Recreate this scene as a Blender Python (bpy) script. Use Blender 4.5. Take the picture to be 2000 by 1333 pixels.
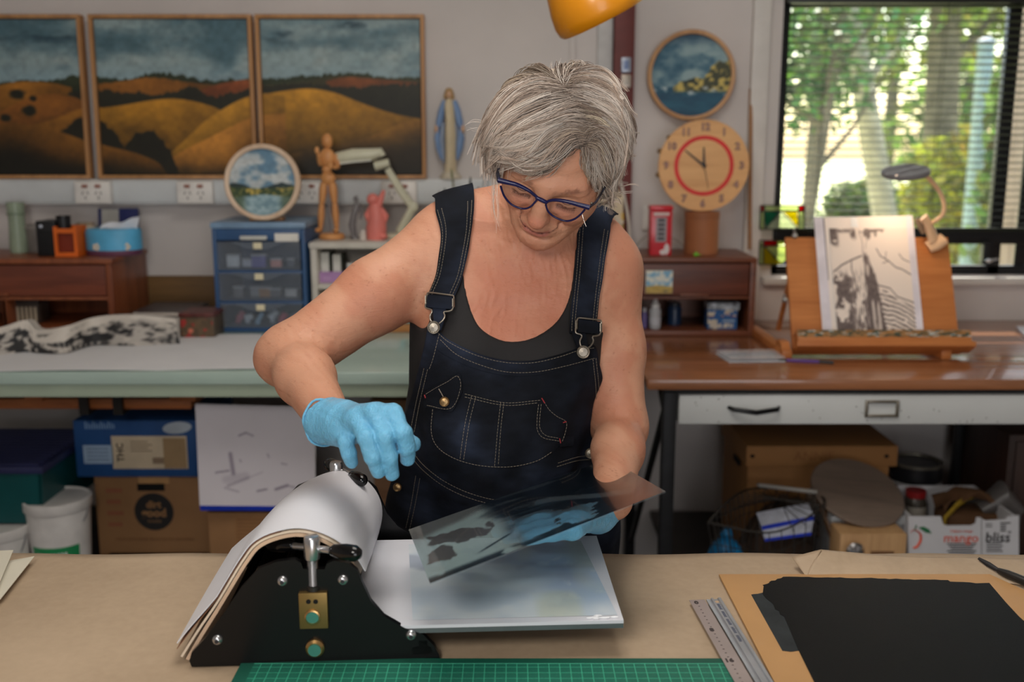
import bpy, bmesh, math, random
import numpy as np
from mathutils import Vector, Matrix
random.seed(7); RNG = np.random.default_rng(7)
for _o in list(bpy.data.objects): bpy.data.objects.remove(_o)
SC = bpy.context.scene; COL = SC.collection
R = math.radians
# ------------------------------------------------------------------ camera
PITCH = R(11.0); CAMZ = 1.42; F = 1944.0
CP, SP = math.cos(PITCH), math.sin(PITCH)
cam = bpy.data.objects.new('camera', bpy.data.cameras.new('camera')); COL.objects.link(cam)
cam.data.sensor_width = 36; cam.data.lens = F * 36 / 2000
cam.location = (0, 0, CAMZ); cam.rotation_euler = (R(90) - PITCH, 0, 0)
cam.data.clip_start = .05
cam.data.dof.use_dof = True; cam.data.dof.focus_distance = 1.40; cam.data.dof.aperture_fstop = 3.4
SC.camera = cam
# ------------------------------------------------------------------ view + light
SC.view_settings.view_transform = 'Standard'; SC.view_settings.look = 'None'
SC.view_settings.gamma = 1; SC.view_settings.use_curve_mapping = False
SC.view_settings.exposure = 0.0
def srgb(c):
    return tuple((v/255/12.92 if v/255 <= .04045 else ((v/255+.055)/1.055)**2.4) for v in c)
world = bpy.data.worlds.new('world'); SC.world = world; world.use_nodes = True
_n = world.node_tree.nodes; _l = world.node_tree.links
_sky = _n.new('ShaderNodeTexSky'); _sky.sky_type = 'NISHITA'; _sky.sun_disc = False
_sky.sun_elevation = R(52); _sky.sun_rotation = R(20); _sky.air_density = 1.3; _sky.dust_density = 2.5
_bg = _n['Background']; _bg.inputs['Strength'].default_value = .65
_l.new(_sky.outputs[0], _bg.inputs[0])
def lamp(name, kind, loc, energy, col=(1, 1, 1), aim=None, size=None, size_y=None, angle=None, spread=None):
    d = bpy.data.lights.new(name, kind); d.energy = energy; d.color = col
    if kind == 'AREA':
        d.shape = 'RECTANGLE'; d.size = size; d.size_y = size_y or size
        if spread: d.spread = spread
    if kind == 'SUN' and angle: d.angle = angle
    o = bpy.data.objects.new(name, d); COL.objects.link(o); o.location = loc
    if aim is not None:
        o.rotation_euler = (Vector(aim) - Vector(loc)).to_track_quat('-Z', 'Y').to_euler()
    return o
lamp('sun', 'SUN', (1.4, 8, 4.77), 10.0, (1, .93, .80), aim=(1.55, 3.3, 1.35), angle=R(.6))
# overhead key above the printing table, then unseen fill lights added around the room
lamp('overhead_key', 'AREA', (.0, 1.35, 2.50), 13, (1, .95, .88), aim=(.0, 1.42, 1.0), size=.8, size_y=.8)  # unseen overhead key set from the shadows, no roof opening built
lamp('front_key', 'AREA', (-.40, .0, 1.80), 9.5, (1, .94, .87), aim=(.05, 1.5, 1.2), size=.4, size_y=.4)  # unseen soft light added left of the camera to light the face
lamp('front_fill', 'AREA', (.6, -2.3, 1.15), 34, (.96, .97, 1.0), aim=(.1, 1.6, 1.1), size=1.5, size_y=1.5)  # fill added behind the camera for the face; the wall there is solid
lamp('bench_fill', 'AREA', (.2, 2.2, 2.5), 1.2, (1, .95, .9), aim=(.2, 2.8, 0), size=1.4, size_y=.5)  # weak fill added under the ceiling over the benches, no fitting built
# ------------------------------------------------------------------ pixel -> world helpers
def P(px, py, Z):
    X = (px - 1000) / F * Z; U = (666.5 - py) / F * Z
    return Vector((X, Z*CP + U*SP, CAMZ - Z*SP + U*CP))
def PY(px, py, Y): return P(px, py, Y / (CP + (666.5 - py) / F * SP))
def PZ(px, py, z): return P(px, py, (z - CAMZ) / (-SP + (666.5 - py) / F * CP))
def PPL(px, py, p0, n):
    d = P(px, py, 1.0) - Vector((0, 0, CAMZ))
    t = (Vector(p0) - Vector((0, 0, CAMZ))).dot(n) / d.dot(n)
    return Vector((0, 0, CAMZ)) + d * t
# ------------------------------------------------------------------ materials
_mats = {}
def newmat(name):
    m = bpy.data.materials.new(name); m.use_nodes = True
    nt = m.node_tree
    return m, nt, nt.nodes['Principled BSDF']
def _coords(nt, scale=(1, 1, 1), kind='Object'):
    tc = nt.nodes.new('ShaderNodeTexCoord'); mp = nt.nodes.new('ShaderNodeMapping')
    mp.inputs['Scale'].default_value = scale
    nt.links.new(tc.outputs[kind], mp.inputs[0]); return mp.outputs[0]
def _noise(nt, vec, scale, detail=4, rough=.55, dist=0):
    t = nt.nodes.new('ShaderNodeTexNoise'); t.inputs['Scale'].default_value = scale
    t.inputs['Detail'].default_value = detail; t.inputs['Roughness'].default_value = rough
    t.inputs['Distortion'].default_value = dist
    nt.links.new(vec, t.inputs['Vector']); return t.outputs['Fac']
def _ramp(nt, fac, stops):
    r = nt.nodes.new('ShaderNodeValToRGB'); e = r.color_ramp.elements
    e[0].position, e[0].color = stops[0][0], (*stops[0][1], 1)
    e[1].position, e[1].color = stops[-1][0], (*stops[-1][1], 1)
    for p, c in stops[1:-1]:
        k = e.new(p); k.color = (*c, 1)
    nt.links.new(fac, r.inputs[0]); return r.outputs[0]
def _bump(nt, b, h, strength, dist=.002):
    n = nt.nodes.new('ShaderNodeBump'); n.inputs['Strength'].default_value = strength
    n.inputs['Distance'].default_value = dist
    nt.links.new(h, n.inputs['Height']); nt.links.new(n.outputs[0], b.inputs['Normal'])
def M(name, col, rough=.5, metal=0., var=.06, scale=12., bump=0., bscale=250., coat=0., spec=.5, stretch=(1, 1, 1), trans=0., ior=1.45, sheen=0.):
    """Plain procedural material: a colour with gentle noise variation and optional fine relief."""
    if name in _mats: return _mats[name]
    m, nt, b = newmat(name); c = srgb(col)
    v = _coords(nt, stretch)
    f = _noise(nt, v, scale)
    lo = tuple(max(0, x*(1-var*2.2)) for x in c); hi = tuple(min(1, x*(1+var*2.2)) for x in c)
    nt.links.new(_ramp(nt, f, [(.3, lo), (.7, hi)]), b.inputs['Base Color'])
    b.inputs['Roughness'].default_value = rough; b.inputs['Metallic'].default_value = metal
    b.inputs['Coat Weight'].default_value = coat; b.inputs['Coat Roughness'].default_value = .12
    b.inputs['Specular IOR Level'].default_value = spec
    b.inputs['Transmission Weight'].default_value = trans; b.inputs['IOR'].default_value = ior
    if sheen: b.inputs['Sheen Weight'].default_value = sheen
    if bump: _bump(nt, b, _noise(nt, v, bscale, 3), bump)
    _mats[name] = m; return m
def WOOD(name, c1, c2, rough=.45, axis=0, scale=5., coat=0.):
    if name in _mats: return _mats[name]
    m, nt, b = newmat(name)
    s = [9., 9., 9.]; s[axis] = .7
    v = _coords(nt, tuple(s)); f = _noise(nt, v, scale, 6, .6, .6)
    f2 = _noise(nt, v, scale*7, 3, .5, .2)
    mx = nt.nodes.new('ShaderNodeMath'); mx.operation = 'MULTIPLY_ADD'; mx.inputs[1].default_value = .35
    nt.links.new(f2, mx.inputs[0]); nt.links.new(f, mx.inputs[2])
    nt.links.new(_ramp(nt, mx.outputs[0], [(.42, srgb(c2)), (.85, srgb(c1))]), b.inputs['Base Color'])
    b.inputs['Roughness'].default_value = rough; b.inputs['Coat Weight'].default_value = coat
    _bump(nt, b, f2, .15, .001)
    _mats[name] = m; return m
def PAINT(name, rough=.55, bump=.0, spec=.4, coat=0., bscale=300., sheen=0., sss=0.):
    """Material whose colour comes from the painted colour attribute 'Col' (pigment on the surface)."""
    if name in _mats: return _mats[name]
    m, nt, b = newmat(name)
    a = nt.nodes.new('ShaderNodeAttribute'); a.attribute_name = 'Col'
    nt.links.new(a.outputs['Color'], b.inputs['Base Color'])
    b.inputs['Roughness'].default_value = rough; b.inputs['Specular IOR Level'].default_value = spec
    b.inputs['Coat Weight'].default_value = coat
    if sheen: b.inputs['Sheen Weight'].default_value = sheen
    if sss:
        b.inputs['Subsurface Weight'].default_value = sss; b.inputs['Subsurface Radius'].default_value = (.9, .35, .2)
        b.inputs['Subsurface Scale'].default_value = .006
    if bump: _bump(nt, b, _noise(nt, _coords(nt), bscale, 4), bump, .001)
    _mats[name] = m; return m
def CLEAR(name, tint=(.9, .93, .95), alpha=.25, rough=.12, gloss=True):
    """Thin clear plastic or glass: mostly see-through with a glossy skin."""
    if name in _mats: return _mats[name]
    m, nt, b = newmat(name)
    b.inputs['Base Color'].default_value = (*tint, 1); b.inputs['Roughness'].default_value = rough
    t = nt.nodes.new('ShaderNodeBsdfTransparent'); t.inputs[0].default_value = (*[.6+.4*x for x in tint], 1)
    mix = nt.nodes.new('ShaderNodeMixShader'); mix.inputs[0].default_value = alpha
    nt.links.new(t.outputs[0], mix.inputs[1]); nt.links.new(b.outputs[0], mix.inputs[2])
    nt.links.new(mix.outputs[0], nt.nodes['Material Output'].inputs[0])
    _mats[name] = m; return m
# ------------------------------------------------------------------ mesh builder
class MB:
    def __init__(s, xf=None): s.v = []; s.f = []; s.m = []; s.xf = xf or Matrix.Identity(4); s.mi = 0
    def add(s, vs, fs):
        o = len(s.v); s.v += [s.xf @ Vector(p) for p in vs]
        s.f += [tuple(i+o for i in f) for f in fs]; s.m += [s.mi]*len(fs); return s
    def box(s, lo, hi, bev=0., rot=None):
        lo, hi = Vector(lo), Vector(hi)
        lo, hi = Vector(map(min, lo, hi)), Vector(map(max, lo, hi))
        c = (lo+hi)/2; h = (hi-lo)/2
        bm = bmesh.new(); bmesh.ops.create_cube(bm, size=2)
        for v in bm.verts: v.co = Vector((v.co.x*h.x, v.co.y*h.y, v.co.z*h.z))
        if bev > 0:
            bmesh.ops.bevel(bm, geom=list(bm.edges), offset=min(bev, .49*2*min(h)), segments=2, profile=.6, affect='EDGES')
        bm.verts.index_update()
        vs = [(rot @ v.co if rot else v.co) + c for v in bm.verts]
        fs = [tuple(v.index for v in f.verts) for f in bm.faces]; bm.free()
        return s.add(vs, fs)
    def tube(s, pts, r, n=10, caps=True, flat=None):
        """Tube along points; r a number or one per point; flat scales the second cross axis."""
        pts = [Vector(p) for p in pts]; k = len(pts)
        rs = list(r) if hasattr(r, '__len__') else [r]*k
        vs = []; fs = []; t0 = (pts[1]-pts[0]).normalized()
        a = t0.orthogonal().normalized()
        for i, p in enumerate(pts):
            t = (pts[min(i+1, k-1)] - pts[max(i-1, 0)]).normalized()
            a = (a - t*a.dot(t)); a = a.normalized() if a.length > 1e-6 else t.orthogonal().normalized()
            b = t.cross(a)
            for j in range(n):
                q = 2*math.pi*j/n
                vs.append(p + a*(math.cos(q)*rs[i]) + b*(math.sin(q)*rs[i]*(flat or 1)))
        for i in range(k-1):
            for j in range(n):
                fs.append((i*n+j, i*n+(j+1) % n, (i+1)*n+(j+1) % n, (i+1)*n+j))
        if caps: fs += [tuple(range(n))[::-1], tuple(range((k-1)*n, k*n))]
        return s.add(vs, fs)
    def cyl(s, a, b, r, r2=None, n=24): return s.tube([a, b], [r, r if r2 is None else r2], n)
    def lathe(s, prof, n=28, axis=Matrix.Identity(4)):
        """prof: (radius, height) about local Z, placed by axis."""
        vs = []; fs = []; k = len(prof)
        for r, z in prof:
            for j in range(n):
                q = 2*math.pi*j/n; vs.append(axis @ Vector((r*math.cos(q), r*math.sin(q), z)))
        for i in range(k-1):
            for j in range(n): fs.append((i*n+j, i*n+(j+1) % n, (i+1)*n+(j+1) % n, (i+1)*n+j))
        return s.add(vs, fs)
    def ball(s, c, r, n=16, rot=None):
        r = Vector((r, r, r)) if not hasattr(r, '__len__') else Vector(r); c = Vector(c)
        vs = []; fs = []; m = n//2
        for i in range(m+1):
            th = math.pi*i/m
            for j in range(n):
                q = 2*math.pi*j/n
                p = Vector((r.x*math.sin(th)*math.cos(q), r.y*math.sin(th)*math.sin(q), r.z*math.cos(th)))
                vs.append(c + (rot @ p if rot else p))
        for i in range(m):
            for j in range(n): fs.append((i*n+j, (i+1)*n+j, (i+1)*n+(j+1) % n, i*n+(j+1) % n))
        return s.add(vs, fs)
    def prism(s, poly, d, flip=False):
        """Closed polygon of 3-D points pushed along vector d."""
        d = Vector(d); k = len(poly); poly = [Vector(p) for p in poly]
        vs = poly + [p + d for p in poly]
        fs = [tuple(range(k))[::-1], tuple(range(k, 2*k))]
        fs += [(i, (i+1) % k, (i+1) % k + k, i + k) for i in range(k)]
        return s.add(vs, fs)
    def sheet(s, grid, thick=0.):
        """grid[i][j] of points; optional thickness along averaged normals."""
        a = np.array([[tuple(p) for p in row] for row in grid], float); I, J = a.shape[:2]
        idx = lambda i, j: i*J+j
        q = [(idx(i, j), idx(i, j+1), idx(i+1, j+1), idx(i+1, j)) for i in range(I-1) for j in range(J-1)]
        if not thick: return s.add(a.reshape(-1, 3), q)
        gi = np.gradient(a, axis=0); gj = np.gradient(a, axis=1)
        nn = np.cross(gi, gj); nn /= np.linalg.norm(nn, axis=2, keepdims=True) + 1e-12
        b = a + nn*thick; N = I*J
        vs = np.concatenate([a.reshape(-1, 3), b.reshape(-1, 3)])
        fs = [f[::-1] for f in q] + [tuple(x+N for x in f) for f in q]
        rim = [idx(0, j) for j in range(J)] + [idx(i, J-1) for i in range(1, I)] + [idx(I-1, j) for j in range(J-2, -1, -1)] + [idx(i, 0) for i in range(I-2, 0, -1)]
        fs += [(rim[k], rim[(k+1) % len(rim)], rim[(k+1) % len(rim)]+N, rim[k]+N) for k in range(len(rim))]
        return s.add(vs, fs)
BASE = {}
def link_mesh(name, me, mat, parent=None, smooth=True, angle=38):
    base = BASE[parent.name] if parent else Vector((0, 0, 0))
    if base.length: me.transform(Matrix.Translation(-base))
    for mm in (mat if isinstance(mat, (list, tuple)) else [mat]): me.materials.append(mm)
    me.name = name
    if smooth:
        me.polygons.foreach_set('use_smooth', [True]*len(me.polygons))
        if angle: me.set_sharp_from_angle(angle=R(angle))
    o = bpy.data.objects.new(name, me); COL.objects.link(o)
    if parent: o.parent = parent
    BASE[o.name] = base.copy(); return o
def obj(name, mb, mat, parent=None, smooth=True, angle=38, label=None):
    me = bpy.data.meshes.new(name); me.from_pydata([tuple(v) for v in mb.v], [], mb.f)
    if isinstance(mat, (list, tuple)): me.polygons.foreach_set('material_index', mb.m)
    bm = bmesh.new(); bm.from_mesh(me); bmesh.ops.recalc_face_normals(bm, faces=bm.faces); bm.to_mesh(me); bm.free()
    o = link_mesh(name, me, mat, parent, smooth, angle)
    if label: o['label'] = label
    return o
def T(name, label, cat, loc, group=None):
    o = bpy.data.objects.new(name, None); COL.objects.link(o); o.location = loc
    o.empty_display_size = .05; BASE[o.name] = Vector(loc)
    o['label'] = label; o['category'] = cat
    if group: o['group'] = group
    return o
def tag(o, label, cat, group=None, kind=None):
    o['label'] = label; o['category'] = cat
    if group: o['group'] = group
    if kind: o['kind'] = kind
    return o
def struct(o): o['kind'] = 'structure'; return o
def stuff(o): o['kind'] = 'stuff'; return o
def setcol(me, cols):
    a = me.color_attributes.new('Col', 'FLOAT_COLOR', 'POINT')
    c = np.ones((len(me.vertices), 4), np.float32); c[:, :3] = cols
    a.data.foreach_set('color', c.ravel())
def lin(a):
    a = np.asarray(a, float)/255; return np.where(a <= .04045, a/12.92, ((a+.055)/1.055)**2.4)
def npmesh(name, v, quads):
    me = bpy.data.meshes.new(name); v = np.asarray(v, np.float32); q = np.asarray(quads, np.int32); k = q.shape[1]
    me.vertices.add(len(v)); me.vertices.foreach_set('co', v.ravel())
    me.loops.add(q.size); me.loops.foreach_set('vertex_index', q.ravel())
    me.polygons.add(len(q)); me.polygons.foreach_set('loop_start', np.arange(0, q.size, k, dtype=np.int32))
    me.update(calc_edges=True); me.validate(); return me
def painted(name, o, u, v, nx, ny, fn, mat, parent=None, mask=None, disp=None):
    """Flat picture surface: origin o, edge vectors u, v; fn(U, V) -> sRGB 0-255; mask keeps cells."""
    o, u, v = (np.array(tuple(x), float) for x in (o, u, v))
    U, V = np.meshgrid(np.linspace(0, 1, nx), np.linspace(0, 1, ny), indexing='ij')
    pts = o + U[..., None]*u + V[..., None]*v
    if disp is not None: pts = pts + disp(U, V)
    ii = np.arange(nx*ny).reshape(nx, ny)
    q = np.stack([ii[:-1, :-1], ii[1:, :-1], ii[1:, 1:], ii[:-1, 1:]], -1).reshape(-1, 4)
    me = npmesh(name, pts.reshape(-1, 3), q)
    setcol(me, lin(fn(U, V).reshape(-1, 3)))
    return link_mesh(name, me, mat, parent, True, None)
def painted_disc(name, c, u, v, n, fn, mat, parent=None):
    """Round picture: centre c, radius vectors u, v; concentric rings."""
    c, u, v = (np.array(tuple(x), float) for x in (c, u, v))
    m = n*3; r = np.linspace(0, 1, n)[:, None]; a = np.linspace(0, 2*np.pi, m, endpoint=False)[None]
    U = r*np.cos(a); V = r*np.sin(a)
    pts = c + U[..., None]*u + V[..., None]*v
    ii = np.arange(n*m).reshape(n, m); jj = np.roll(ii, -1, 1)
    q = np.stack([ii[:-1], ii[1:], jj[1:], jj[:-1]], -1).reshape(-1, 4)
    me = npmesh(name, pts.reshape(-1, 3), q); setcol(me, lin(fn((U+1)/2, (V+1)/2).reshape(-1, 3)))
    return link_mesh(name, me, mat, parent, True, None)
def vnoise(x, y, seed=0):
    x = np.asarray(x, float); y = np.asarray(y, float)
    xi = np.floor(x).astype(np.int64); yi = np.floor(y).astype(np.int64); fx = x-xi; fy = y-yi
    def h(a, b):
        n = (a*374761393 + b*668265263 + seed*974711) & 0x7fffffff
        n = ((n ^ (n >> 13))*1274126177) & 0x7fffffff
        return ((n ^ (n >> 16)) & 0xffff)/65535.
    sx = fx*fx*(3-2*fx); sy = fy*fy*(3-2*fy)
    return (h(xi, yi)*(1-sx)+h(xi+1, yi)*sx)*(1-sy) + (h(xi, yi+1)*(1-sx)+h(xi+1, yi+1)*sx)*sy
def fbm(x, y, o=4, seed=0):
    s = 0; a = .5; t = 0
    for i in range(o): s = s + a*vnoise(x*2**i, y*2**i, seed+i*17); t += a; a *= .5
    return s/t
def mixc(a, b, t):
    t = np.clip(np.asarray(t, float), 0, 1)[..., None]; return np.asarray(a, float)*(1-t)+np.asarray(b, float)*t
def smooth(e0, e1, x):
    t = np.clip((np.asarray(x, float)-e0)/(e1-e0), 0, 1); return t*t*(3-2*t)
FONT = None
def text(name, s, size, loc, rot, mat, parent, align='CENTER', depth=.0004, sx=1., bold=0.):
    c = bpy.data.curves.new(name, 'FONT'); c.body = s; c.size = size; c.align_x = align; c.align_y = 'CENTER'
    c.extrude = depth; c.resolution_u = 2; c.offset = bold
    t = bpy.data.objects.new(name, c); COL.objects.link(t)
    dg = bpy.context.evaluated_depsgraph_get(); me = bpy.data.meshes.new_from_object(t.evaluated_get(dg))
    bpy.data.objects.remove(t)
    me.transform(Matrix.Translation(loc) @ rot.to_4x4() @ Matrix.Diagonal((sx, 1, 1, 1)))
    return link_mesh(name, me, mat, parent, False)
FACE = Matrix.Rotation(R(90), 3, 'X')       # text facing the camera side (-Y)
def spline(pts, n):
    """Catmull-Rom through points, n samples."""
    p = np.array([tuple(q) for q in pts], float); k = len(p)
    p = np.vstack([2*p[0]-p[1], p, 2*p[-1]-p[-2]]); out = []
    for t in np.linspace(0, k-1-1e-9, n):
        i = int(t); f = t-i; a, b, c, d = p[i:i+4]
        out.append(.5*((2*b)+(c-a)*f+(2*a-5*b+4*c-d)*f*f+(3*b-a-3*c+d)*f**3))
    return [Vector(q) if len(q) == 3 else tuple(q) for q in out]
# ================================================================== room shell
WY = 3.31                                   # back wall plane
wallm = M('wall_paint', (208, 201, 197), .75, var=.03, scale=2.5, bump=.06, bscale=120)
whitep = M('white_trim_paint', (216, 212, 206), .5, var=.03)
def sbox(name, lo, hi, mat, parent=None, bev=0.):
    return struct(obj(name, MB().box(lo, hi, bev), mat, parent))
struct(obj('floor', MB().box((-2.3, -2.6, -.05), (2.5, 3.5, 0)), M('concrete_floor', (96, 92, 88), .7, var=.12, scale=3)))
sbox('ceiling', (-2.3, -2.6, 2.6), (2.5, 3.5, 2.65), M('ceiling_paint', (225, 222, 216), .8))
sbox('wall_left', (-2.3, -2.6, 0), (-2.2, 3.5, 2.6), wallm)
sbox('wall_right', (2.4, -2.6, 0), (2.5, 3.5, 2.6), wallm)
sbox('wall_front', (-2.2, -2.6, 0), (2.4, -2.5, 2.6), wallm)
WX0, WX1, WZ0, WZ1 = .865, 2.12, 1.00, 1.90
mb = MB()
mb.box((-2.2, WY, 0), (WX0, WY+.12, 2.6)); mb.box((WX0, WY, 0), (WX1, WY+.12, WZ0)); mb.box((WX0, WY, WZ1), (WX1, WY+.12, 2.6)); mb.box((WX1, WY, 0), (2.4, WY+.12, 2.6))
struct(obj('wall_back', mb, wallm))
# red timber post with two steel plates, white batten to its left, white window jamb board
post = struct(obj('trim_1', MB().box((PY(1197, 100, WY).x, WY-.05, .9), (PY(1236, 100, WY).x, WY, 2.6), .004), M('red_oxide_paint', (104, 40, 34), .5, var=.1)))
for y0, y1, c in ((112, 142, (150, 156, 168)), (146, 172, (172, 160, 148))):
    a = PY(1213, y1, WY-.055); b = PY(1233, y0, WY-.055)
    st = MB().box((a.x, WY-.06, a.z), (b.x, WY-.048, b.z), .003)
    pl = struct(obj('latch_plate', st, M('latch_%d' % y0, c, .35, .7), post))
    sb_ = MB().box((a.x+.008, WY-.066, a.z+.01), (b.x-.008, WY-.058, b.z-.01), .002)
    struct(obj('latch_bolt', sb_, M('bolt_steel_%d' % y0, (110, 125, 160) if y0 == 112 else (180, 172, 160), .4, .3), pl))
sbox('trim_2', (PY(1166, 100, WY).x, WY-.022, .9), (PY(1194, 100, WY).x, WY, 2.6), M('grey_white_batten', (196, 194, 192), .6), bev=.003)
sbox('trim_3', (PY(1112, 100, WY).x, WY-.012, .9), (PY(1124, 100, WY).x, WY, 2.6), wallm, bev=.003)
sbox('trim_4', (PY(1466, 100, WY).x, WY-.03, .86), (PY(1492, 100, WY).x+.012, WY, 2.2), whitep, bev=.003)
# ------------------------------------------------------------------ window
win = bpy.data.objects.new('window_1', None); COL.objects.link(win); BASE['window_1'] = Vector((0, 0, 0)); win['kind'] = 'structure'
alu = M('black_aluminium', (24, 24, 26), .4, .2, var=.1)
za, zb = 1.103, 1.155                       # transom
fr = MB(); fy0, fy1 = WY+.03, WY+.06
for lo, hi in (((WX0, WZ1-.035), (WX1, WZ1)), ((WX0, WZ0), (WX1, WZ0+.030)), ((WX0, WZ0), (WX0+.03, WZ1)), ((WX1-.03, WZ0), (WX1, WZ1))):
    fr.box((lo[0], fy0, lo[1]), (hi[0], fy1, hi[1]), .003)
struct(obj('window_frame', fr, alu, win))
struct(obj('transom', MB().box((WX0, fy0-.012, za), (WX1, fy1, zb), .003), alu, win))
mx = PY(1958, 260, WY+.05).x
struct(obj('mullion', MB().box((mx-.021, fy0, WZ0), (mx+.021, fy1, WZ1), .003), alu, win))
m2 = PY(1990, 300, WY+.05).x
struct(obj('sash_stile', MB().box((mx+.075, fy0+.01, WZ0), (mx+.115, fy1-.01, WZ1), .003), alu, win))
gl = CLEAR('window_glass', (.9, .95, .93), .06, .02)
for lo, hi in (((WX0+.03, zb), (mx-.021, WZ1-.035)), ((mx+.021, zb), (WX1-.03, WZ1-.035)), ((WX0+.03, WZ0+.030), (mx-.021, za)), ((mx+.021, WZ0+.030), (WX1-.03, za))):
    struct(obj('pane', MB().box((lo[0], WY+.045, lo[1]), (hi[0], WY+.049, hi[1])), gl, win, False))
hp = PY(1928, 505, WY)
hb = MB().box((hp.x-.014, fy0-.03, hp.z-.02), (hp.x+.014, fy0, za+.01), .003)
hd = struct(obj('window_handle', hb, alu, win))
k = MB().ball((hp.x+.004, fy0-.036, hp.z-.006), (.013, .01, .009)); k.tube([(hp.x+.004, fy0-.036, hp.z-.006), (hp.x+.03, fy0-.042, hp.z+.0)], .005, 8)
struct(obj('catch', k, M('chrome', (210, 210, 212), .15, 1.), hd))
sill = struct(obj('window_sill', MB().box((WX0-.03, WY-.030, WZ0-.028), (WX1+.03, WY+.05, WZ0-.004), .004), whitep, win))
# ------------------------------------------------------------------ venetian blind
blind = T('venetian_blind', 'dark venetian blind with thin open slats hanging in the window', 'blind', (1.45, WY-.02, zb))
slm = M('blind_slat_paint', (40, 44, 36), .6, 0, var=.05, spec=.2)
bz0, bz1 = PY(1700, 452, WY).z+.005, 1.868
obj('headrail', MB().box((WX0+.006, WY-.035, bz1), (WX1-.006, WY-.004, bz1+.028), .003), M('blind_rail', (20, 20, 20), .4), blind)
ns = 32; slme = None
for i in range(ns):
    z = bz0 + .02 + (bz1-bz0-.03)*i/(ns-1)
    if slme is None:
        prof = [(WY-.0325, .0004), (WY-.026, .0014), (WY-.02, .0012), (WY-.014, .0002), (WY-.0075, -.0018)]
        mb = MB().sheet([[(WX0+.012, y, dz) for y, dz in prof], [(WX1-.012, y, dz) for y, dz in prof]], .0006)
        so = obj('slat', mb, slm, blind, angle=None); slme = so.data; slbase = so.location.copy()
    else:
        so = bpy.data.objects.new('slat', slme); COL.objects.link(so); so.parent = blind; BASE[so.name] = BASE[blind.name]
    so.location = (0, 0, z)
obj('bottom_rail', MB().box((WX0+.012, WY-.034, bz0-.004), (WX1-.012, WY-.006, bz0+.008), .002), slm, blind)
for px in (1606, 1835):
    x = PY(px, 200, WY-.02).x
    c = MB()
    for y in (WY-.033, WY-.007): c.tube([(x, y, bz0), (x, y, bz1)], .0009, 5)
    obj('ladder_cord', c, slm, blind)
# ------------------------------------------------------------------ garden beyond the window
struct(obj('ground', MB().box((-20, 3.5, -.45), (60, 140, -.4)), M('lawn', (226, 222, 160), .9, var=.15, scale=1.2, bump=.4, bscale=30)))
bark1 = M('pale_bark', (176, 164, 142), .85, var=.16, scale=6, bump=.5, bscale=30)
bark2 = M('grey_bark', (112, 100, 84), .9, var=.16, scale=6, bump=.5, bscale=30)
def LEAF(name, col):
    m, nt, b = newmat(name); a = nt.nodes.new('ShaderNodeAttribute'); a.attribute_name = 'Col'
    mx_ = nt.nodes.new('ShaderNodeMixShader'); tr = nt.nodes.new('ShaderNodeBsdfTranslucent'); mx_.inputs[0].default_value = .45
    nt.links.new(a.outputs[0], b.inputs['Base Color']); nt.links.new(a.outputs[0], tr.inputs[0]); b.inputs['Roughness'].default_value = .45
    nt.links.new(b.outputs[0], mx_.inputs[1]); nt.links.new(tr.outputs[0], mx_.inputs[2]); nt.links.new(mx_.outputs[0], nt.nodes['Material Output'].inputs[0])
    return m
leafm = LEAF('leaf', None)
def foliage(name, blobs, n, size, col, parent, seed):
    g = np.random.default_rng(seed); vs = []; cols = []
    w = np.array([b[1][0]*b[1][1]*b[1][2] for b in blobs])**.66; w /= w.sum()
    for (c, r), k in zip(blobs, (w*n).astype(int)):
        d = g.normal(size=(k, 3)); d /= np.linalg.norm(d, axis=1, keepdims=True)
        p = np.array(c) + d*np.array(r)*(g.random((k, 1))**.35)
        a = g.normal(size=(k, 3)); a /= np.linalg.norm(a, axis=1, keepdims=True)
        b = np.cross(a, g.normal(size=(k, 3))); b /= np.linalg.norm(b, axis=1, keepdims=True)
        s = size*(.6+.8*g.random((k, 1)))
        quad = np.stack([p-a*s, p+b*s*.45, p+a*s, p-b*s*.45], 1); vs.append(quad.reshape(-1, 3))
        cc = np.array(col)*(.65+.7*g.random((k, 1))) + g.normal(size=(k, 3))*8
        cols.append(np.repeat(np.clip(cc, 5, 235), 4, 0))
    v = np.concatenate(vs); q = np.arange(len(v)).reshape(-1, 4)
    me = npmesh(name, v, q); setcol(me, lin(np.concatenate(cols)))
    return stuff(link_mesh(name, me, leafm, parent, False))
def tree(name, label, px, Y, r0, lean, h, bark, blobs, n, size, col, seed, cat='tree'):
    b = PZ(px, 500, 0); base = Vector(((px-1000)/F*(Y*1.0), Y, -.4))
    t = T(name, label, cat, base)
    pts = [base + Vector((lean*s*h, .05*math.sin(3*s+seed), s*h)) for s in (0, .15, .3, .5, .7, 1)]
    obj('trunk', MB().tube(pts, [r0*1.25, r0*1.05, r0, r0*.9, r0*.75, r0*.5], 12), bark, t)
    br = MB(); g = random.Random(seed)
    for i in range(5):
        s = .45+.1*i; p0 = base + Vector((lean*s*h, 0, s*h)); dx = (-1)**i*(.5+g.random()*.5)
        br.tube([p0, p0+Vector((dx*.5, .1, .35)), p0+Vector((dx, .1, .9))], [r0*.4, r0*.28, r0*.12], 8)
    obj('branch', br, bark, t)
    foliage('foliage', [((base.x+c[0], Y+c[1], c[2]), rr) for c, rr in blobs], n, size, col, t, seed)
    return t
tree('leaning_tree', 'pale trunked tree leaning left outside the window centre', 1786, 9.0, .105, -.245, 5.2, bark1,
     [((-1.5, .9, 3.0), (1.0, .6, .8)), ((-1.0, .9, 2.2), (.8, .5, .5)), ((-.3, .9, 3.4), (1.0, .6, .8))], 2600, .06, (100, 124, 52), 3)
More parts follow.
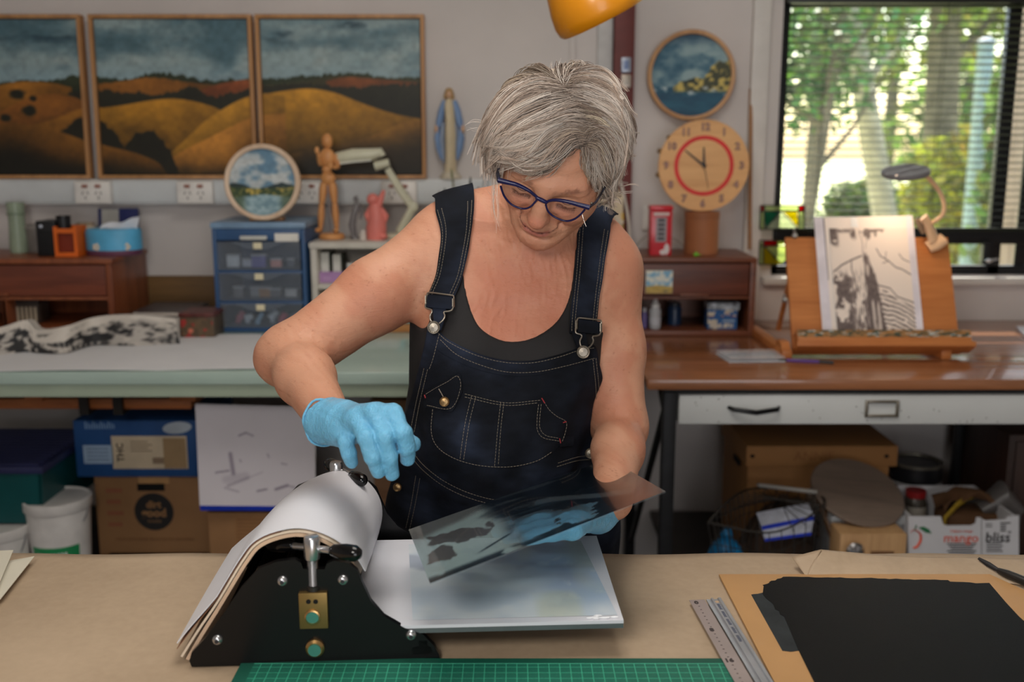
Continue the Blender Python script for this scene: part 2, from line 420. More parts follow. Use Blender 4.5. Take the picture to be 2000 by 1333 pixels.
tree('broad_tree', 'broad grey trunked tree right of the pale leaning trunk outside', 1828, 11.4, .19, -.03, 6.0, bark2,
     [((-.2, 0, 3.6), (1.6, .8, 1.0)), ((1.0, .4, 2.9), (1.0, .6, .8)), ((-.7, .6, 2.5), (.7, .5, .5))], 2800, .075, (118, 132, 62), 5)
tree('small_garden_tree', 'small dark stemmed tree above the sunlit lawn at window left', 1540, 8.0, .06, .11, 3.6, bark2,
     [((.0, 0, 2.5), (1.0, .5, .7)), ((-.1, .2, 1.85), (.8, .4, .35))], 2200, .055, (88, 122, 62), 8)
for px, Y, w, h, col, sd, lab in ((1935, 9.5, 1.0, 1.15, (170, 166, 62), 11, 'yellow green leafy bush behind the lamp and mullion outside'),
                                  (1720, 15, 1.0, .7, (98, 116, 56), 12, 'low green shrub far behind the leaning trunk'),
                                  (2110, 7.0, .8, 1.7, (98, 116, 56), 13, 'tall green shrub outside at the right frame edge')):
    x = (px-1000)/F*Y; t = T('garden_shrub', lab, 'shrub', (x, Y, -.4))
    st = MB()
    for j in range(5): st.tube([(x+.04*j-.08, Y, -.4), (x+.25*j-.5, Y+.05, h*.5)], [.02, .01], 6)
    obj('stem', st, bark2, t)
    foliage('foliage', [((x, Y, h*.4), (w, .6, h*.75)), ((x-.3*w, Y, h*.9), (w*.6, .5, h*.5))], 3600, .07, col, t, sd)
back = T('tree_line', 'distant line of tall green trees closing the garden view', 'tree', (8, 20, -.4))
g = np.random.default_rng(4); bl = []
for i in range(46): bl.append(((1.5+.36*i+g.normal()*.25, 20+g.normal(), (2.9 if i < 17 else .4)+g.random()*4.4), (1.2, .7, .8)))
foliage('foliage', bl, 9000, .15, (110, 130, 62), back, 21)
tk = MB()
for i in range(9): tk.tube([(3+1.5*i, 20.3, -.4), (3.1+1.5*i, 20.3, 6)], [.16, .08], 8)
obj('trunks', tk, bark2, back)
x = PY(1912, 250, 8.0).x
pole = T('garden_pole', 'pale blue grey pole standing outside near the mullion', 'pole', (x, 8, -.4))
obj('shaft', MB().cyl((x, 8, -.4), (x, 8, 2.2), .06), M('pale_blue_pole', (160, 178, 178), .6), pole)
obj('pole_cap', MB().lathe([(.07, 2.2), (.07, 2.23), (.0, 2.27)], 20, Matrix.Translation((x, 8, 0))), M('pole_cap_grey', (150, 160, 165), .5), pole)
x = PY(1978, 250, 4.6).x
vp = T('verandah_post', 'brown timber post outside behind the right hand pane', 'post', (x, 4.6, -.4))
obj('shaft', MB().box((x-.055, 4.55, -.4), (x+.055, 4.65, 2.6), .006), WOOD('post_timber', (168, 150, 128), (128, 110, 92), .7, 2), vp)
obj('base_shoe', MB().box((x-.065, 4.54, -.4), (x+.065, 4.66, -.3), .004), M('galvanised', (140, 144, 146), .5, .6), vp)
# ================================================================== left: green bench and what stands on, over and under it
BZ = .87; BF = 2.42
def qbox(px0, py0, px1, py1, Y, depth, bev=.003, mb=None):
    """box whose front face fills the pixel rectangle at depth plane Y"""
    a = PY(px0, py1, Y); b = PY(px1, py0, Y); ym = PY((px0+px1)/2, (py0+py1)/2, Y)
    lo = (min(PY(px0, py0, Y).x, a.x), Y, a.z); hi = (max(b.x, PY(px1, py1, Y).x), Y+depth, b.z)
    return (mb or MB()).box(lo, hi, bev), Vector(lo), Vector(hi)
sage = M('sage_green_paint', (168, 182, 162), .45, var=.05, scale=5, coat=.1)
sage2 = M('sage_laminate', (176, 196, 186), .22, var=.05, scale=3, coat=.3)
bx1 = .245
bench = T('green_workbench', 'long sage green painted workbench along the left wall', 'workbench', (-1, 2.85, 0))
obj('bench_top', MB().box((-2.19, BF, .838), (bx1, WY-.01, BZ), .004), [sage2], bench)
obj('apron', MB().box((-2.16, BF+.012, .803), (bx1-.01, BF+.04, .837), .003), sage, bench)
for x, y in ((bx1-.05, BF+.02), (bx1-.05, 3.2), (-2.14, BF+.02), (-2.14, 3.2)):
    obj('leg', MB().box((x, y, 0), (x+.045, y+.06, .838), .004), M('pale_sage_leg', (186, 202, 184), .5), bench)
rw = WOOD('orange_timber', (176, 104, 52), (128, 66, 28), .5)
a = PY(20, 800, 2.62); b = PY(372, 780, 2.62)
rail = T('timber_plank', 'long orange timber plank stored flat under the green bench top', 'plank', (a.x, 2.62, a.z))
obj('board', MB().box((a.x-.1, 2.62, a.z), (b.x, 2.78, b.z), .004), rw, rail)
obj('end_cleat', MB().box((b.x-.05, 2.60, b.z-.002), (b.x+.02, 2.8, b.z+.025), .003), rw, rail)
obj('cross_cleat', MB().box((a.x+.05, 2.60, b.z-.002), (a.x+.1, 2.8, b.z+.025), .003), rw, rail)
for k, xx in enumerate((a.x+.2, b.x-.2)):
    h = MB(); h.box((xx, 2.60, a.z-.008), (xx+.025, 2.8, a.z-.001)); h.box((xx, 2.59, a.z-.008), (xx+.025, 2.6, .838)); h.box((xx, 2.8, a.z-.008), (xx+.025, 2.81, .838))
    obj('hanger_strap', h, M('dark_strap', (40, 36, 34), .5, .4), bench)
# ---- paper over the bench top
p0 = [PZ(-40, 655, BZ+.002), PZ(512, 655, BZ+.002), PZ(498, 722, BZ+.002), PZ(-40, 726, BZ+.002)]
rows = [[p0[0].lerp(p0[1], u).lerp(p0[3].lerp(p0[2], u), v) + Vector((0, 0, .003*abs(math.sin(5*u+3*v)))) for u in np.linspace(0, 1, 24)] for v in np.linspace(0, 1, 8)]
tag(obj('paper_sheet', MB().sheet(rows, -.0012), M('white_paper', (228, 228, 230), .7, var=.01)), 'large white paper sheet covering the left end of the green bench', 'paper')
# ---- cable trunking with double outlets
ty0, ty1 = PY(400, 350, 3.25).z, 0; ty1 = PY(400, 400, 3.25).z
tr = T('cable_trunking', 'white cable trunking running along the wall below the hill paintings', 'trunking', (-.8, WY, ty1))
xr = PY(962, 375, 3.25).x
obj('duct', MB().box((-2.19, 3.256, ty1), (xr, WY, ty0), .004), M('trunking_white', (214, 216, 216), .35, var=.02), tr)
obj('lid', MB().box((-2.19, 3.25, ty1+.008), (xr, 3.257, ty0-.008), .003), M('trunking_lid', (208, 212, 213), .35, var=.02), tr)
for px, lab in ((186, 'leftmost of the double power outlets on the trunking'), (384, 'double power outlet second from left on the trunking'), (600, 'double power outlet right behind the round lake painting'), (780, 'double power outlet behind the arm of the cream lamp')):
    c = PY(px, 376, 3.245); w, h = .058, .037
    t = T('power_outlet', lab, 'power outlet', (c.x, 3.25, c.z), 'double outlets on the trunking')
    obj('box', MB().box((c.x-w, 3.222, c.z-h), (c.x+w, 3.25, c.z+h), .005), M('outlet_white', (226, 222, 216), .35), t)
    fp = obj('face_plate', MB().box((c.x-w+.004, 3.218, c.z-h+.004), (c.x+w-.004, 3.224, c.z+h-.004), .002), M('outlet_plate', (230, 226, 220), .3), t)
    for s in (-1, 1):
        x = c.x + s*.021
        rk = MB().box((x-.009, 3.212, c.z+.016), (x+.009, 3.219, c.z+.026), .002)
        obj('switch', rk, M('switch_mark', (150, 92, 74), .4), t)
        pin = MB()
        for dx, dz, rot in ((-.008, -.001, 25), (.008, -.001, -25), (0, -.016, 0)):
            pin.box((x+dx-.0012, 3.216, c.z+dz-.005), (x+dx+.0012, 3.219, c.z+dz+.005), 0, Matrix.Rotation(R(rot), 3, 'Y'))
        obj('socket_slots', pin, M('socket_dark', (70, 64, 60), .6), t)
# ---- the three hill paintings: one panorama, sampled in its own coordinates
def hills(X, Y):
    """X, Y in panorama units (0..830 across, 40 top .. 345 bottom)"""
    n = fbm(X/90, Y/44, 5, 1); n2 = fbm(X/24, Y/16, 4, 9); n3 = fbm(X/9, Y/9, 3, 5)
    c = mixc((88, 122, 134), (162, 184, 186), smooth(.28, .72, n + (Y-95)/420 + .05*(n2-.5) + .05))
    c = mixc(c, (186, 198, 194), smooth(.54, .78, fbm(X/70+9, Y/30, 4, 3)) * smooth(50, 110, Y) * .6)
    c = mixc(c, (150, 182, 196), smooth(118, 158, Y)*.5)
    c = mixc(c, (30, 54, 70), smooth(.55, .76, fbm(X/70+3, Y/26+2, 4, 23))*(1-smooth(50, 110, Y))*.85)
    def layer(c, xs, ys, col, jag=0., js=9., xc=None, w=160., dk=110.):
        r = np.array([q[1] for q in spline([(a_, b_, 0) for a_, b_ in zip(xs, ys)], 200)]); rx = np.array([q[0] for q in spline([(a_, b_, 0) for a_, b_ in zip(xs, ys)], 200)])
        r = np.interp(X, rx, r, left=ys[0]+(0 if xs[0] <= 0 else 200), right=ys[-1]+(0 if xs[-1] >= 830 else 200)) + jag*(fbm(X/js, X*0+.5, 3, int(xs[0])+int(ys[0]))-.5)
        m = smooth(-1.5, 1.5, Y-r); cc = np.asarray(col, float); d = np.clip((Y-r)/dk, 0, 1.2)
        sh = d*.75 + (0 if xc is None else np.clip(np.abs(X-xc-.3*(Y-r))/w, 0, 1)*.45) + .35*(fbm(X/50, Y/36, 3, 7)-.5) + .22*(n2-.5)
        cc = mixc(cc*1.22, cc*.36, np.clip(sh, 0, 1))
        return c*(1-m[..., None]) + cc*m[..., None]
    c = layer(c, [0, 60, 110, 160, 200, 260, 310, 350, 420, 500, 560, 650, 700, 760, 830], [164, 160, 158, 149, 153, 154, 143, 148, 158, 154, 153, 146, 144, 152, 152], (44, 52, 34), 13, 6)
    c = layer(c, [0, 50, 110, 150], [171, 161, 163, 172], (160, 104, 36), xc=40)
    c = layer(c, [190, 240, 300, 360, 430, 480], [166, 160, 153, 160, 170, 188], (152, 96, 36), 4, xc=280)
    c = layer(c, [395, 440, 500, 520], [178, 164, 157, 170], (140, 74, 38), xc=480)
    c = layer(c, [520, 600, 660, 720, 830], [168, 160, 149, 153, 157], (62, 58, 36), 8, 7)
    c = layer(c, [640, 680, 740, 830], [160, 152, 156, 164], (128, 72, 36), xc=690)
    c = layer(c, [0, 60, 110, 150, 200, 250, 330, 380, 420, 460, 520, 600, 680, 740, 830], [222, 212, 196, 180, 178, 182, 184, 172, 190, 184, 170, 166, 172, 168, 166], (38, 38, 27), 15, 7)
    c = layer(c, [0, 50, 100, 150, 200, 260], [226, 200, 186, 190, 214, 250], (150, 92, 34), xc=70)
    c = layer(c, [60, 120, 170, 240], [250, 232, 214, 218], (150, 98, 34), xc=150)
    c = layer(c, [185, 240, 300, 350, 400, 440, 480], [214, 207, 197, 195, 204, 220, 250], (184, 128, 38), xc=300, w=190)
    c = layer(c, [500, 540, 580, 615, 660, 710, 770, 830], [190, 182, 176, 175, 184, 204, 224, 236], (196, 138, 40), xc=600, w=200, dk=130)
    c = layer(c, [325, 360, 400, 440, 480, 520, 560], [306, 276, 240, 214, 194, 184, 190], (190, 134, 42), xc=450, w=150)
    c = layer(c, [560, 620, 680, 740, 790, 830], [308, 290, 282, 262, 240, 236], (150, 104, 38), xc=770, w=150, dk=70)
    c = layer(c, [318, 350, 400, 450, 500, 560], [322, 300, 276, 252, 230, 224], (192, 128, 50), xc=430, w=170)
    c = mixc(c, (40, 36, 28), smooth(276, 330, Y+.12*(X-560))*smooth(540, 600, X)*.75)
    for xs, ys in (([120, 150, 180, 220, 240], [262, 240, 228, 262, 300]), ([230, 262, 300, 330, 345], [300, 262, 258, 300, 345])):
        r = np.interp(X, xs, ys, left=400, right=400)+14*(n3-.5); c = mixc(c, (30, 30, 20), smooth(-2, 3, Y-r)*.95)
    c = layer(c, [0, 40, 110, 190, 250, 300, 320], [246, 244, 256, 285, 300, 320, 345], (132, 86, 30), xc=150, w=200, dk=70)
    c = mixc(c, (24, 24, 16), smooth(300, 350, Y + 24*(n-.5) + 40*smooth(140, 0, X) - 12*smooth(200, 330, X))*.85)
    for bx, by, br in ((46, 186, 13), (66, 218, 12), (20, 233, 9), (75, 194, 6)):
        c = mixc(c, (32, 34, 22), smooth(br*1.5, br*.7, np.hypot(X-bx, (Y-by)*1.4)+7*(n3-.5)))
    return c * (.9+.22*(n3-.5))[..., None]
oak = WOOD('oak_frame', (196, 146, 96), (158, 110, 66), .5, 2, 3)
pcan = PAINT('oil_paint', .5, .25, .4, 0, 500)
frame_lab = {0: 'leftmost framed hill painting, cut by the frame edge, dark lower slopes', 1: 'middle framed painting of golden hills under grey cloud', 2: 'right hand framed painting with one big golden hill and dark clouds'}
for i, (x0, x1) in enumerate(((-150, 176), (183, 502), (509, 829))):
    A = PY(x0+(8 if i < 2 else 0), 348, 3.245); B = PY(x1+(3 if i == 2 else 0), 348, 3.245); top = PY((x0+x1)/2, 28, 3.27)
    if i == 0: A.x = B.x - .545
    z0 = ty0 + .001; z1 = top.z; d = .034; fw = .012
    tilt = Matrix.Translation((0, 3.247, z0)) @ Matrix.Rotation(R(-1.6), 4, 'X')
    t = T('hill_painting', frame_lab[i], 'painting', ((A.x+B.x)/2, 3.25, z0), 'hill paintings above the trunking')
    H = z1-z0
    for nm, lo, hi in (('frame_rail', (A.x, 0, 0), (B.x, d, fw)), ('frame_rail', (A.x, 0, H-fw), (B.x, d, H)), ('frame_stile', (A.x, 0, fw), (A.x+fw, d, H-fw)), ('frame_stile', (B.x-fw, 0, fw), (B.x, d, H-fw))):
        obj(nm, MB(tilt).box(lo, hi, .0015), oak, t)
    obj('backing', MB(tilt).box((A.x+.004, d-.006, .004), (B.x-.004, d-.001, H-.004)), M('canvas_back', (40, 36, 30), .8), t)
    o = tilt @ Vector((A.x+fw+.003, .009, fw+.003)); u = Vector((B.x-A.x-2*fw-.006, 0, 0)); v = tilt.to_3x3() @ Vector((0, 0, H-2*fw-.006))
    gx0, gx1 = x0+8, x1-8
    painted('canvas', o, u, v, 170, 160, lambda U, V, a=gx0, b=gx1: hills(a+(b-a)*U, 345-(305*V)), pcan, t)
# ---- round pictures
def ring_frame(nm, c, r, rin, n, depth, mat, t):
    """round frame facing n"""
    ax = Matrix.Translation(c) @ n.to_track_quat('Z', 'Y').to_matrix().to_4x4()
    obj(nm, MB().lathe([(rin, 0), (rin, depth), (rin+.003, depth+.002), (r-.003, depth+.002), (r, depth-.001), (r, 0), (rin, 0)], 56, ax), mat, t)
def lake(U, V):
    n = fbm(U*5, V*7, 4, 31); n2 = fbm(U*18, V*24, 3, 33)
    c = mixc((108, 146, 172), (206, 212, 212), smooth(.38, .68, n)); c = mixc(c, (96, 138, 166), smooth(.8, 1, V)*.5)
    hl = .44+.05*np.sin(U*9+.6)*1+.03*(fbm(U*14, U*0, 3, 4)-.5)
    c = mixc(c, (40, 58, 60), smooth(.01, -.01, V-hl-.03*smooth(.2, .0, abs(U-.55))))
    c = mixc(c, mixc((58, 78, 46), (196, 172, 84), smooth(.5, .7, n2)), smooth(.02, -.02, V-.405-.05*abs(U-.5)))
    c = mixc(c, mixc((120, 160, 176), (182, 204, 208), n2), smooth(.01, -.02, V-.33+.1*abs(U-.52)))
    c = mixc(c, (70, 88, 56), smooth(.02, -.02, V-.33-.12*(abs(U-.5)-.22)*3)*smooth(.2, .34, abs(U-.5))*.7)
    return c*(.92+.2*(n2-.5))[..., None]
c = PY(514, 345, 2.99); Rr = .112
bd_top = PY(500, 434, 2.965).z
c.z = bd_top + Rr + .003; nrm = Vector((0, -1, .10)).normalized()
t = T('round_lake_painting', 'small round lake painting in pale ring frame on the blue drawers', 'painting', (c.x, c.y, bd_top))
ring_frame('ring_frame', c, Rr, Rr-.014, nrm, .02, WOOD('pale_hoop', (222, 196, 170), (200, 168, 140), .5, 2, 3), t)
up = Vector((0, .1, 1)).normalized()
painted_disc('canvas', c+nrm*.012, Vector((1, 0, 0))*(Rr-.012), up*(Rr-.012), 60, lake, pcan, t)
st = MB().box((c.x-.05, c.y+.012, bd_top+.001), (c.x+.05, c.y+.05, bd_top+.012), .002)
obj('rest_block', st, oak, t)
# ---- blue drawer cabinet
bt = T('blue_drawer_cabinet', 'blue plastic cabinet with three clear fronted drawers on bench', 'drawer cabinet', (-.76, 3.08, BZ))
blue = M('blue_plastic', (50, 84, 126), .42, var=.04); blue2 = M('pale_blue_lid', (120, 148, 176), .35)
fY = 2.965; zt = bd_top; x0 = PY(418, 540, fY).x; x1 = PY(598, 540, fY).x; dY = .27
sh = MB(); w = .012
sh.box((x0, fY, BZ+.001), (x0+w, fY+dY, zt-.02), .003); sh.box((x1-w, fY, BZ+.001), (x1, fY+dY, zt-.02), .003); sh.box((x0+w, fY+dY-.006, BZ+.001), (x1-w, fY+dY, zt-.02))
zs = [PY(500, y, fY).z for y in (470, 530, 590, 652)]
for z in zs[1:3]: sh.box((x0+w, fY, z-.008), (x1-w, fY+dY-.006, z+.002), .002)
sh.box((x0+w, fY, BZ+.001), (x1-w, fY+dY-.006, BZ+.014), .002)
sh.box((x0+w, fY, zs[0]), (x1-w, fY+dY-.006, zt-.02), .003)
obj('body', sh, blue, bt)
obj('lid', MB().box((x0-.004, fY-.004, zt-.02), (x1+.004, fY+dY, zt), .006), blue2, bt)
obj('lid_handle', MB().box((-.04+(x0+x1)/2-.012, fY-.014, zt-.052), (.04+(x0+x1)/2-.012, fY-.001, zt-.040), .003), M('clear_grip', (196, 196, 190), .2), bt)
a_ = PY(537, 472, fY); b_ = PY(583, 456, fY)
obj('paper_label', MB().box((a_.x, fY-.003, a_.z), (b_.x, fY-.0005, b_.z), .001), M('label_paper', (226, 222, 214), .7), bt)
clr = CLEAR('clear_drawer_plastic', (.62, .68, .76), .10, .18)
cont = [[(-.09, (210, 214, 216)), (-.045, (196, 200, 210)), (-.01, (96, 92, 160)), (.04, (214, 150, 140)), (.085, (90, 96, 110))],
        [(-.08, (110, 110, 112)), (-.03, (150, 152, 154)), (.0, (160, 116, 70)), (.03, (96, 96, 100)), (.08, (190, 190, 188))],
        [(-.085, (190, 96, 110)), (-.055, (214, 220, 224)), (-.02, (150, 186, 210)), (.02, (206, 214, 220)), (.05, (176, 60, 84)), (.085, (110, 120, 140))]]
for k in range(3):
    za_, zb_ = zs[k+1]+.004, zs[k]-.003
    if k == 2: za_ = BZ+.016
    d = obj('drawer', MB().box((x0+w+.003, fY-.006, za_), (x1-w-.003, fY-.002, zb_), .002), clr, bt)
    tr_ = MB(); tr_.box((x0+w+.004, fY, za_), (x1-w-.004, fY+dY-.02, za_+.003)); tr_.box((x0+w+.004, fY, za_), (x0+w+.007, fY+dY-.02, zb_-.012)); tr_.box((x1-w-.007, fY, za_), (x1-w-.004, fY+dY-.02, zb_-.012))
    obj('drawer_tray', tr_, clr, d)
    xm = (x0+x1)/2
    hb = MB(); hb.prism([(xm-.085, fY-.016, zb_), (xm+.085, fY-.016, zb_), (xm+.03, fY-.016, zb_-.022), (xm-.03, fY-.016, zb_-.022)], (0, .010, 0))
    obj('finger_pull', hb, clr, d)
    obj('pull_label', MB().box((xm-.012, fY-.0185, zb_-.021), (xm+.014, fY-.0165, zb_-.002), .001), M('pull_label_paper', (222, 212, 180), .7), d)
    for j, (dx, cc) in enumerate(cont[k]):
        g = random.Random(k*10+j); hh = .018+.018*g.random(); ww = .010+.012*g.random(); yy = fY+.035+.03*g.random()
        tt = T('craft_supply', ['small tub of craft supplies', 'small tool piece', 'little tube of colour'][k] + ' seen through the ' + ['top', 'middle', 'bottom'][k] + ' clear blue cabinet drawer, ' + ['first', 'second', 'third', 'fourth', 'fifth', 'sixth'][j] + ' from left', 'craft supply', (xm+dx, yy, za_+.0035), 'craft supplies in the blue drawers')
        mm = M('supply_%d_%d' % (k, j), cc, .5)
        if k == 2:
            obj('tube_body', MB().tube([(xm+dx-.01*(j % 2), yy, za_+.0045+.012), (xm+dx+.012, yy+.005, za_+.0045+hh)], [ww*.7, ww*.5], 10), mm, tt)
            obj('tube_cap', MB().cyl((xm+dx+.012, yy+.005, za_+.0045+hh), (xm+dx+.016, yy+.006, za_+.0045+hh+.008), .005, n=10), M('tube_cap_dark', (60, 60, 66), .4), tt)
            obj('tube_foot', MB().box((xm+dx-.01, yy-.004, za_+.0035), (xm+dx+.004, yy+.004, za_+.018), .001), mm, tt)
        else:
            obj('tub', MB().box((xm+dx-ww, yy-.01, za_+.0035), (xm+dx+ww, yy+.012, za_+.0035+hh), .003), mm, tt)
            obj('tub_lid', MB().box((xm+dx-ww*1.05, yy-.011, za_+.0035+hh), (xm+dx+ww*1.05, yy+.013, za_+.0035+hh+.005), .002), M('tub_lid_pale', (188, 190, 192), .4), tt)
# ---- dark wooden desk-top cabinet at far left
dw = WOOD('teak_veneer', (150, 84, 50), (104, 50, 28), .38, 2, 3); dwd = WOOD('teak_front', (124, 62, 40), (84, 38, 24), .4, 0, 3)
cf, cb = 2.98, 3.27; cx1 = -1.205; czt = 1.093
t = T('wooden_cabinet', 'reddish brown wooden cabinet with drawer at left end of green bench', 'cabinet', (-1.6, 3.1, BZ))
bo = MB(); bo.box((-2.17, cf-.006, czt-.016), (cx1+.006, cb, czt), .003); bo.box((cx1-.018, cf, BZ+.001), (cx1, cb, czt-.016), .002); bo.box((-2.17, cf, BZ+.001), (-2.152, cb, czt-.016), .002)
bo.box((-2.152, cb-.01, BZ+.001), (cx1-.018, cb, czt-.016)); bo.box((-2.152, cf+.004, BZ+.001), (cx1-.018, cb-.01, BZ+.014), .002); bo.box((-2.152, cf+.006, .966), (cx1-.018, cb-.01, .976), .002)
obj('carcass', bo, dw, t)
dr = obj('drawer', MB().box((-2.149, cf+.002, .979), (cx1-.021, cf+.02, czt-.020), .003), dwd, t)
obj('drawer_lip', MB().box((-1.75, cf-.006, .980), (-1.52, cf+.003, .989), .002), dw, dr)
obj('divider', MB().box((-1.545, cf+.004, BZ+.014), (-1.535, cb-.01, .966), .001), dwd, t)
a = PY(14, 560, 3.0).x
obj('divider', MB().box((a-.012, cf+.004, BZ+.014), (a, cb-.01, .966), .001), dw, t)
# inside: striped tin
c = PY(48, 610, 3.05)
t = T('striped_tin', 'cream and dark striped tin in the open left cabinet shelf', 'tin', (c.x, 3.06, BZ+.0145))
zz = BZ+.0145
obj('tin_body', MB().box((c.x-.05, 3.04, zz), (c.x+.05, 3.11, zz+.062), .004), M('tin_dark', (70, 58, 50), .4), t)
for j in range(7): obj('stripe', MB().box((c.x-.046+.0135*j, 3.0385, zz+.004), (c.x-.039+.0135*j, 3.0405, zz+.052)), M('tin_cream', (198, 184, 160), .5), t)
obj('tin_lid', MB().box((c.x-.052, 3.038, zz+.062), (c.x+.052, 3.112, zz+.074), .003), M('tin_lid_dark', (50, 42, 40), .4), t)
# ---- on top of the left cabinet
def top_box(name, label, cat, px0, py0, px1, Y, depth, mat, z=czt, bev=.004):
    a = PY(px0, 480, Y); b = PY(px1, py0, Y)
    t = T(name, label, cat, ((a.x+b.x)/2, Y, z+.0005)); obj('body', MB().box((a.x, Y, z+.0005), (b.x, Y+depth, b.z), bev), mat, t)
    return t, Vector((a.x, Y, z)), Vector((b.x, Y+depth, b.z))
t, a, b = top_box('speaker', 'small black box speaker standing on the left wooden cabinet', 'speaker', 72, 432, 106, 3.04, .09, M('black_plastic', (28, 28, 30), .4))
obj('badge', MB().ball(((a.x+b.x)/2-.012, a.y-.002, b.z-.016), (.006, .003, .005)), M('badge_silver', (200, 206, 220), .3), t)
obj('grille', MB().box((a.x+.006, a.y-.003, a.z+.008), (b.x-.006, a.y, b.z-.03), .001), M('speaker_grille', (18, 18, 20), .8), t)
org = M('orange_card', (222, 104, 30), .5)
a = PY(107, 490, 3.03); b = PY(148, 443, 3.03)
t = T('orange_pencil_box', 'bright orange open desk box between black speaker and tissue box', 'desk box', ((a.x+b.x)/2, 3.06, czt+.0005))
m = MB(); z0 = czt+.0005
m.box((a.x, 3.03, z0), (b.x, 3.036, z0+.012)); m.box((a.x, 3.03, z0+.012), (a.x+.01, 3.036, b.z)); m.box((b.x-.01, 3.03, z0+.012), (b.x, 3.036, b.z)); m.box((a.x+.01, 3.03, b.z-.02), (b.x-.01, 3.036, b.z-.006))
m.box((a.x, 3.036, z0), (a.x+.004, 3.10, b.z)); m.box((b.x-.004, 3.036, z0), (b.x, 3.10, b.z)); m.box((a.x, 3.10, z0), (b.x, 3.104, b.z)); m.box((a.x+.004, 3.036, z0), (b.x-.004, 3.10, z0+.004))
obj('shell', m, org, t)
obj('inner_panel', MB().box((a.x+.006, 3.045, z0+.005), (b.x-.006, 3.05, b.z-.012)), M('dark_orange_inner', (128, 44, 18), .6), t)
c = PY(124, 432, 3.07)
t = T('black_cup', 'black round cup standing in the orange desk box', 'cup', (c.x, 3.07, z0+.005))
obj('cup_body', MB().lathe([(.018, z0+.005), (.021, c.z+.012), (.019, c.z+.012), (.016, z0+.01), (0, z0+.01)], 20, Matrix.Translation((c.x, 3.07, 0))), M('black_plastic', (0, 0, 0)), t)
obj('cup_rim', MB().lathe([(.0205, c.z+.010), (.0225, c.z+.012), (.0225, c.z+.016), (.0205, c.z+.016)], 20, Matrix.Translation((c.x, 3.07, 0))), M('cup_rim_black', (20, 20, 22), .25), t)
# tissue box: blue top, plum base, tissue coming out
a = PY(152, 490, 3.03); b = PY(258, 450, 3.03); z1 = b.z; xm = (a.x+b.x)/2; hw = (b.x-a.x)/2
t = T('tissue_box', 'oval blue and plum tissue box with tissue, on the left cabinet', 'tissue box', (xm, 3.09, z0))
ax = Matrix.Translation((xm, 3.10, 0)) @ Matrix.Diagonal((hw, .062, 1, 1))
obj('base_band', MB().lathe([(0, z0), (.98, z0), (1, z0+.003), (1, z0+.016), (0, z0+.016)], 36, ax), M('plum_card', (104, 62, 84), .5), t)
obj('upper_band', MB().lathe([(0, z0+.016), (1, z0+.016), (1, z1-.008), (.95, z1), (0, z1)], 36, ax), M('sky_blue_card', (88, 172, 214), .45, var=.08), t)
for px in (187, 243):
    cc = PY(px, 470, 3.04); d = MB(); yy = 3.10-.062*math.sqrt(max(0, 1-((cc.x-xm)/hw)**2))-.001
    for q in range(5): d.ball((cc.x+.008*math.cos(q*1.257), yy, z0+.028+.007*math.sin(q*1.257)), (.005, .0015, .005), 8)
    obj('flower_print', d, M('flower_cream', (226, 208, 182), .6), t)
g = [[(xm-.045+.12*u+.01*v, 3.10+.012*math.sin(6*u)*v, z1-.002+(.012+.024*u)*v+.004*math.sin(9*u)) for v in np.linspace(0, 1, 6)] for u in np.linspace(0, 1, 12)]
obj('tissue', MB().sheet(g, .001), M('tissue_white', (220, 222, 228), .8), t)
# navy frame / calendar hanging on the wall behind, cream jar and orange bag
a = PY(196, 452, 3.26); b = PY(270, 404, 3.26)
t = T('navy_folder', 'navy blue folder with grey card leaning on wall behind tissue box', 'folder', ((a.x+b.x)/2, 3.25, czt+.0005))
rot = Matrix.Translation((0, 3.235, czt+.0005)) @ Matrix.Rotation(R(-8), 4, 'X')
obj('cover', MB(rot).box((a.x, 0, 0), (b.x, .012, b.z-czt-.004), .002), M('navy_card', (22, 34, 92), .5), t)
obj('grey_card', MB(rot).box((a.x+.012, -.002, .055), (a.x+.068, 0, b.z-czt-.006)), M('grey_card', (168, 166, 160), .7), t)
c = PY(160, 440, 3.16)
t = T('cream_jar', 'cream rounded jar half hidden behind the tissue box', 'jar', (c.x, 3.17, z0))
obj('jar_body', MB().lathe([(0, z0), (.034, z0), (.040, z0+.02), (.040, z0+.06), (.028, z0+.078), (.024, z0+.084), (0, z0+.084)], 24, Matrix.Translation((c.x, 3.185, 0))), M('jar_cream', (206, 192, 170), .5), t)
obj('jar_rim', MB().lathe([(.022, z0+.084), (.027, z0+.086), (.027, z0+.092), (.0, z0+.092)], 24, Matrix.Translation((c.x, 3.185, 0))), M('jar_rim_tan', (170, 150, 124), .5), t)
c = PY(182, 440, 3.13)
t = T('orange_pouch', 'small orange pouch tucked between cream jar and navy folder', 'pouch', (c.x, 3.2, z0))
obj('pouch_body', MB().ball((c.x+.004, 3.215, z0+.034), (.03, .017, .034)), org, t)
obj('pouch_flap', MB().ball((c.x+.004, 3.203, z0+.052), (.026, .008, .018)), M('pouch_flap', (200, 88, 26), .55), t)
c = PY(24, 440, 3.12)
t = T('green_glass_vase', 'pale green vase at the far left end of the wooden cabinet', 'vase', (c.x, 3.15, z0))
obj('vase_body', MB().lathe([(0, z0), (.026, z0), (.028, z0+.02), (.024, z0+.10), (.027, czt+.158), (.024, czt+.158), (.021, z0+.1), (0, z0+.01)], 24, Matrix.Translation((c.x, 3.15, 0))), M('vase_green', (150, 164, 142), .3), t)
obj('vase_neck_ring', MB().lathe([(.024, z0+.118), (.0275, z0+.12), (.0275, z0+.126), (.024, z0+.128)], 24, Matrix.Translation((c.x, 3.15, 0))), M('vase_ring', (128, 144, 122), .3), t)
c = PY(58, 430, 3.14)
t = T('grey_tub', 'grey lidded tub behind the black speaker', 'tub', (c.x, 3.17, z0))
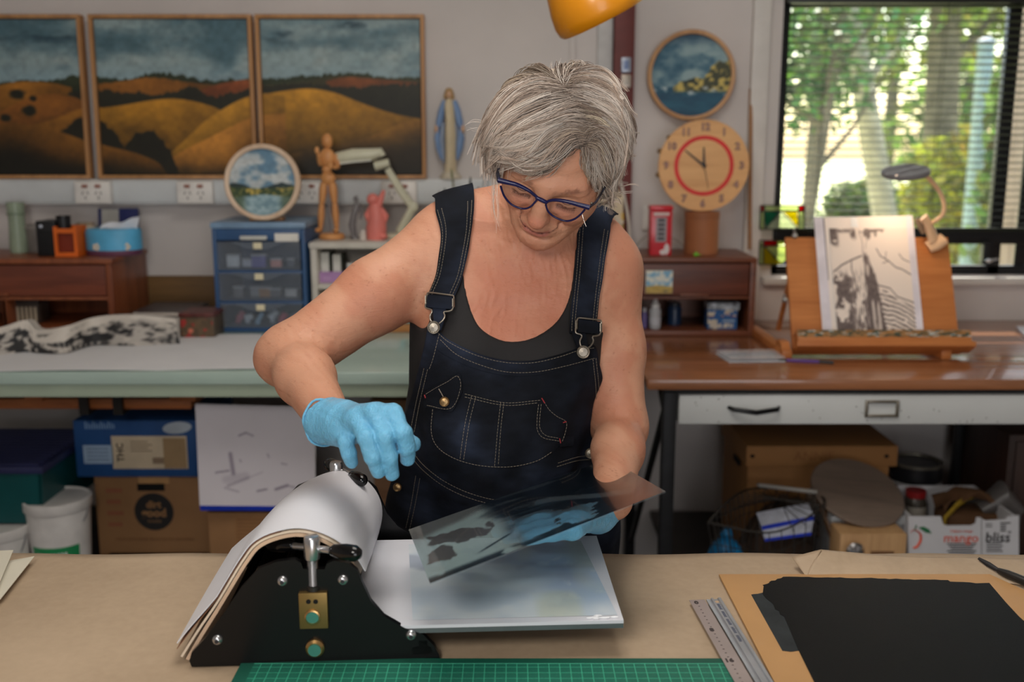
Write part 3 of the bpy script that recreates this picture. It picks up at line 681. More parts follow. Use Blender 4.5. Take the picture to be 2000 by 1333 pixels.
obj('tub_body', MB().lathe([(0, z0), (.042, z0), (.046, z0+.075), (0, z0+.075)], 24, Matrix.Translation((c.x, 3.19, 0))), M('tub_grey', (120, 114, 108), .5), t)
obj('tub_lid', MB().lathe([(0, z0+.075), (.049, z0+.075), (.049, z0+.085), (0, z0+.087)], 24, Matrix.Translation((c.x, 3.19, 0))), M('tub_lid_grey', (138, 132, 126), .45), t)
# brown back board behind
a = PY(268, 600, 3.28); b = PY(430, 540, 3.28)
tag(obj('brown_board', MB().box((a.x, 3.28, BZ+.001), (b.x, 3.3, b.z), .002), WOOD('olive_board', (120, 88, 48), (92, 66, 34), .6)), 'low brown wooden board against wall between cabinet and blue drawers', 'board')
# ---- concertina print along the bench
def bwprint(U, V):
    n = fbm(U*16, V*3.6, 4, 41); st = .5+.5*np.sin(U*230+5*fbm(U*9, V*3, 2, 48))
    ridge = .66+.16*np.sin(U*8.3+.4)+.30*(fbm(U*13, U*0, 3, 43)-.5)
    d = smooth(-.03, .04, ridge-V)
    hatch = smooth(.35, .7, st)*smooth(.47, .56, fbm(U*6, V*2, 2, 45))
    c = mixc((206, 198, 188), (36, 36, 38), d*np.clip(smooth(.36, .52, n)*(1-.75*hatch)+.18, 0, 1))
    c = mixc(c, (196, 188, 178), smooth(.58, .70, fbm(U*24, V*6, 3, 46))*.85)
    return mixc(c, (44, 42, 42), smooth(.62, .70, fbm(U*20+5, V*5, 3, 47))*smooth(.9, .7, V)*.8)
top = [(-60, 648), (0, 640), (50, 626), (75, 645), (130, 637), (185, 620), (262, 616), (345, 624)]
bot = [(-60, 700), (0, 694), (50, 688), (75, 690), (130, 690), (185, 675), (262, 676), (352, 672)]
bt3 = [PZ(x, y, BZ+.0045) for x, y in bot]; tp3 = []
for (x, y), q in zip(top, bt3): tp3.append(PY(x, y, q.y+.035))
bs = spline(bt3, 130); ts = spline(tp3, 130); nv = 26
pts = np.array([[tuple(bs[i].lerp(ts[i], k/(nv-1)) + Vector((0, -.008*math.sin(3.14*k/(nv-1)), 0))) for k in range(nv)] for i in range(130)])
UU, VV = np.meshgrid(np.linspace(0, 1, 130), np.linspace(0, 1, nv), indexing='ij')
ii = np.arange(130*nv).reshape(130, nv)
qq = np.stack([ii[:-1, :-1], ii[1:, :-1], ii[1:, 1:], ii[:-1, 1:]], -1).reshape(-1, 4)
pt = T('concertina_print', 'long folded black and white landscape print standing along the bench', 'print', (-1.3, 2.75, BZ+.0045))
me = npmesh('printed_face', pts.reshape(-1, 3), qq); setcol(me, lin(bwprint(UU, VV).reshape(-1, 3)))
link_mesh('printed_face', me, PAINT('print_ink', .7), pt, True, None)
obj('back_fold', MB().sheet([[Vector(p) + Vector((0, .004, -.001)), Vector(p) + Vector((0, .035, -.003)), Vector((p[0], bs[i].y+.075, BZ+.0045))] for i, p in enumerate(pts[:, -1])][::4], .0008), M('print_paper', (200, 194, 186), .75), pt)
# magazine stack + floral tin box
c0 = PZ(256, 622, BZ+.06)
for j, (nm, col, lab) in enumerate((('book', (150, 140, 136), 'lower magazine of the little stack behind the print'), ('book', (58, 50, 52), 'top dark magazine of the little stack behind the print'))):
    x = c0.x+.06; z = BZ+.0008+.034+.018*j - (0 if j else .034)
    hgt = .05 if j == 0 else .014
    z = BZ+.0008 if j == 0 else BZ+.0513
    t = T(nm, lab, 'magazine', (x, 3.0, z), 'magazines by the floral tin')
    obj('pages', MB().box((x-.085, 2.95+.004*j, z+.001), (x+.082, 3.15, z+hgt-.001)), M('page_edges', (196, 186, 176), .8), t)
    cv = MB(); cv.box((x-.087, 2.948+.004*j, z+hgt-.001), (x+.087, 3.152, z+hgt)); cv.box((x-.087, 2.948+.004*j, z), (x+.087, 3.152, z+.001))
    obj('cover', cv, M('mag_cover_%d' % j, col, .35), t)
a = PZ(352, 662, BZ); b = PY(425, 612, a.y)
def floral(U, V):
    n = fbm(U*10, V*5, 3, 51); c = mixc((78, 66, 52), (120, 96, 72), n); c = mixc(c, (168, 56, 52), smooth(.6, .7, fbm(U*8+3, V*5, 2, 52)))
    return mixc(c, (212, 120, 96), smooth(.16, .1, np.hypot((U-.3)*1.6, V-.35)))
t = T('floral_tin_box', 'dark floral patterned tin box beside the blue drawer cabinet', 'box', ((a.x+b.x)/2, a.y+.05, BZ+.0006))
obj('tin_body', MB().box((a.x, a.y+.001, BZ+.0006), (b.x-.012, a.y+.12, b.z-.012), .003), M('tin_olive', (84, 72, 56), .45), t)
painted('printed_front', (a.x+.004, a.y, BZ+.004), (b.x-a.x-.02, 0, 0), (0, 0, b.z-BZ-.02), 40, 24, floral, PAINT('tin_print', .4), t)
obj('tin_lid', MB().box((a.x-.002, a.y-.002, b.z-.012), (b.x-.010, a.y+.122, b.z), .003), M('tin_lid_red', (96, 50, 46), .4, var=.2, scale=40), t)
# ---- white shelf unit with base plank
sx0 = PY(610, 560, 2.99).x; sx1 = .02; sf = 2.98; szt = PY(700, 474, 2.98).z
off = M('cream_shelf_paint', (208, 202, 192), .5)
t = T('white_shelf_unit', 'low cream white open shelf unit behind the raised arm', 'shelf', (-.3, 3.1, BZ))
pb = WOOD('pine_plank', (190, 132, 74), (160, 104, 54), .5)
obj('base_plank', MB().box((sx0-.01, sf-.02, BZ+.001), (sx1, 3.24, BZ+.024), .002), pb, t)
for nm, lo, hi in (('side', (sx0, sf, BZ+.024), (sx0+.018, 3.22, szt-.018)), ('side', (sx1-.03, sf, BZ+.024), (sx1-.012, 3.22, szt-.018)), ('top', (sx0-.003, sf-.004, szt-.018), (sx1, 3.22, szt)), ('shelf_board', (sx0+.018, sf+.003, 1.0), (sx1-.03, 3.2, 1.014)), ('back_panel', (sx0+.018, 3.205, BZ+.024), (sx1-.03, 3.212, szt-.018))):
    obj(nm, MB().box(lo, hi, .002), off, t)
zs_ = 1.0143
def shelf_box(name, label, cat, px0, py0, px1, Y, d, mat, z, extra=None):
    a = PY(px0, 500, Y); b = PY(px1, py0, Y); t = T(name, label, cat, ((a.x+b.x)/2, Y, z+.0004), None)
    obj('body', MB().box((a.x, Y, z+.0004), (b.x, Y+d, b.z), .002), mat, t)
    if extra: extra(t, a, b, Y)
    return t
def slots(t, a, b, Y): obj('edge_band', MB().box((b.x-.003, Y-.001, zs_+.002), (b.x+.0025, Y+.1, b.z), .0005), M('dark_edge', (52, 56, 48), .6), t)
a = PY(624, 548, 3.02); b = PY(669, 530, 3.02)
t = T('lilac_box', 'lilac open box holding white cards on the cream shelf', 'box', ((a.x+b.x)/2, 3.05, zs_+.0004))
m = MB(); hz = b.z-.002
m.box((a.x, 3.02, zs_+.0004), (b.x, 3.024, hz)); m.box((a.x, 3.12, zs_+.0004), (b.x, 3.124, hz)); m.box((a.x, 3.024, zs_+.0004), (a.x+.003, 3.12, hz)); m.box((b.x-.003, 3.024, zs_+.0004), (b.x, 3.12, hz)); m.box((a.x+.003, 3.024, zs_+.0004), (b.x-.003, 3.12, zs_+.003))
obj('walls', m, M('lilac_card', (176, 136, 186), .55), t)
obj('box_label', MB().box((a.x+.012, 3.0185, zs_+.008), (a.x+.035, 3.0198, zs_+.02)), M('lilac_label', (186, 150, 194), .6), t)
for j, (p0_, p1_, y_) in enumerate(((627, 645, 494), (650, 668, 498))):
    aa = PY(p0_, 520, 3.03); bb = PY(p1_, y_, 3.03)
    t = T('card_pack', ['left white pack of cards standing in the lilac box', 'right white pack of cards standing in the lilac box'][j], 'card pack', ((aa.x+bb.x)/2, 3.06, zs_+.0035))
    obj('cards', MB().box((aa.x, 3.03, zs_+.0035), (bb.x-.005, 3.11, bb.z), .001), M('card_white', (222, 220, 214), .6), t)
    obj('wrapper', MB().box((bb.x-.0045, 3.029, zs_+.0035), (bb.x, 3.111, bb.z+.001), .001), M('card_wrapper', (54, 58, 48), .6), t)
c = PY(682, 545, 3.02)
t = T('pill_bottle', 'small dark bottle with white cap on the cream shelf', 'bottle', (c.x, 3.05, zs_+.0004)); ax = Matrix.Translation((c.x, 3.05, zs_+.0004))
obj('bottle_body', MB().lathe([(0, 0), (.014, 0), (.015, .003), (.015, .034), (.010, .04), (0, .04)], 20, ax), M('navy_glass', (48, 44, 84), .25), t)
obj('cap', MB().lathe([(0, .0402), (.0125, .0402), (.0125, .056), (.0115, .058), (0, .058)], 20, ax), M('cap_white', (232, 230, 226), .4), t)
obj('bottle_label', MB().lathe([(.0152, .006), (.0154, .007), (.0154, .022), (.0152, .023)], 20, ax), M('label_white', (222, 214, 206), .6), t)
a = PY(702, 530, 3.06); 
t = T('purple_box', 'dark magenta box deep in the cream shelf behind the arm', 'box', (a.x+.04, 3.08, zs_+.0004))
obj('body', MB().box((a.x, 3.06, zs_+.0004), (a.x+.14, 3.15, zs_+.045), .003), M('magenta_card', (110, 56, 104), .5), t)
obj('lid', MB().box((a.x-.001, 3.059, zs_+.045), (a.x+.141, 3.151, zs_+.055), .002), M('magenta_lid', (128, 66, 120), .5), t)
zl = BZ+.0244
a = PY(735, 640, 2.995); b = PY(786, 590, 2.995)
t = T('grey_patterned_box', 'pale grey box with faint pattern on lower cream shelf', 'box', ((a.x+b.x)/2, 3.02, zl))
obj('body', MB().box((a.x-.12, 2.995, zl), (b.x-.004, 3.10, b.z-.012), .003), M('grey_pattern', (196, 194, 198), .6, var=.22, scale=60), t)
obj('lid', MB().box((a.x-.122, 2.993, b.z-.012), (b.x-.003, 3.102, b.z), .002), M('grey_lid', (204, 204, 206), .6), t)
a = PY(786, 640, 2.995); b = PY(812, 592, 2.995)
t = T('teal_frame_box', 'bright turquoise edged black box on lower cream shelf', 'box', ((a.x+b.x)/2, 3.02, zl))
obj('body', MB().box((a.x, 2.998, zl), (a.x+.1, 3.10, b.z+.02), .002), M('box_black', (36, 36, 40), .5), t)
tm = M('turquoise', (40, 170, 190), .45); f = MB()
f.box((a.x, 2.992, zl), (a.x+.012, 2.998, b.z+.02)); f.box((a.x+.088, 2.992, zl), (a.x+.1, 2.998, b.z+.02)); f.box((a.x+.012, 2.992, zl), (a.x+.088, 2.998, zl+.012)); f.box((a.x+.012, 2.992, b.z+.01), (a.x+.088, 2.998, b.z+.02))
obj('border', f, tm, t)
# ---- wooden mannequin
mw = WOOD('beech_wood', (222, 160, 100), (196, 130, 74), .45, 2, 2); zt_ = szt+.0004; mY = 3.09
t = T('artist_mannequin', 'jointed pale wood artist mannequin standing on the cream shelf', 'mannequin', (PY(645, 460, mY).x, mY, zt_))
def q(px, py, dy=0): return PY(px, py, mY+dy)
bc = q(648, 455)
obj('base', MB().lathe([(0, 0), (.036, 0), (.040, .004), (.040, .012), (.034, .018), (0, .018)], 28, Matrix.Translation((bc.x, mY, zt_))), mw, t)
obj('support_rod', MB().tube([(bc.x-.002, mY-.004, zt_+.016), q(643, 420, -.014), q(640, 362, -.013)], .0026, 8), M('rod_steel', (206, 206, 216), .2, .9), t)
obj('head', MB().ball(q(639, 276), (.017, .019, .024), 18), mw, t)
obj('neck', MB().ball(q(639, 294), (.009, .009, .012)), mw, t)
obj('chest', MB().ball(q(639, 309), (.026, .018, .030), 18), mw, t)
obj('waist', MB().ball(q(638, 332), (.015, .013, .015)), mw, t)
obj('pelvis', MB().ball(q(641, 349), (.023, .017, .024), 18), mw, t)
for s, hip, kn, an, ft in ((-1, q(633, 358), q(628, 402), q(626, 448), q(619, 452, -.02)), (1, q(649, 358), q(654, 402), q(658, 449), q(655, 455, -.02))):
    L = obj('leg', MB().tube([hip, hip.lerp(kn, .3), hip.lerp(kn, .9)], [.012, .0135, .009], 12), mw, t)
    obj('knee', MB().ball(kn, .009, 12), mw, L); obj('shin', MB().tube([kn, kn.lerp(an, .4), an], [.009, .011, .006], 12), mw, L)
    fz = Vector((ft.x, ft.y, zt_+.024)); obj('foot', MB().ball((an.x+(ft.x-an.x)*.5, mY-.012, an.z-.002), (.009, .02, .008), 12, Matrix.Rotation(R(14*s), 3, 'Z')), mw, L)
for sh_, el, wr, hd in ((q(624, 300), q(626, 322, -.012), q(622, 304, -.035), q(619, 294, -.04)), (q(655, 302), q(660, 326), q(652, 327, -.03), q(646, 324, -.04))):
    A_ = obj('arm', MB().tube([sh_, sh_.lerp(el, .5), el], [.009, .010, .007], 10), mw, t)
    obj('forearm', MB().tube([el, el.lerp(wr, .4), wr], [.007, .0085, .005], 10), mw, A_); obj('hand', MB().ball(hd, (.007, .005, .011), 12), mw, A_)
# ---- cream desk lamp (folded arms)
lY = 3.12; cm = M('cream_enamel', (206, 204, 180), .35, var=.03)
t = T('cream_desk_lamp', 'cream angled desk lamp with flat head on the cream shelf', 'desk lamp', (PY(800, 465, lY).x, lY, zt_))
b0 = PY(796, 462, lY); el = PY(750, 325, lY); sk = PY(806, 405, lY)
obj('base', MB().lathe([(0, 0), (.05, 0), (.052, .006), (.046, .016), (.0, .02)], 28, Matrix.Translation((b0.x-.02, lY, zt_))), cm, t)
obj('lower_arm', MB().tube([(b0.x-.02, lY, zt_+.018), PY(782, 450, lY), PY(800, 418, lY), sk], [.016, .017, .016, .015], 14, flat=.7), cm, t)
obj('elbow_joint', MB().ball(sk, (.018, .013, .018)), cm, t)
obj('upper_arm', MB().tube([sk, PY(782, 372, lY), PY(757, 330, lY)], [.013, .014, .012], 14, flat=.7), cm, t)
a1 = PY(760, 318, lY); a2 = PY(732, 324, lY)
obj('head_joint', MB().tube([a1, a2], [.013, .016], 14), cm, t)
hd = [PY(x, y, lY-.02) for x, y in ((648, 315), (660, 309), (690, 304), (725, 302), (744, 298), (748, 305))]
obj('lamp_head', MB().tube(hd, [.012, .018, .021, .019, .014, .010], 16), cm, t)
obj('diffuser', MB().tube([h+Vector((0, -.004, -.012)) for h in hd[1:4]], [.010, .012, .010], 12, flat=.6), M('diffuser_white', (226, 226, 214), .5), t)
# ---- coral figurine, clear figurine, small white jar
c = PY(735, 462, 3.08); co = M('coral_wax', (226, 128, 118), .45, var=.05)
t = T('coral_figurine', 'coral pink ornamental figurine with raised arm beside the mannequin', 'figurine', (c.x, 3.08, zt_)); S = lambda px, py: PY(px, py, 3.08)
obj('body', MB().tube([(c.x, 3.08, zt_), S(735, 445), S(736, 425), S(733, 408), S(731, 398)], [.029, .032, .026, .022, .014], 18), co, t)
obj('head', MB().ball(S(728, 390), (.019, .016, .019)), co, t)
obj('raised_arm', MB().tube([S(738, 404), S(744, 388), S(750, 372)], [.012, .010, .005], 12), co, t)
obj('arm', MB().tube([S(726, 404), S(718, 420), S(722, 436)], [.009, .011, .008], 12), co, t); obj('arm', MB().tube([S(744, 408), S(753, 422), S(748, 440)], [.008, .011, .008], 12), co, t)
obj('foot', MB().ball((c.x+.020, 3.066, zt_+.011), (.016, .016, .010)), co, t)
c = PY(694, 462, 3.10); gm = M('smoky_resin', (160, 156, 158), .2, trans=.55)
t = T('smoky_figurine', 'smoky grey slender standing figurine between mannequin and coral figurine', 'figurine', (c.x, 3.1, zt_)); S = lambda px, py: PY(px, py, 3.1)
obj('plinth', MB().lathe([(0, 0), (.016, 0), (.015, .008), (0, .008)], 16, Matrix.Translation((c.x, 3.1, zt_))), gm, t)
obj('body', MB().tube([(c.x-.004, 3.1, zt_+.006), S(688, 440), S(692, 418), S(697, 402), S(696, 396)], [.009, .012, .010, .012, .006], 14), gm, t)
obj('head', MB().ball(S(695, 389), (.008, .008, .010)), gm, t)
obj('arm', MB().tube([S(700, 402), S(707, 415), S(703, 428)], [.006, .005, .004], 10), gm, t)
c = PY(711, 452, 3.09)
t = T('white_jar', 'tiny white lidded jar between the grey and coral figurines', 'jar', (c.x, 3.065, zt_)); ax = Matrix.Translation((c.x, 3.065, zt_))
obj('jar_body', MB().lathe([(0, 0), (.011, 0), (.012, .012), (.010, .022), (0, .022)], 18, ax), M('jar_white', (206, 198, 190), .4), t)
obj('jar_lid', MB().lathe([(0, .0222), (.009, .0222), (.009, .029), (0, .031)], 18, ax), M('jar_lid_white', (216, 210, 204), .4), t)
# ---- robed statue on the trunking
sY = 3.272; z0 = ty0+.0004; S = lambda px, py, dy=0: PY(px, py, sY+dy); c = S(880, 345)
t = T('robed_statue', 'small statue of robed woman in blue mantle on white trunking', 'statue', (c.x, sY, z0))
cream = M('statue_cream', (206, 190, 158), .4, var=.04); lb = M('statue_blue', (118, 146, 186), .4, var=.06); flesh = M('statue_flesh', (206, 166, 134), .45); hairm = M('statue_hair', (168, 134, 84), .5)
obj('plinth', MB().lathe([(0, 0), (.036, 0), (.036, .006), (.030, .012), (.026, .022), (0, .024)], 24, Matrix.Translation((c.x, sY, z0)) @ Matrix.Diagonal((1, .75, 1, 1))), M('statue_base', (196, 186, 166), .5), t)
obj('robe', MB().tube([(c.x, sY, z0+.018), S(881, 300), S(881, 265), S(880, 235), S(879, 212), S(878, 200), S(878, 193)], [.022, .020, .022, .018, .021, .018, .008], 20, flat=.7), cream, t)
hd = obj('head', MB().ball(S(877, 184), (.0105, .011, .0145)), flesh, t)
obj('hair', MB().ball(S(877, 182, .004), (.0145, .013, .017)), hairm, hd); obj('side_hair', MB().tube([S(870, 184), S(869, 194)], [.005, .004], 8).tube([S(884, 184), S(885, 194)], [.005, .004], 8), hairm, hd)
for s in (-1, 1):
    m = obj('mantle', MB().tube([S(878+s*9, 197), S(878+s*15, 215), S(878+s*19, 236), S(878+s*23, 250)], [.009, .012, .013, .008], 14, flat=.8), lb, t)
    obj('mantle_fall', MB().tube([S(878+s*22, 252), S(878+s*23, 270), S(878+s*20, 290), S(878+s*15, 312)], [.008, .013, .012, .005], 14, flat=.6), lb, m)
    obj('mantle_lining', MB().tube([S(878+s*12, 240, .004), S(878+s*14, 275, .004), S(878+s*11, 318, .004)], [.008, .010, .005], 12, flat=.6), M('statue_lining', (148, 160, 180), .5), m)
    obj('hand', MB().ball(S(878+s*26, 252, -.006), (.006, .006, .013), 10), flesh, t)
# ---- brushes, pens in a pot behind the shoulder
pY = 3.13; pc = PY(910, 420, pY)
t = T('pen_pot', 'brown pot of pens and brushes behind the near shoulder strap', 'pot', (pc.x, pY, zt_))
obj('pot_wall', MB().lathe([(.05, 0), (.058, .03), (.060, .085), (.057, .085), (.054, .03), (.0, .004)], 28, Matrix.Translation((pc.x, pY, zt_))), M('pot_brown', (120, 96, 72), .6), t)
obj('pot_ring', MB().lathe([(.0605, .076), (.0625, .078), (.0625, .084), (.0605, .086)], 28, Matrix.Translation((pc.x, pY, zt_))), M('pot_ring', (96, 74, 54), .6), t)
pens = [(853, 380, (190, 172, 150), 'pale wooden pencil'), (858, 374, (176, 84, 44), 'orange brown brush'), (868, 368, (64, 60, 62), 'dark grey marker'), (876, 378, (44, 54, 110), 'navy blue pen'), (884, 374, (178, 96, 64), 'copper pencil'),
        (881, 329, (136, 134, 116), 'long grey green brush'), (892, 366, (110, 190, 50), 'lime green marker'), (899, 376, (96, 128, 130), 'teal grey pen'), (904, 366, (170, 110, 90), 'pinkish pencil'), (912, 362, (48, 104, 60), 'dark green marker'), (919, 345, (40, 42, 46), 'black tipped pen'), (935, 366, (204, 56, 40), 'red marker'), (928, 372, (200, 196, 190), 'white pen')]
for j, (px, py, col, nm) in enumerate(pens):
    tip = PY(px, py, pY-.02+.04*((j*7) % 5)/4); root = Vector((pc.x+(tip.x-pc.x)*.45, pY+(tip.y-pY)*.3, zt_+.008)); d = (tip-root); r = .0036 if j in (5, 10) else .0052
    t = T('pen', nm + ' in the brown pot behind the shoulder', 'pen', root, 'pens and brushes in the brown pot')
    obj('barrel', MB().tube([root, root+d*.86], r, 8), M('pen_%d' % j, col, .45), t)
    obj('tip', MB().tube([root+d*.86, root+d*.93, tip], [r, r*.9, r*.35], 8), M('pen_tip_%d' % j, tuple(int(v*.55) for v in col) if j not in (5,) else (100, 110, 70), .5), t)
# silver rod leaning behind head (ruler)
a = PY(938, 392, 3.2); b = PY(957, 300, 3.27)
t = T('steel_rod', 'slim pale steel rod leaning against wall behind her head', 'rod', a)
obj('shaft', MB().tube([a+Vector((0, 0, -.06)), b], .008, 10), M('pale_steel', (186, 186, 188), .35, .5), t)
obj('end_cap', MB().tube([b, b+(b-a)*.08], .0086, 10), M('end_cap_grey', (120, 120, 122), .4), t)
# ================================================================== under the green bench
lz = .20
t = T('low_shelf', 'dark low board shelf under the green bench', 'shelf', (-1, 2.9, 0))
dk = M('dark_stained_board', (52, 46, 42), .6)
obj('board', MB().box((-2.1, 2.5, lz-.02), (.17, 3.28, lz), .003), dk, t)
for x in (-2.05, -1.0, .1): obj('bearer', MB().box((x, 2.52, 0), (x+.05, 3.26, lz-.02), .003), dk, t)
# green storage crate with blue lid
a = PY(-60, 1020, 2.62); b = PY(82, 922, 2.62); bk = .30
zc = PY(82, 1020, 2.62).z
def bucket(px, Y, r, ztop, lab, labelled):
    c = PY(px, 1040, Y); h = ztop-lz; ax = Matrix.Translation((c.x, Y, lz+.0005)); t = T('bucket', lab, 'bucket', (c.x, Y, lz+.0005), 'white buckets under the bench')
    wp = M('bucket_white', (222, 218, 214), .35)
    obj('pail', MB().lathe([(0, 0), (r*.82, 0), (r*.97, h-.03), (r*.93, h-.03), (0, h-.034)], 36, ax), wp, t)
    obj('lid', MB().lathe([(0, h-.03), (r, h-.03), (r*1.03, h-.026), (r*1.03, h-.002), (r*.97, h), (r*.95, h-.006), (0, h-.006)], 36, ax), wp, t)
    hd = MB().tube([(c.x+r*1.02*math.cos(q), Y-.01-.35*r*math.sin(q), lz+h-.02-.09*math.sin(q)) for q in np.linspace(0, math.pi, 20)], .0022, 6)
    if labelled:
        a0 = R(232); a1 = R(330)
        def arc(z0, z1, b0, b1, rr, n=18):
            rz = lambda z: r*(.82+.15*z/(h-.03))*rr
            return [[(c.x+rz(z)*math.cos(q), Y+rz(z)*math.sin(q), lz+z) for z in np.linspace(z0, z1, 6)] for q in np.linspace(b0, b1, n)]
        obj('green_label', MB().sheet(arc(.035, .135, a0, a1, 1.004), -.0006), M('label_green', (34, 140, 84), .5), t)
        lb_ = obj('label_band', MB().sheet([[(c.x+r*(.82+.15*z/(h-.03))*1.012*math.cos(q), Y+r*(.82+.15*z/(h-.03))*1.012*math.sin(q), lz+z) for z in (.062-.03*math.sin((q-a0)/(a1-a0)*2.6)+.012, .074-.03*math.sin((q-a0)/(a1-a0)*2.6)+.012)] for q in np.linspace(a0, a1, 18)], -.0006), M('label_white_band', (214, 224, 214), .5), t)
        obj('blue_patch', MB().sheet(arc(.04, .075, R(290), R(322), 1.011), -.0006), M('label_blue', (52, 66, 160), .5), t)
        gb = MB()
        for k in range(9): 
            q = R(250)+k*R(6.2); gb.sheet([[(c.x+r*.985*math.cos(q+dq), Y+r*.985*math.sin(q+dq), lz+z) for z in (.108, .122)] for dq in (0, R(4.2))], -.0006)
        obj('label_lettering', gb, M('label_letter_white', (214, 224, 216), .5), t)
    obj('handle', hd, M('wire_steel', (170, 170, 172), .3, .8), t)
    return t
btop = zc
bucket(118, 2.66, .088, PY(118, 985, 2.60).z, 'white lidded bucket with green label under the green bench', True)
bucket(2, 2.60, .072, btop-.001, 'plain white bucket under the green crate at left frame edge', False)
x0, x1 = -1.62, PY(148, 930, 2.62+.25).x; xf = PY(82, 950, 2.60).x
t = T('storage_crate', 'dark teal storage crate with ribbed navy lid on white buckets', 'crate', ((x0+xf)/2, 2.75, btop))
tm_ = M('teal_plastic', (8, 78, 80), .4, var=.05); nl = M('navy_lid_plastic', (42, 46, 84), .4)
zt2 = PY(80, 925, 2.60).z
rotc = Matrix.Translation((xf, 2.60, 0)) @ Matrix.Rotation(R(0), 4, 'Z')
cr = MB(); w_ = .012; yb = 2.60+.36
cr.prism([(x0+.02, 2.61, btop), (xf-.012, 2.61, btop), (xf, 2.60, zt2), (x0, 2.60, zt2)], (0, .008, 0)); cr.prism([(xf-.02, 2.61, btop), (xf-.02, yb-.012, btop), (xf-.008, yb, zt2), (xf-.008, 2.60, zt2)], (.010, 0, 0))
cr.box((x0, yb-.012, btop), (xf-.008, yb, zt2)); cr.box((x0, 2.61, btop), (x0+.01, yb-.01, zt2)); cr.box((x0+.01, 2.615, btop), (xf-.012, yb-.01, btop+.006))
obj('tub', cr, tm_, t)
ld = obj('lid', MB().box((x0-.01, 2.588, zt2), (xf+.012, yb+.012, zt2+.022), .006), nl, t)
for k in range(14): obj('rib', MB().box((x0+.01, 2.60+.026*k, zt2+.022), (xf-.004, 2.61+.026*k, zt2+.027), .001), nl, ld)
# blue printed carton on brown carton
a = PY(186, 1066, 2.80); b = PY(402, 926, 2.80)
card = M('brown_card', (150, 110, 72), .75, var=.06, scale=5)
t = T('brown_carton', 'brown cardboard carton with round black stamp under the bench', 'carton', ((a.x+b.x)/2, 2.95, lz))
za_ = lz+.0005; zb_ = PY(290, 926, 2.80).z
obj('walls', MB().box((a.x+.012, 2.80, za_), (b.x, 3.12, zb_), .003), card, t)
c = PY(301, 1000, 2.80); rr = .058
st = obj('round_stamp', MB().lathe([(0, 0), (rr, 0), (rr, .0012), (0, .0012)], 40, Matrix.Translation((c.x, 2.80, c.z)) @ Matrix.Rotation(R(90), 4, 'X')), M('stamp_black', (34, 32, 32), .7), t)
ct = M('stamp_letters', (150, 110, 72), .75)
text('stamp_lettering', 'dirt', .030, (c.x, 2.798, c.z+.022), FACE, ct, st, bold=.0012); text('stamp_lettering', 'good', .036, (c.x, 2.798, c.z-.004), FACE, ct, st, bold=.0015); text('stamp_lettering', 'FOODS', .012, (c.x, 2.798, c.z-.030), FACE, ct, st)
c2 = PY(295, 952, 2.80)
obj('hand_hole', MB().box((c2.x-.04, 2.797, c2.z-.011), (c2.x+.04, 2.8005, c2.z+.011), .001), M('hole_black', (10, 9, 9), .9), t)
rd = M('red_print', (164, 96, 72), .8); lines = MB()
for k in range(4): lines.box((PY(207, 960, 2.8).x, 2.7985, PY(207, 955+22*k, 2.8).z-.012), (PY(238, 960, 2.8).x-.006*(k % 2), 2.7999, PY(207, 955+22*k, 2.8).z))
obj('side_print', lines, M('red_print_faint', (142, 88, 62), .8), t)
text('base_print', 'FRESH GROCERIES FROM GOOD GROWERS', .012, (c2.x, 2.7985, PY(290, 1054, 2.8).z), FACE, M('brown_print', (128, 88, 56), .8), t)
obj('tape_strip', MB().box((PY(270, 930, 2.8).x, 2.7985, zb_-.03), (PY(330, 930, 2.8).x, 2.7998, zb_), .0005), M('packing_tape', (190, 146, 98), .3), t)
a = PY(150, 920, 2.77); b = PY(392, 822, 2.77)
t = T('blue_carton', 'blue printed carton with white labels on the brown carton', 'carton', ((a.x+b.x)/2, 2.9, zb_))
bz = zb_+.0005
obj('walls', MB().box((a.x, 2.77, bz), (b.x, 3.10, b.z), .003), M('blue_card', (24, 72, 128), .6, var=.05), t)
def lab(nm, p0, p1, col, y=2.7685): 
    q0 = PY(p0[0], p1[1], 2.77); q1 = PY(p1[0], p0[1], 2.77)
    return obj(nm, MB().box((q0.x, y, q0.z), (q1.x, y+.0012, q1.z)), M(nm+str(p0[0]), col, .7), t)
l1 = lab('shipping_label', (222, 852), (364, 916), (206, 188, 160)); l2 = lab('small_label', (165, 870), (220, 906), (150, 172, 196))
q0 = PY(236, 884, 2.77); tx = Matrix.Rotation(R(90), 3, 'Y')
text('label_lettering', 'THC', .028, (q0.x, 2.7675, q0.z), Matrix.Rotation(R(-90), 3, 'Y') @ FACE, M('letter_dark', (60, 52, 46), .7), l1, bold=.0006)
ln = MB()
for k in range(4): ln.box((PY(256, 880, 2.77).x, 2.7675, PY(256, 862+6*k, 2.77).z-.003), (PY(290+8*(k % 2), 880, 2.77).x, 2.7684, PY(256, 862+6*k, 2.77).z))
ln.box((PY(297, 880, 2.77).x, 2.7675, PY(297, 906, 2.77).z), (PY(322, 880, 2.77).x, 2.7684, PY(297, 894, 2.77).z))
obj('label_print', ln, M('print_brown', (140, 118, 96), .7), l1)
lab('stained_patch', (322, 856), (362, 915), (160, 132, 96), 2.7672)
ln = MB()
for k in range(4): ln.box((PY(170, 880, 2.77).x, 2.7675, PY(170, 876+7*k, 2.77).z-.003), (PY(212, 880, 2.77).x, 2.7684, PY(170, 876+7*k, 2.77).z))
obj('label_print', ln, M('print_blue', (90, 110, 140), .7), l2)
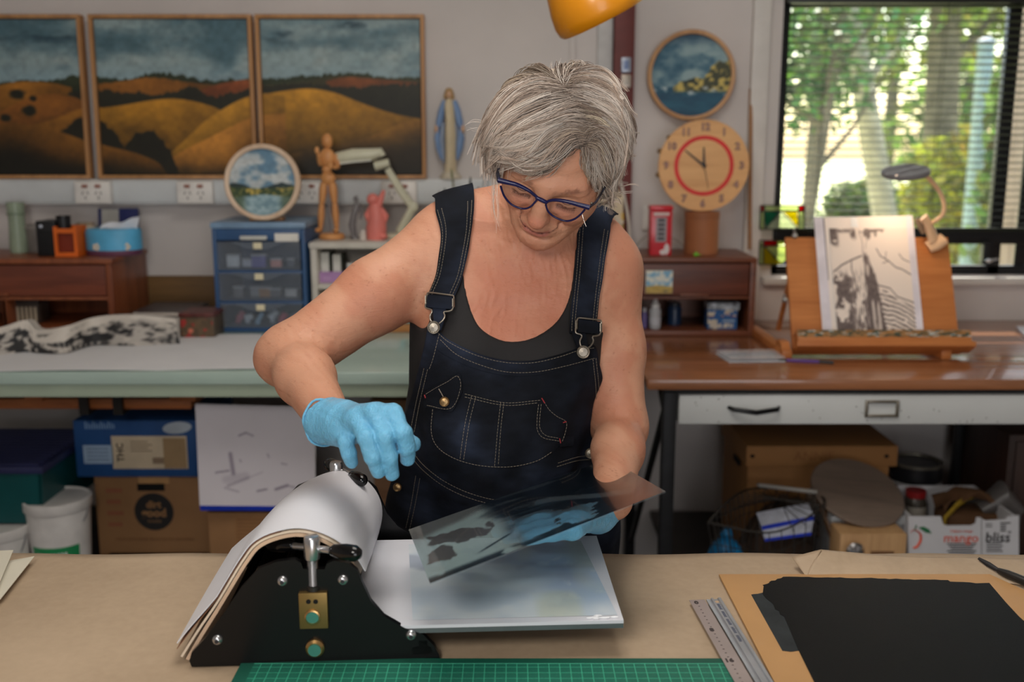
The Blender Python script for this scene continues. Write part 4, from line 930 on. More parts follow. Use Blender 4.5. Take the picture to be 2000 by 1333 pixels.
c = PY(346, 836, 2.77); obj('oval_emblem', MB().lathe([(0, 0), (.042, 0), (.042, .0012), (0, .0012)], 32, Matrix.Translation((c.x, 2.77, c.z)) @ Matrix.Rotation(R(-6), 4, 'Y') @ Matrix.Diagonal((1, 1, .42, 1)) @ Matrix.Rotation(R(90), 4, 'X')), M('emblem_grey', (176, 186, 196), .5), t)
ln = MB()
for k in range(12): ln.box((PY(166+5*k, 835, 2.77).x, 2.7688, PY(166, 838, 2.77).z), (PY(168.6+5*k, 835, 2.77).x, 2.7699, PY(166, 824, 2.77).z-.004*(k % 3)))
obj('carton_print', ln, M('print_pale_blue', (120, 152, 190), .6), t)
# white canvas board with faint drawing and blue bottom edge
tl, tr_, bl_, br_ = PY(381, 790, 2.58), PY(616, 800, 2.62), PY(390, 988, 2.56), PY(616, 990, 2.60)
t = T('white_drawing_board', 'large white board with faint sketch and blue lower edge under bench', 'board', (tl.lerp(tr_, .5).x, 2.6, bl_.z-.01))
def sketch(U, V):
    c = np.ones(U.shape+(3,))*np.array((222, 216, 222)); n = fbm(U*4, V*4, 3, 61)
    c = mixc(c, (206, 200, 204), n*.5)
    def seg(c, a, b, w, s=.7):
        a = np.array(a); b = np.array(b); d = b-a; tt = np.clip(((U-a[0])*d[0]+(V-a[1])*d[1])/(d@d), 0, 1)
        r = np.hypot(U-a[0]-tt*d[0], V-a[1]-tt*d[1]); return mixc(c, (120, 108, 128), smooth(w, w*.3, r)*s)
    for a, b, w, s in (((.36, .70), (.42, .73), .012, .7), ((.42, .73), (.48, .70), .012, .6), ((.28, .52), (.30, .32), .025, .6), ((.15, .33), (.26, .35), .014, .6), ((.25, .20), (.42, .28), .02, .35), ((.42, .28), (.55, .34), .008, .3), ((.22, .18), (.34, .14), .012, .4), ((.50, .15), (.58, .17), .014, .7), ((.66, .17), (.76, .21), .02, .7), ((.76, .21), (.86, .18), .012, .5), ((.6, .52), (.61, .49), .01, .5), ((.72, .43), (.76, .42), .01, .6), ((.24, .26), (.40, .30), .06, .18), ((.36, .46), (.37, .44), .01, .5)):
        c = seg(c, a, b, w, s)
    return c
nb = (tr_-tl).cross(bl_-tl).normalized()
if nb.y < 0: nb = -nb
obj('board_core', MB().prism([tl+nb*.001, tr_+nb*.001, br_+nb*.001, bl_+nb*.001], nb*.02), M('board_white', (214, 210, 212), .7), t)
painted('drawing', bl_, br_-bl_, tl-bl_, 110, 100, sketch, PAINT('pencil_paper', .8), t)
obj('blue_edge', MB().prism([bl_, br_, br_+Vector((0, .004, -.014)), bl_+Vector((0, .004, -.016))], nb*.021), M('edge_blue', (28, 60, 190), .5), t)
# tall brown carton under the drawing board and small ones behind
a = PY(408, 1100, 2.60); b = PY(622, 1002, 2.60)
t = T('tall_brown_carton', 'pale brown carton standing beneath the white drawing board', 'carton', ((a.x+b.x)/2, 2.7, lz))
obj('walls', MB().box((a.x+.005, 2.60, lz+.0005), (b.x, 2.78, b.z), .003), card, t)
pn = MB().box((PY(460, 1050, 2.6).x, 2.5985, PY(460, 1075, 2.6).z), (PY(560, 1050, 2.6).x, 2.5999, PY(460, 1010, 2.6).z))
p_ = obj('printed_panel', pn, M('panel_brown', (150, 108, 68), .75), t)
ln = MB()
for k in range(8): ln.box((PY(464, 1050, 2.6).x, 2.5975, PY(460, 1014+7*k, 2.6).z-.004), (PY(545+10*(k % 2), 1050, 2.6).x, 2.5985, PY(460, 1014+7*k, 2.6).z))
obj('panel_print', ln, M('panel_print', (128, 90, 56), .75), p_)
a = PY(728, 860, 2.75); b = PY(800, 778, 2.75)
t = T('brown_drawer_box', 'brown wooden box under bench just left of the overalls', 'box', ((a.x+b.x)/2, 2.8, lz))
obj('body', MB().box((a.x, 2.75, lz+.0005), (b.x+.06, 3.0, b.z-.03), .003), WOOD('box_brown', (150, 112, 80), (118, 84, 56), .6), t)
obj('lid', MB().box((a.x-.004, 2.745, b.z-.03), (b.x+.064, 3.0, b.z-.005), .003), WOOD('box_lid_brown', (164, 124, 88), (132, 96, 64), .6), t)
c = PY(757, 1012, 2.5)
t = T('red_bag', 'crimson cloth bag on low shelf seen between press and overalls', 'bag', (c.x, 2.6, lz))
obj('bag_body', MB().ball((c.x, 2.62, lz+.085), (.10, .07, .085)), M('crimson_cloth', (176, 40, 66), .8, bump=.3), t)
obj('bag_handle', MB().tube([(c.x-.04, 2.62, lz+.155), (c.x-.02, 2.61, lz+.2), (c.x+.02, 2.61, lz+.2), (c.x+.04, 2.62, lz+.155)], .006, 8), M('crimson_strap', (130, 28, 48), .8), t)
t = T('black_tray', 'shallow black tray on floor edge in front of the cartons', 'tray', (-.75, 2.62, lz))
m = MB(); a = PY(150, 1075, 2.56); b = PY(402, 1075, 2.56)
m.box((a.x, 2.56, lz+.0005), (b.x, 2.78, lz+.006)); m.box((a.x, 2.556, lz+.0005), (b.x, 2.562, lz+.036)); m.box((a.x, 2.778, lz+.0005), (b.x, 2.784, lz+.036)); m.box((a.x-.004, 2.556, lz+.0005), (a.x+.002, 2.784, lz+.036)); m.box((b.x-.002, 2.556, lz+.0005), (b.x+.004, 2.784, lz+.036))
obj('tray_wall', m, M('tray_black', (26, 26, 28), .45), t)
obj('tray_rim', MB().box((a.x-.008, 2.548, lz+.034), (b.x+.008, 2.556, lz+.040), .002), M('tray_rim_black', (34, 34, 36), .4), t)
# ================================================================== right: wooden drafting desk and what stands on and under it
DZ = .85; DF = 2.427; dx0 = PY(1264, 742, DF).x; dx1 = 2.2
dtop = WOOD('desk_top_wood', (162, 106, 70), (122, 74, 44), .26, 0, 3, .35)
black = M('black_steel', (26, 26, 28), .45, .3, var=.15, scale=30)
t = T('wooden_desk', 'brown topped desk on black steel frame with white drawer, by window', 'desk', (1.2, 2.85, 0))
obj('desk_top', MB().box((dx0, DF, DZ-.028), (dx1, WY-.005, DZ), .006), dtop, t)
zr0 = PY(1500, 768, 2.45).z; lx = PY(1308, 900, 2.45).x
fr = MB(); fr.box((lx-.02, 2.45, zr0), (dx1, 2.48, DZ-.03), .002); fr.box((lx-.02, 3.2, zr0), (dx1, 3.23, DZ-.03), .002); fr.box((lx-.02, 2.48, zr0), (lx+.012, 3.2, DZ-.03), .002)
obj('frame_rail', fr, black, t)
xb = PY(1880, 870, 3.2).x
for x, y in ((lx-.02, 2.45), (lx-.02, 3.2), (xb-.02, 3.2), (2.15, 2.45)):
    obj('leg', MB().box((x, y, 0), (x+.034, y+.034, zr0), .003), black, t)
obj('cross_brace', MB().tube([(lx, 3.2, .1), (lx, 2.5, zr0-.02)], .010, 6), black, t)
b0 = PY(1240, 725, 2.75); b1 = PY(1303, 838, 2.47)
obj('side_brace', MB().tube([(b0.x+.06, 2.75, DZ-.04), (lx-.004, 2.462, b1.z)], .009, 6), black, t)
z0, z1 = PY(1500, 828, 2.45).z, PY(1500, 769, 2.45).z; xa = PY(1325, 800, 2.45).x
wd = M('white_enamel_drawer', (214, 216, 214), .35, var=.02, scale=4)
dr = obj('drawer', MB().box((xa, 2.442, z0), (dx1-.02, 2.98, z1-.002), .005), wd, t)
h0, h1 = PY(1424, 797, 2.44), PY(1522, 797, 2.44)
obj('drawer_handle', MB().tube([h0+Vector((0, .004, 0)), h0+Vector((.008, -.014, -.001)), h0.lerp(h1, .5)+Vector((0, -.026, -.006)), h1+Vector((-.008, -.014, -.001)), h1+Vector((0, .004, 0))], [.005, .006, .0065, .006, .005], 10), M('black_gloss_handle', (20, 20, 22), .2, .5), dr)
f0, f1 = PY(1688, 815, 2.44), PY(1756, 782, 2.44); hf = MB(); w = .007
hf.box((f0.x, 2.434, f0.z), (f0.x+w, 2.443, f1.z), .002); hf.box((f1.x-w, 2.434, f0.z), (f1.x, 2.443, f1.z), .002); hf.box((f0.x+w, 2.434, f0.z), (f1.x-w, 2.443, f0.z+w), .002); hf.box((f0.x+w, 2.434, f1.z-w), (f1.x-w, 2.443, f1.z), .002)
obj('label_holder', hf, M('brushed_nickel', (150, 142, 128), .3, .9), dr)
chips = MB(); g = random.Random(5)
for k in range(26):
    px, py = g.choice([(1440, 810), (1650, 800), (1800, 800), (1910, 818), (1360, 778)]); px += g.gauss(0, 40); py = min(824, max(773, py+g.gauss(0, 9))); c = PY(px, py, 2.4415)
    if c.x > xa+.01: chips.box((c.x-.0015*g.random()-.0006, 2.4412, c.z-.002*g.random()-.0006), (c.x+.001, 2.4424, c.z+.001))
stuff(obj('paint_chips', chips, M('chip_dark', (92, 88, 76), .7), dr))
# ---- wooden cabinet on the desk
cfR = 3.0; cxR = .741; cxL = .30; czR = 1.093
t = T('wooden_cabinet', 'dark brown cabinet with one drawer and open shelf on right desk', 'cabinet', (.55, 3.1, DZ))
bo = MB(); bo.box((cxL, cfR-.004, czR-.014), (cxR, 3.28, czR), .003); bo.box((cxR-.018, cfR, DZ+.001), (cxR, 3.275, czR-.014), .002); bo.box((cxL, cfR, DZ+.001), (cxL+.018, 3.275, czR-.014), .002)
bo.box((cxL+.018, 3.265, DZ+.001), (cxR-.018, 3.275, czR-.014)); bo.box((cxL+.018, cfR, DZ+.001), (cxR-.018, 3.265, DZ+.018), .002)
zd = PY(1400, 580, cfR).z
bo.box((cxL+.018, cfR+.004, zd-.008), (cxR-.018, 3.265, zd), .002)
cw = WOOD('dark_teak', (128, 74, 48), (86, 44, 28), .4, 0, 3); cw2 = WOOD('dark_teak_drawer', (112, 60, 42), (76, 38, 26), .42, 0, 3)
obj('carcass', bo, cw, t)
d = obj('drawer', MB().box((cxL+.021, cfR+.002, zd+.003), (cxR-.021, cfR+.02, czR-.018), .003), cw2, t)
xm = PY(1356, 570, cfR).x
obj('finger_pull', MB().box((xm-.045, cfR-.004, zd+.002), (xm+.045, cfR+.003, zd+.010), .002), cw, d)
def mini(U, V):
    n = fbm(U*5, V*5, 4, 71); c = mixc((126, 176, 206), (226, 226, 214), smooth(.4, .65, n+.25*(1-V)*0+.1*(.6-V)))
    c = mixc(c, mixc((210, 184, 104), (170, 140, 70), fbm(U*9, V*9, 3, 72)), smooth(.02, -.02, V-.36+.14*abs(U-.45)))
    return mixc(c, (116, 118, 92), smooth(.12, .06, np.hypot(U-.75, (V-.1)*2)))
a = PY(1260, 573, 2.998); b = PY(1314, 528, 2.998)
t = T('mini_landscape', 'tiny unframed landscape painting propped on dark cabinet drawer', 'painting', ((a.x+b.x)/2, 2.99, a.z))
obj('panel', MB().box((a.x, 2.9905, a.z), (b.x, 2.997, b.z), .001), M('panel_edge', (206, 196, 176), .7), t)
painted('canvas', (a.x+.001, 2.9898, a.z+.001), (b.x-a.x-.002, 0, 0), (0, 0, b.z-a.z-.002), 40, 34, mini, pcan, t)
zS = DZ+.0185
c = PY(1279, 640, 3.04)
t = T('squeeze_bottle', 'grey squeeze bottle with white nozzle on dark cabinet shelf', 'bottle', (c.x, 3.04, zS)); ax = Matrix.Translation((c.x, 3.04, zS))
obj('bottle_body', MB().lathe([(0, 0), (.016, 0), (.0175, .003), (.0175, .058), (.012, .068), (0, .068)], 22, ax), M('bottle_grey', (182, 184, 188), .4), t)
obj('nozzle', MB().lathe([(.0135, .0682), (.0135, .076), (.0095, .079), (.003, .099), (0, .099)], 20, ax), M('nozzle_white', (226, 226, 224), .4), t)
obj('bottle_label', MB().lathe([(.0177, .012), (.0179, .013), (.0179, .036), (.0177, .037)], 22, ax), M('bottle_label_pale', (198, 200, 206), .6), t)
c = PY(1258, 640, 3.06)
t = T('violet_tube', 'small violet tube behind her arm on dark cabinet shelf', 'tube', (c.x, 3.06, zS)); ax = Matrix.Translation((c.x, 3.06, zS))
obj('tube_body', MB().lathe([(0, 0), (.010, 0), (.010, .03), (.008, .05), (0, .05)], 14, ax), M('tube_violet', (112, 98, 150), .4), t)
obj('tube_cap', MB().lathe([(0, .0502), (.006, .0502), (.006, .062), (0, .062)], 14, ax), M('tube_cap_white', (214, 212, 216), .4), t)
def patterned(U, V):
    c = np.ones(U.shape+(3,))*np.array((36, 92, 152.)); n = fbm(U*6+2, V*6, 2, 81); m = fbm(U*5, V*5+7, 2, 82)
    up = smooth(.66, .70, V); c = mixc(c, (206, 196, 176), smooth(.55, .6, n)*up+smooth(.5, .55, m)*smooth(.62, .5, V)*smooth(.38, .30, U))
    c = mixc(c, (160, 70, 66), smooth(.03, .01, abs(V-.66))*smooth(.45, .5, n)); c = mixc(c, (120, 70, 110), up*smooth(.62, .66, m)*smooth(.6, .7, U))
    c = mixc(c, (150, 170, 190), smooth(.06, .04, abs(V-.44))*smooth(.22, .20, abs(U-.72)))
    c = mixc(c, (206, 196, 180), smooth(.13, .11, abs(V-.2))*smooth(.42, .40, abs(U-.46))*smooth(.34, .4, fbm(U*22, V*6, 2, 83)))
    return mixc(c, (40, 50, 90), smooth(.62, .68, fbm(U*8, V*8, 2, 84))*smooth(.12, .05, V))
a = PY(1381, 648, 3.03); b = PY(1445, 592, 3.03)
t = T('patterned_box', 'little blue and cream patterned box in dark cabinet shelf', 'box', ((a.x+b.x)/2, 3.05, zS))
obj('body', MB().box((a.x, 3.03, zS), (b.x-.006, 3.09, b.z-.022), .002), M('box_blue', (40, 92, 150), .5, var=.1), t)
obj('lid', MB().box((a.x-.001, 3.028, b.z-.022), (b.x, 3.092, b.z), .002), M('lid_cream_blue', (150, 158, 166), .5, var=.5, scale=50), t)
painted('printed_front', (a.x, 3.0285, zS), (b.x-a.x-.007, 0, 0), (0, 0, b.z-.022-zS), 44, 34, patterned, PAINT('box_print', .5), t)
c = PY(1316, 640, 3.12)
t = T('blue_jar', 'dark blue jar in deep shade of dark cabinet shelf', 'jar', (c.x, 3.12, zS)); ax = Matrix.Translation((c.x, 3.12, zS))
obj('jar_body', MB().lathe([(0, 0), (.022, 0), (.023, .05), (.019, .06), (0, .06)], 20, ax), M('jar_dark_blue', (36, 60, 92), .3), t)
obj('jar_lid', MB().lathe([(0, .0602), (.02, .0602), (.02, .07), (0, .07)], 20, ax), M('jar_lid_dark', (50, 52, 60), .4), t)
# ---- on top of the cabinet: phone-box tin, clock on its stand, cable, green tag
zc_ = czR+.0005
a = PY(1269, 495, 3.06); b = PY(1314, 402, 3.06); red = M('phone_red', (196, 26, 40), .3, coat=.3)
t = T('phone_box_tin', 'red tin shaped like a telephone box, on the dark cabinet', 'tin', ((a.x+b.x)/2, 3.08, zc_)); xm = (a.x+b.x)/2; w = (b.x-a.x)/2; zt_ = b.z
obj('body', MB().box((xm-w, 3.06, zc_), (xm+w, 3.115, zt_-.016), .003), red, t)
obj('roof', MB().box((xm-w-.002, 3.057, zt_-.016), (xm+w+.002, 3.118, zt_), .005), red, t)
obj('sign_strip', MB().box((xm-w*.72, 3.0585, zt_-.030), (xm+w*.72, 3.0605, zt_-.021)), M('sign_cream', (212, 196, 190), .5), t)
wn = obj('window_panel', MB().box((xm-w*.5, 3.0585, zc_+.042), (xm+w*.5, 3.0605, zt_-.036)), M('panel_grey', (150, 140, 142), .4), t)
bars = MB()
for k in range(5): bars.box((xm-w*.3, 3.0575, zc_+.048+.014*k), (xm+w*.3, 3.0588, zc_+.057+.014*k))
obj('window_pane_print', bars, M('pane_dark', (64, 56, 60), .4), wn)
obj('white_bear_print', MB().ball((xm+w*.55, 3.061, zc_+.020), (.010, .002, .020), 12).ball((xm+w*.2, 3.061, zc_+.010), (.012, .002, .009), 12), M('print_white', (216, 206, 204), .5), t)
# cork stand
a = PY(1340, 493, 3.09); b = PY(1410, 415, 3.09)
t = T('brown_canister', 'plain tan brown canister under the wooden clock', 'canister', ((a.x+b.x)/2, 3.14, zc_)); xm = (a.x+b.x)/2; rr = (b.x-a.x)/2
ax = Matrix.Translation((xm, 3.13, zc_)); hh = b.z-zc_
obj('canister_body', MB().lathe([(0, 0), (rr, 0), (rr, hh-.02), (0, hh-.02)], 36, ax), M('tan_card', (160, 100, 62), .6, var=.05), t)
obj('canister_lid', MB().lathe([(0, hh-.02), (rr+.0015, hh-.02), (rr+.0015, hh), (0, hh)], 36, ax), M('tan_card_lid', (150, 92, 56), .6), t)
# clock
cc = PY(1374, 330, 3.13); r = .140; cY = 3.125
cc.z = max(cc.z, zc_+hh+r+.001)
ply = WOOD('birch_ply', (232, 180, 120), (206, 150, 94), .5, 0, 2)
t = T('wooden_clock', 'round plywood clock with red ring and black hands on canister', 'clock', (cc.x, cY, cc.z-r))
F4 = Matrix.Translation((cc.x, cY, cc.z)) @ Matrix.Rotation(R(90), 4, 'X')      # local Z towards the camera
obj('face', MB().lathe([(0, -.014), (r, -.014), (r, -.001), (r-.001, 0), (0, 0)], 72, F4), ply, t)
obj('red_ring', MB().lathe([(.080, .0002), (.080, .002), (.092, .002), (.092, .0002)], 72, F4), M('ring_red', (214, 44, 40), .5), t)
num = M('numeral_pale', (196, 150, 140), .6); nmd = M('numeral_edge', (96, 70, 62), .6)
for k in range(1, 13):
    q_ = R(90-30*k); x = cc.x+.117*math.cos(q_); z = cc.z+.117*math.sin(q_)
    o = text('numeral', str(k), .030, (x, cY-.0006, z), FACE, nmd, t, bold=.0016)
    text('numeral_fill', str(k), .030, (x, cY-.0014, z), FACE, num, o, bold=-.0003)
hb = M('hand_black', (40, 32, 28), .4)
def hand(nm, ang, L, w, y, back=.0):
    d = Vector((math.sin(R(ang)), 0, math.cos(R(ang)))); n = Vector((d.z, 0, -d.x)); c = Vector((cc.x, cY-y, cc.z))
    obj(nm, MB().prism([c-d*back+n*w, c+d*L*.95+n*w*.5, c+d*L, c+d*L*.95-n*w*.5, c-d*back-n*w], (0, -.0012, 0)), hb, t)
hand('hour_hand', -3, .058, .0042, .003); hand('minute_hand', -52, .078, .0036, .0045); hand('second_hand', 168, .075, .0010, .006)
obj('hand_boss', MB().lathe([(0, .002), (.006, .002), (.006, .009), (0, .010)], 20, F4), hb, t)
kn = MB()
for dx, dz in ((-.108, .085), (-.136, .045), (-.139, -.028)): kn.ball((cc.x+dx, cY+.012, cc.z+dz), (.009, .008, .009), 10)
obj('edge_peg', kn, M('peg_dark', (120, 92, 62), .6), t)
# sea painting
def sea(U, V):
    n = fbm(U*4, V*6, 4, 91); n2 = fbm(U*16, V*20, 3, 92)
    c = mixc((52, 96, 120), (150, 176, 180), smooth(.3, .72, n+.15*(.8-V))); c = mixc(c, (44, 72, 96), smooth(.8, 1, V)*.7)
    s = smooth(.01, -.01, V-.36); c = mixc(c, mixc((20, 62, 88), (44, 104, 128), fbm(U*6, V*22, 3, 93)), s)
    rk = np.interp(U, [0, .22, .30, .42, .55, .66, .74, .84, .92, 1], [0, 0, .38, .44, .47, .46, .58, .68, .66, .7]) + .05*(n2-.5)
    m = smooth(.01, -.01, V-rk)*smooth(.20, .26, U)*smooth(.28, .33, V)
    c = mixc(c, mixc((70, 74, 54), (206, 184, 100), smooth(.38, .62, n2+.1*(fbm(U*7, V*7, 2, 95)-.5))), m)
    c = mixc(c, (46, 56, 44), smooth(.05, .02, abs(V-.445))*smooth(.10, .06, abs(U-.47))*m*1.2)
    return mixc(c, (206, 216, 216), smooth(.05, .0, abs(V-.31-.03*np.sin(U*11)))*smooth(.5, .68, fbm(U*16, V*26, 3, 96))*.9)
c = PY(1348, 148, WY-.02); Rr = .140; nrm = Vector((0, -1, 0))
t = T('round_sea_painting', 'round sea painting with yellow cliffs on wall above the clock', 'painting', (c.x, WY-.02, c.z-Rr))
c.y = WY-.026; ring_frame('ring_frame', c, Rr, Rr-.013, nrm, .022, WOOD('hoop_wood', (204, 158, 112), (176, 128, 84), .5, 2, 2), t)
painted_disc('canvas', c+nrm*.010, Vector((Rr-.011, 0, 0)), Vector((0, 0, Rr-.011)), 64, sea, pcan, t)
obj('backing', MB().lathe([(0, -.024), (Rr-.004, -.024), (Rr-.004, .001), (0, .001)], 48, Matrix.Translation(c) @ Matrix.Rotation(R(90), 4, 'X')), oak, t)
# dowel stick leaning
a = PY(1464, 488, 3.25); b = PY(1467, 176, 3.29)
t = T('wooden_dowel', 'thin wooden dowel leaning upright beside the white window jamb', 'dowel', (a.x, 3.25, zc_))
a.z = zc_; obj('stick', MB().tube([a, b], .0065, 10), WOOD('dowel_wood', (168, 124, 86), (140, 98, 62), .6, 2), t)
obj('stick_end', MB().tube([b, b+Vector((0, 0, .006))], [.0068, .004], 10), M('dowel_end', (120, 86, 56), .6), t)
# reel device behind left strap of the dungarees
rY = 3.20; cr_ = M('cream_board', (206, 188, 156), .5); S = lambda px, py, dy=0: PY(px, py, rY+dy)
a = S(1150, 500); b = S(1218, 368)
t = T('reel_board', 'cream board with big round reel beside red post, behind her shoulder', 'reel holder', ((a.x+b.x)/2, rY, czR))
obj('board', MB().prism([S(1150, 500), S(1216, 500), S(1217, 385), S(1206, 369), S(1150, 369)], (0, .014, 0)), cr_, t)
obj('yellow_edge', MB().prism([S(1211, 500, -.001), S(1217, 500, -.001), S(1218, 416, -.001), S(1214, 416, -.001)], (0, .016, 0)), M('mustard_edge', (206, 168, 70), .5), t)
obj('black_slot', MB().prism([S(1150, 395, -.002), S(1198, 395, -.002), S(1199, 406, -.002), S(1150, 406, -.002)], (0, .002, 0)), M('slot_black', (18, 16, 14), .8), t)
c = S(1177, 419, -.012); rl = obj('reel', MB().lathe([(0, 0), (.028, 0), (.030, .003), (.030, .012), (.028, .014), (.012, .015), (.010, .018), (0, .018)], 36, Matrix.Translation(c) @ Matrix.Rotation(R(90), 4, 'X')), M('reel_cream', (216, 202, 174), .5), t)
obj('hub', MB().lathe([(0, .018), (.005, .018), (.005, .022), (0, .022)], 16, Matrix.Translation(c) @ Matrix.Rotation(R(90), 4, 'X')), M('hub_grey', (110, 112, 106), .4), rl)
obj('lever', MB().tube([S(1186, 402, -.03), S(1200, 420, -.03), S(1216, 436, -.02)], [.005, .006, .009], 10, flat=.5), M('lever_cream', (220, 208, 184), .5), t)
obj('lower_plate', MB().prism([S(1178, 436, -.002), S(1212, 428, -.002), S(1214, 446, -.002), S(1180, 448, -.002)], (0, .003, 0)), M('plate_white', (214, 206, 190), .5), t)
# white cable
pts = [PY(x, y, 3.22) for x, y in ((1196, 330), (1210, 350), (1219, 385), (1226, 420), (1229, 455), (1231, 488))]
tag(obj('white_cable', MB().tube(spline(pts, 24), .0048, 8), M('cable_white', (206, 198, 186), .5)), 'thick cream cable curving down beside the red post to cabinet', 'cable')
pts = [PY(1232, 492, 3.19), PY(1245, 478, 3.22), PY(1262, 462, 3.28), PY(1282, 452, 3.29), PY(1322, 470, 3.28), PY(1342, 490, 3.2)]
tag(obj('thin_cable', MB().tube(spline(pts, 30), .0022, 6), M('cable_grey', (150, 138, 126), .5)), 'thin grey cable looping along wall behind the phone box tin', 'cable')
a = PY(1256, 420, 3.29)
t = T('wall_socket', 'white wall socket half hidden behind the phone box tin', 'power outlet', (a.x+.02, 3.30, a.z))
obj('plate', MB().box((a.x, 3.297, a.z-.05), (a.x+.09, 3.309, a.z+.03), .003), M('outlet_white', (0, 0, 0)), t)
obj('rocker', MB().box((a.x+.02, 3.293, a.z-.01), (a.x+.035, 3.298, a.z+.008), .002), M('switch_white', (226, 224, 218), .4), t)
c = PY(1358, 487, 3.05)
t = T('green_tag', 'tiny bright green plastic tag at the foot of the canister', 'tag', (c.x, 3.04, zc_))
obj('tag_body', MB().ball((c.x, 3.035, zc_+.0065), (.0075, .005, .0062), 12), M('lime_plastic', (112, 196, 52), .4), t)
obj('tag_loop', MB().tube([(c.x+.006, 3.035, zc_+.004), (c.x+.012, 3.033, zc_+.006), (c.x+.014, 3.036, zc_+.0025)], .0015, 6), M('lime_plastic', (0, 0, 0)), t)
# ---- stained glass pieces on the window
def stained(lab, pieces, quad, came, Y, z0):
    t = T('stained_glass_panel', lab, 'stained glass', (quad[0].x, Y, quad[0].z))
    for k, (poly, col) in enumerate(pieces):
        pp = [PY(x, y, Y) for x, y in poly]
        n = 'glass_' + '%d_%d_%d' % col
        if n not in _mats:
            m, nt, b = newmat(n); tr = nt.nodes.new('ShaderNodeBsdfTransparent'); tl = nt.nodes.new('ShaderNodeBsdfTranslucent'); c4 = (*srgb(col), 1)
            tr.inputs[0].default_value = c4; tl.inputs[0].default_value = c4; b.inputs['Base Color'].default_value = c4; b.inputs['Roughness'].default_value = .15
            x1 = nt.nodes.new('ShaderNodeMixShader'); x1.inputs[0].default_value = .22; x2 = nt.nodes.new('ShaderNodeMixShader'); x2.inputs[0].default_value = .06
            nt.links.new(tr.outputs[0], x1.inputs[1]); nt.links.new(tl.outputs[0], x1.inputs[2]); nt.links.new(x1.outputs[0], x2.inputs[1]); nt.links.new(b.outputs[0], x2.inputs[2]); nt.links.new(x2.outputs[0], nt.nodes['Material Output'].inputs[0]); _mats[n] = m
        obj('glass_piece', MB().prism(pp, (0, .003, 0)), _mats[n], t, False)
    cm_ = MB()
    for a, b in came: cm_.tube([PY(a[0], a[1], Y-.001), PY(b[0], b[1], Y-.001)], .0022, 6)
    obj('lead_came', cm_, M('lead', (60, 62, 62), .5, .6), t)
    return t
W_ = (222, 232, 190); TE = (84, 168, 140); YE = (214, 200, 40); RE = (214, 36, 40); BL = (80, 130, 180)
stained('square stained glass panel with teal and yellow triangles on upper pane', [
    ([(1486, 403), (1492, 403), (1492, 413), (1486, 413)], RE), ([(1493, 403), (1560, 403), (1560, 412), (1493, 412)], W_), ([(1561, 402), (1571, 402), (1571, 413), (1561, 413)], RE),
    ([(1493, 414), (1524, 414), (1496, 446)], TE), ([(1486, 414), (1492, 414), (1494, 447), (1484, 447)], W_), ([(1527, 415), (1498, 447), (1557, 447)], (226, 232, 214)), ([(1530, 414), (1558, 414), (1558, 444)], YE), ([(1560, 414), (1571, 414), (1570, 447), (1560, 447)], W_)],
    [PY(1484, 448, 3.262)], [((1484, 448), (1486, 402)), ((1486, 402), (1572, 402)), ((1572, 402), (1571, 448)), ((1571, 448), (1484, 448)), ((1485, 413), (1571, 413)), ((1493, 402), (1493, 448)), ((1560, 402), (1559, 448)), ((1495, 447), (1526, 413)), ((1526, 413), (1558, 447))], 3.262, 0)
stained('stained glass panel with red top and yellow corner on lower pane', [
    ([(1484, 474), (1490, 474), (1490, 516), (1482, 516)], W_), ([(1494, 470), (1520, 470), (1516, 480), (1490, 480)], RE), ([(1521, 470), (1534, 470), (1528, 479), (1518, 479)], (214, 226, 150)), ([(1493, 482), (1524, 516), (1492, 516)], YE), ([(1496, 482), (1538, 482), (1538, 504), (1527, 515)], (220, 228, 176)), ([(1529, 516), (1538, 506), (1538, 516)], BL)],
    [PY(1482, 517, 3.28)], [((1482, 517), (1484, 470)), ((1484, 470), (1538, 470)), ((1482, 517), (1539, 517)), ((1491, 470), (1491, 517)), ((1484, 481), (1538, 481)), ((1493, 481), (1527, 517)), ((1539, 504), (1527, 517))], 3.28, 0)
# ---- table easel with a print, a clip lamp
ew = WOOD('easel_wood', (206, 132, 72), (170, 98, 46), .45, 0, 2)
pb0 = PY(1548, 668, 2.70); pt0 = PY(1535, 465, 2.88)
ang = math.atan2(2.88-2.70, pt0.z-pb0.z)
E = Matrix.Translation((0, 2.70, pb0.z)) @ Matrix.Rotation(-ang, 4, 'X')       # local x, -y front, z up the board
en = Vector((0, -math.cos(ang), math.sin(ang)))
ei = E.inverted()
def EL(px, py, off=0.):
    """pixel -> point on the board plane (board-local coordinates)"""
    w = PPL(px, py, E @ Vector((0, -off, 0)), en); return ei @ w
t = T('table_easel', 'tilted wooden table easel with paint spattered tray on the right desk', 'easel', ((pb0.x)+.2, 2.75, DZ))
A_, B_, C_, D_ = EL(1549, 690), EL(1876, 690), EL(1851, 464), EL(1534, 465)
obj('board', MB(E).prism([(A_.x, 0, A_.z), (B_.x, 0, A_.z), (C_.x, 0, C_.z), (D_.x, 0, C_.z)], (0, .012, 0)), ew, t)
tz0, tz1 = EL(1700, 684).z, EL(1700, 655).z; xl, xr_ = EL(1550, 670).x, EL(1884, 670).x
def spatter(U, V):
    n = fbm(U*46, V*6, 4, 101); k = fbm(U*30+4, V*5, 3, 102)
    c = mixc((110, 116, 92), (66, 74, 60), smooth(.4, .6, n)); c = mixc(c, (196, 206, 204), smooth(.6, .7, k)); return mixc(c, (178, 118, 64), smooth(.56, .44, n)*.8)
obj('tray', MB(E).box((xl, -.045, tz0+.004), (xr_, 0, tz1-.004), .002), ew, t)
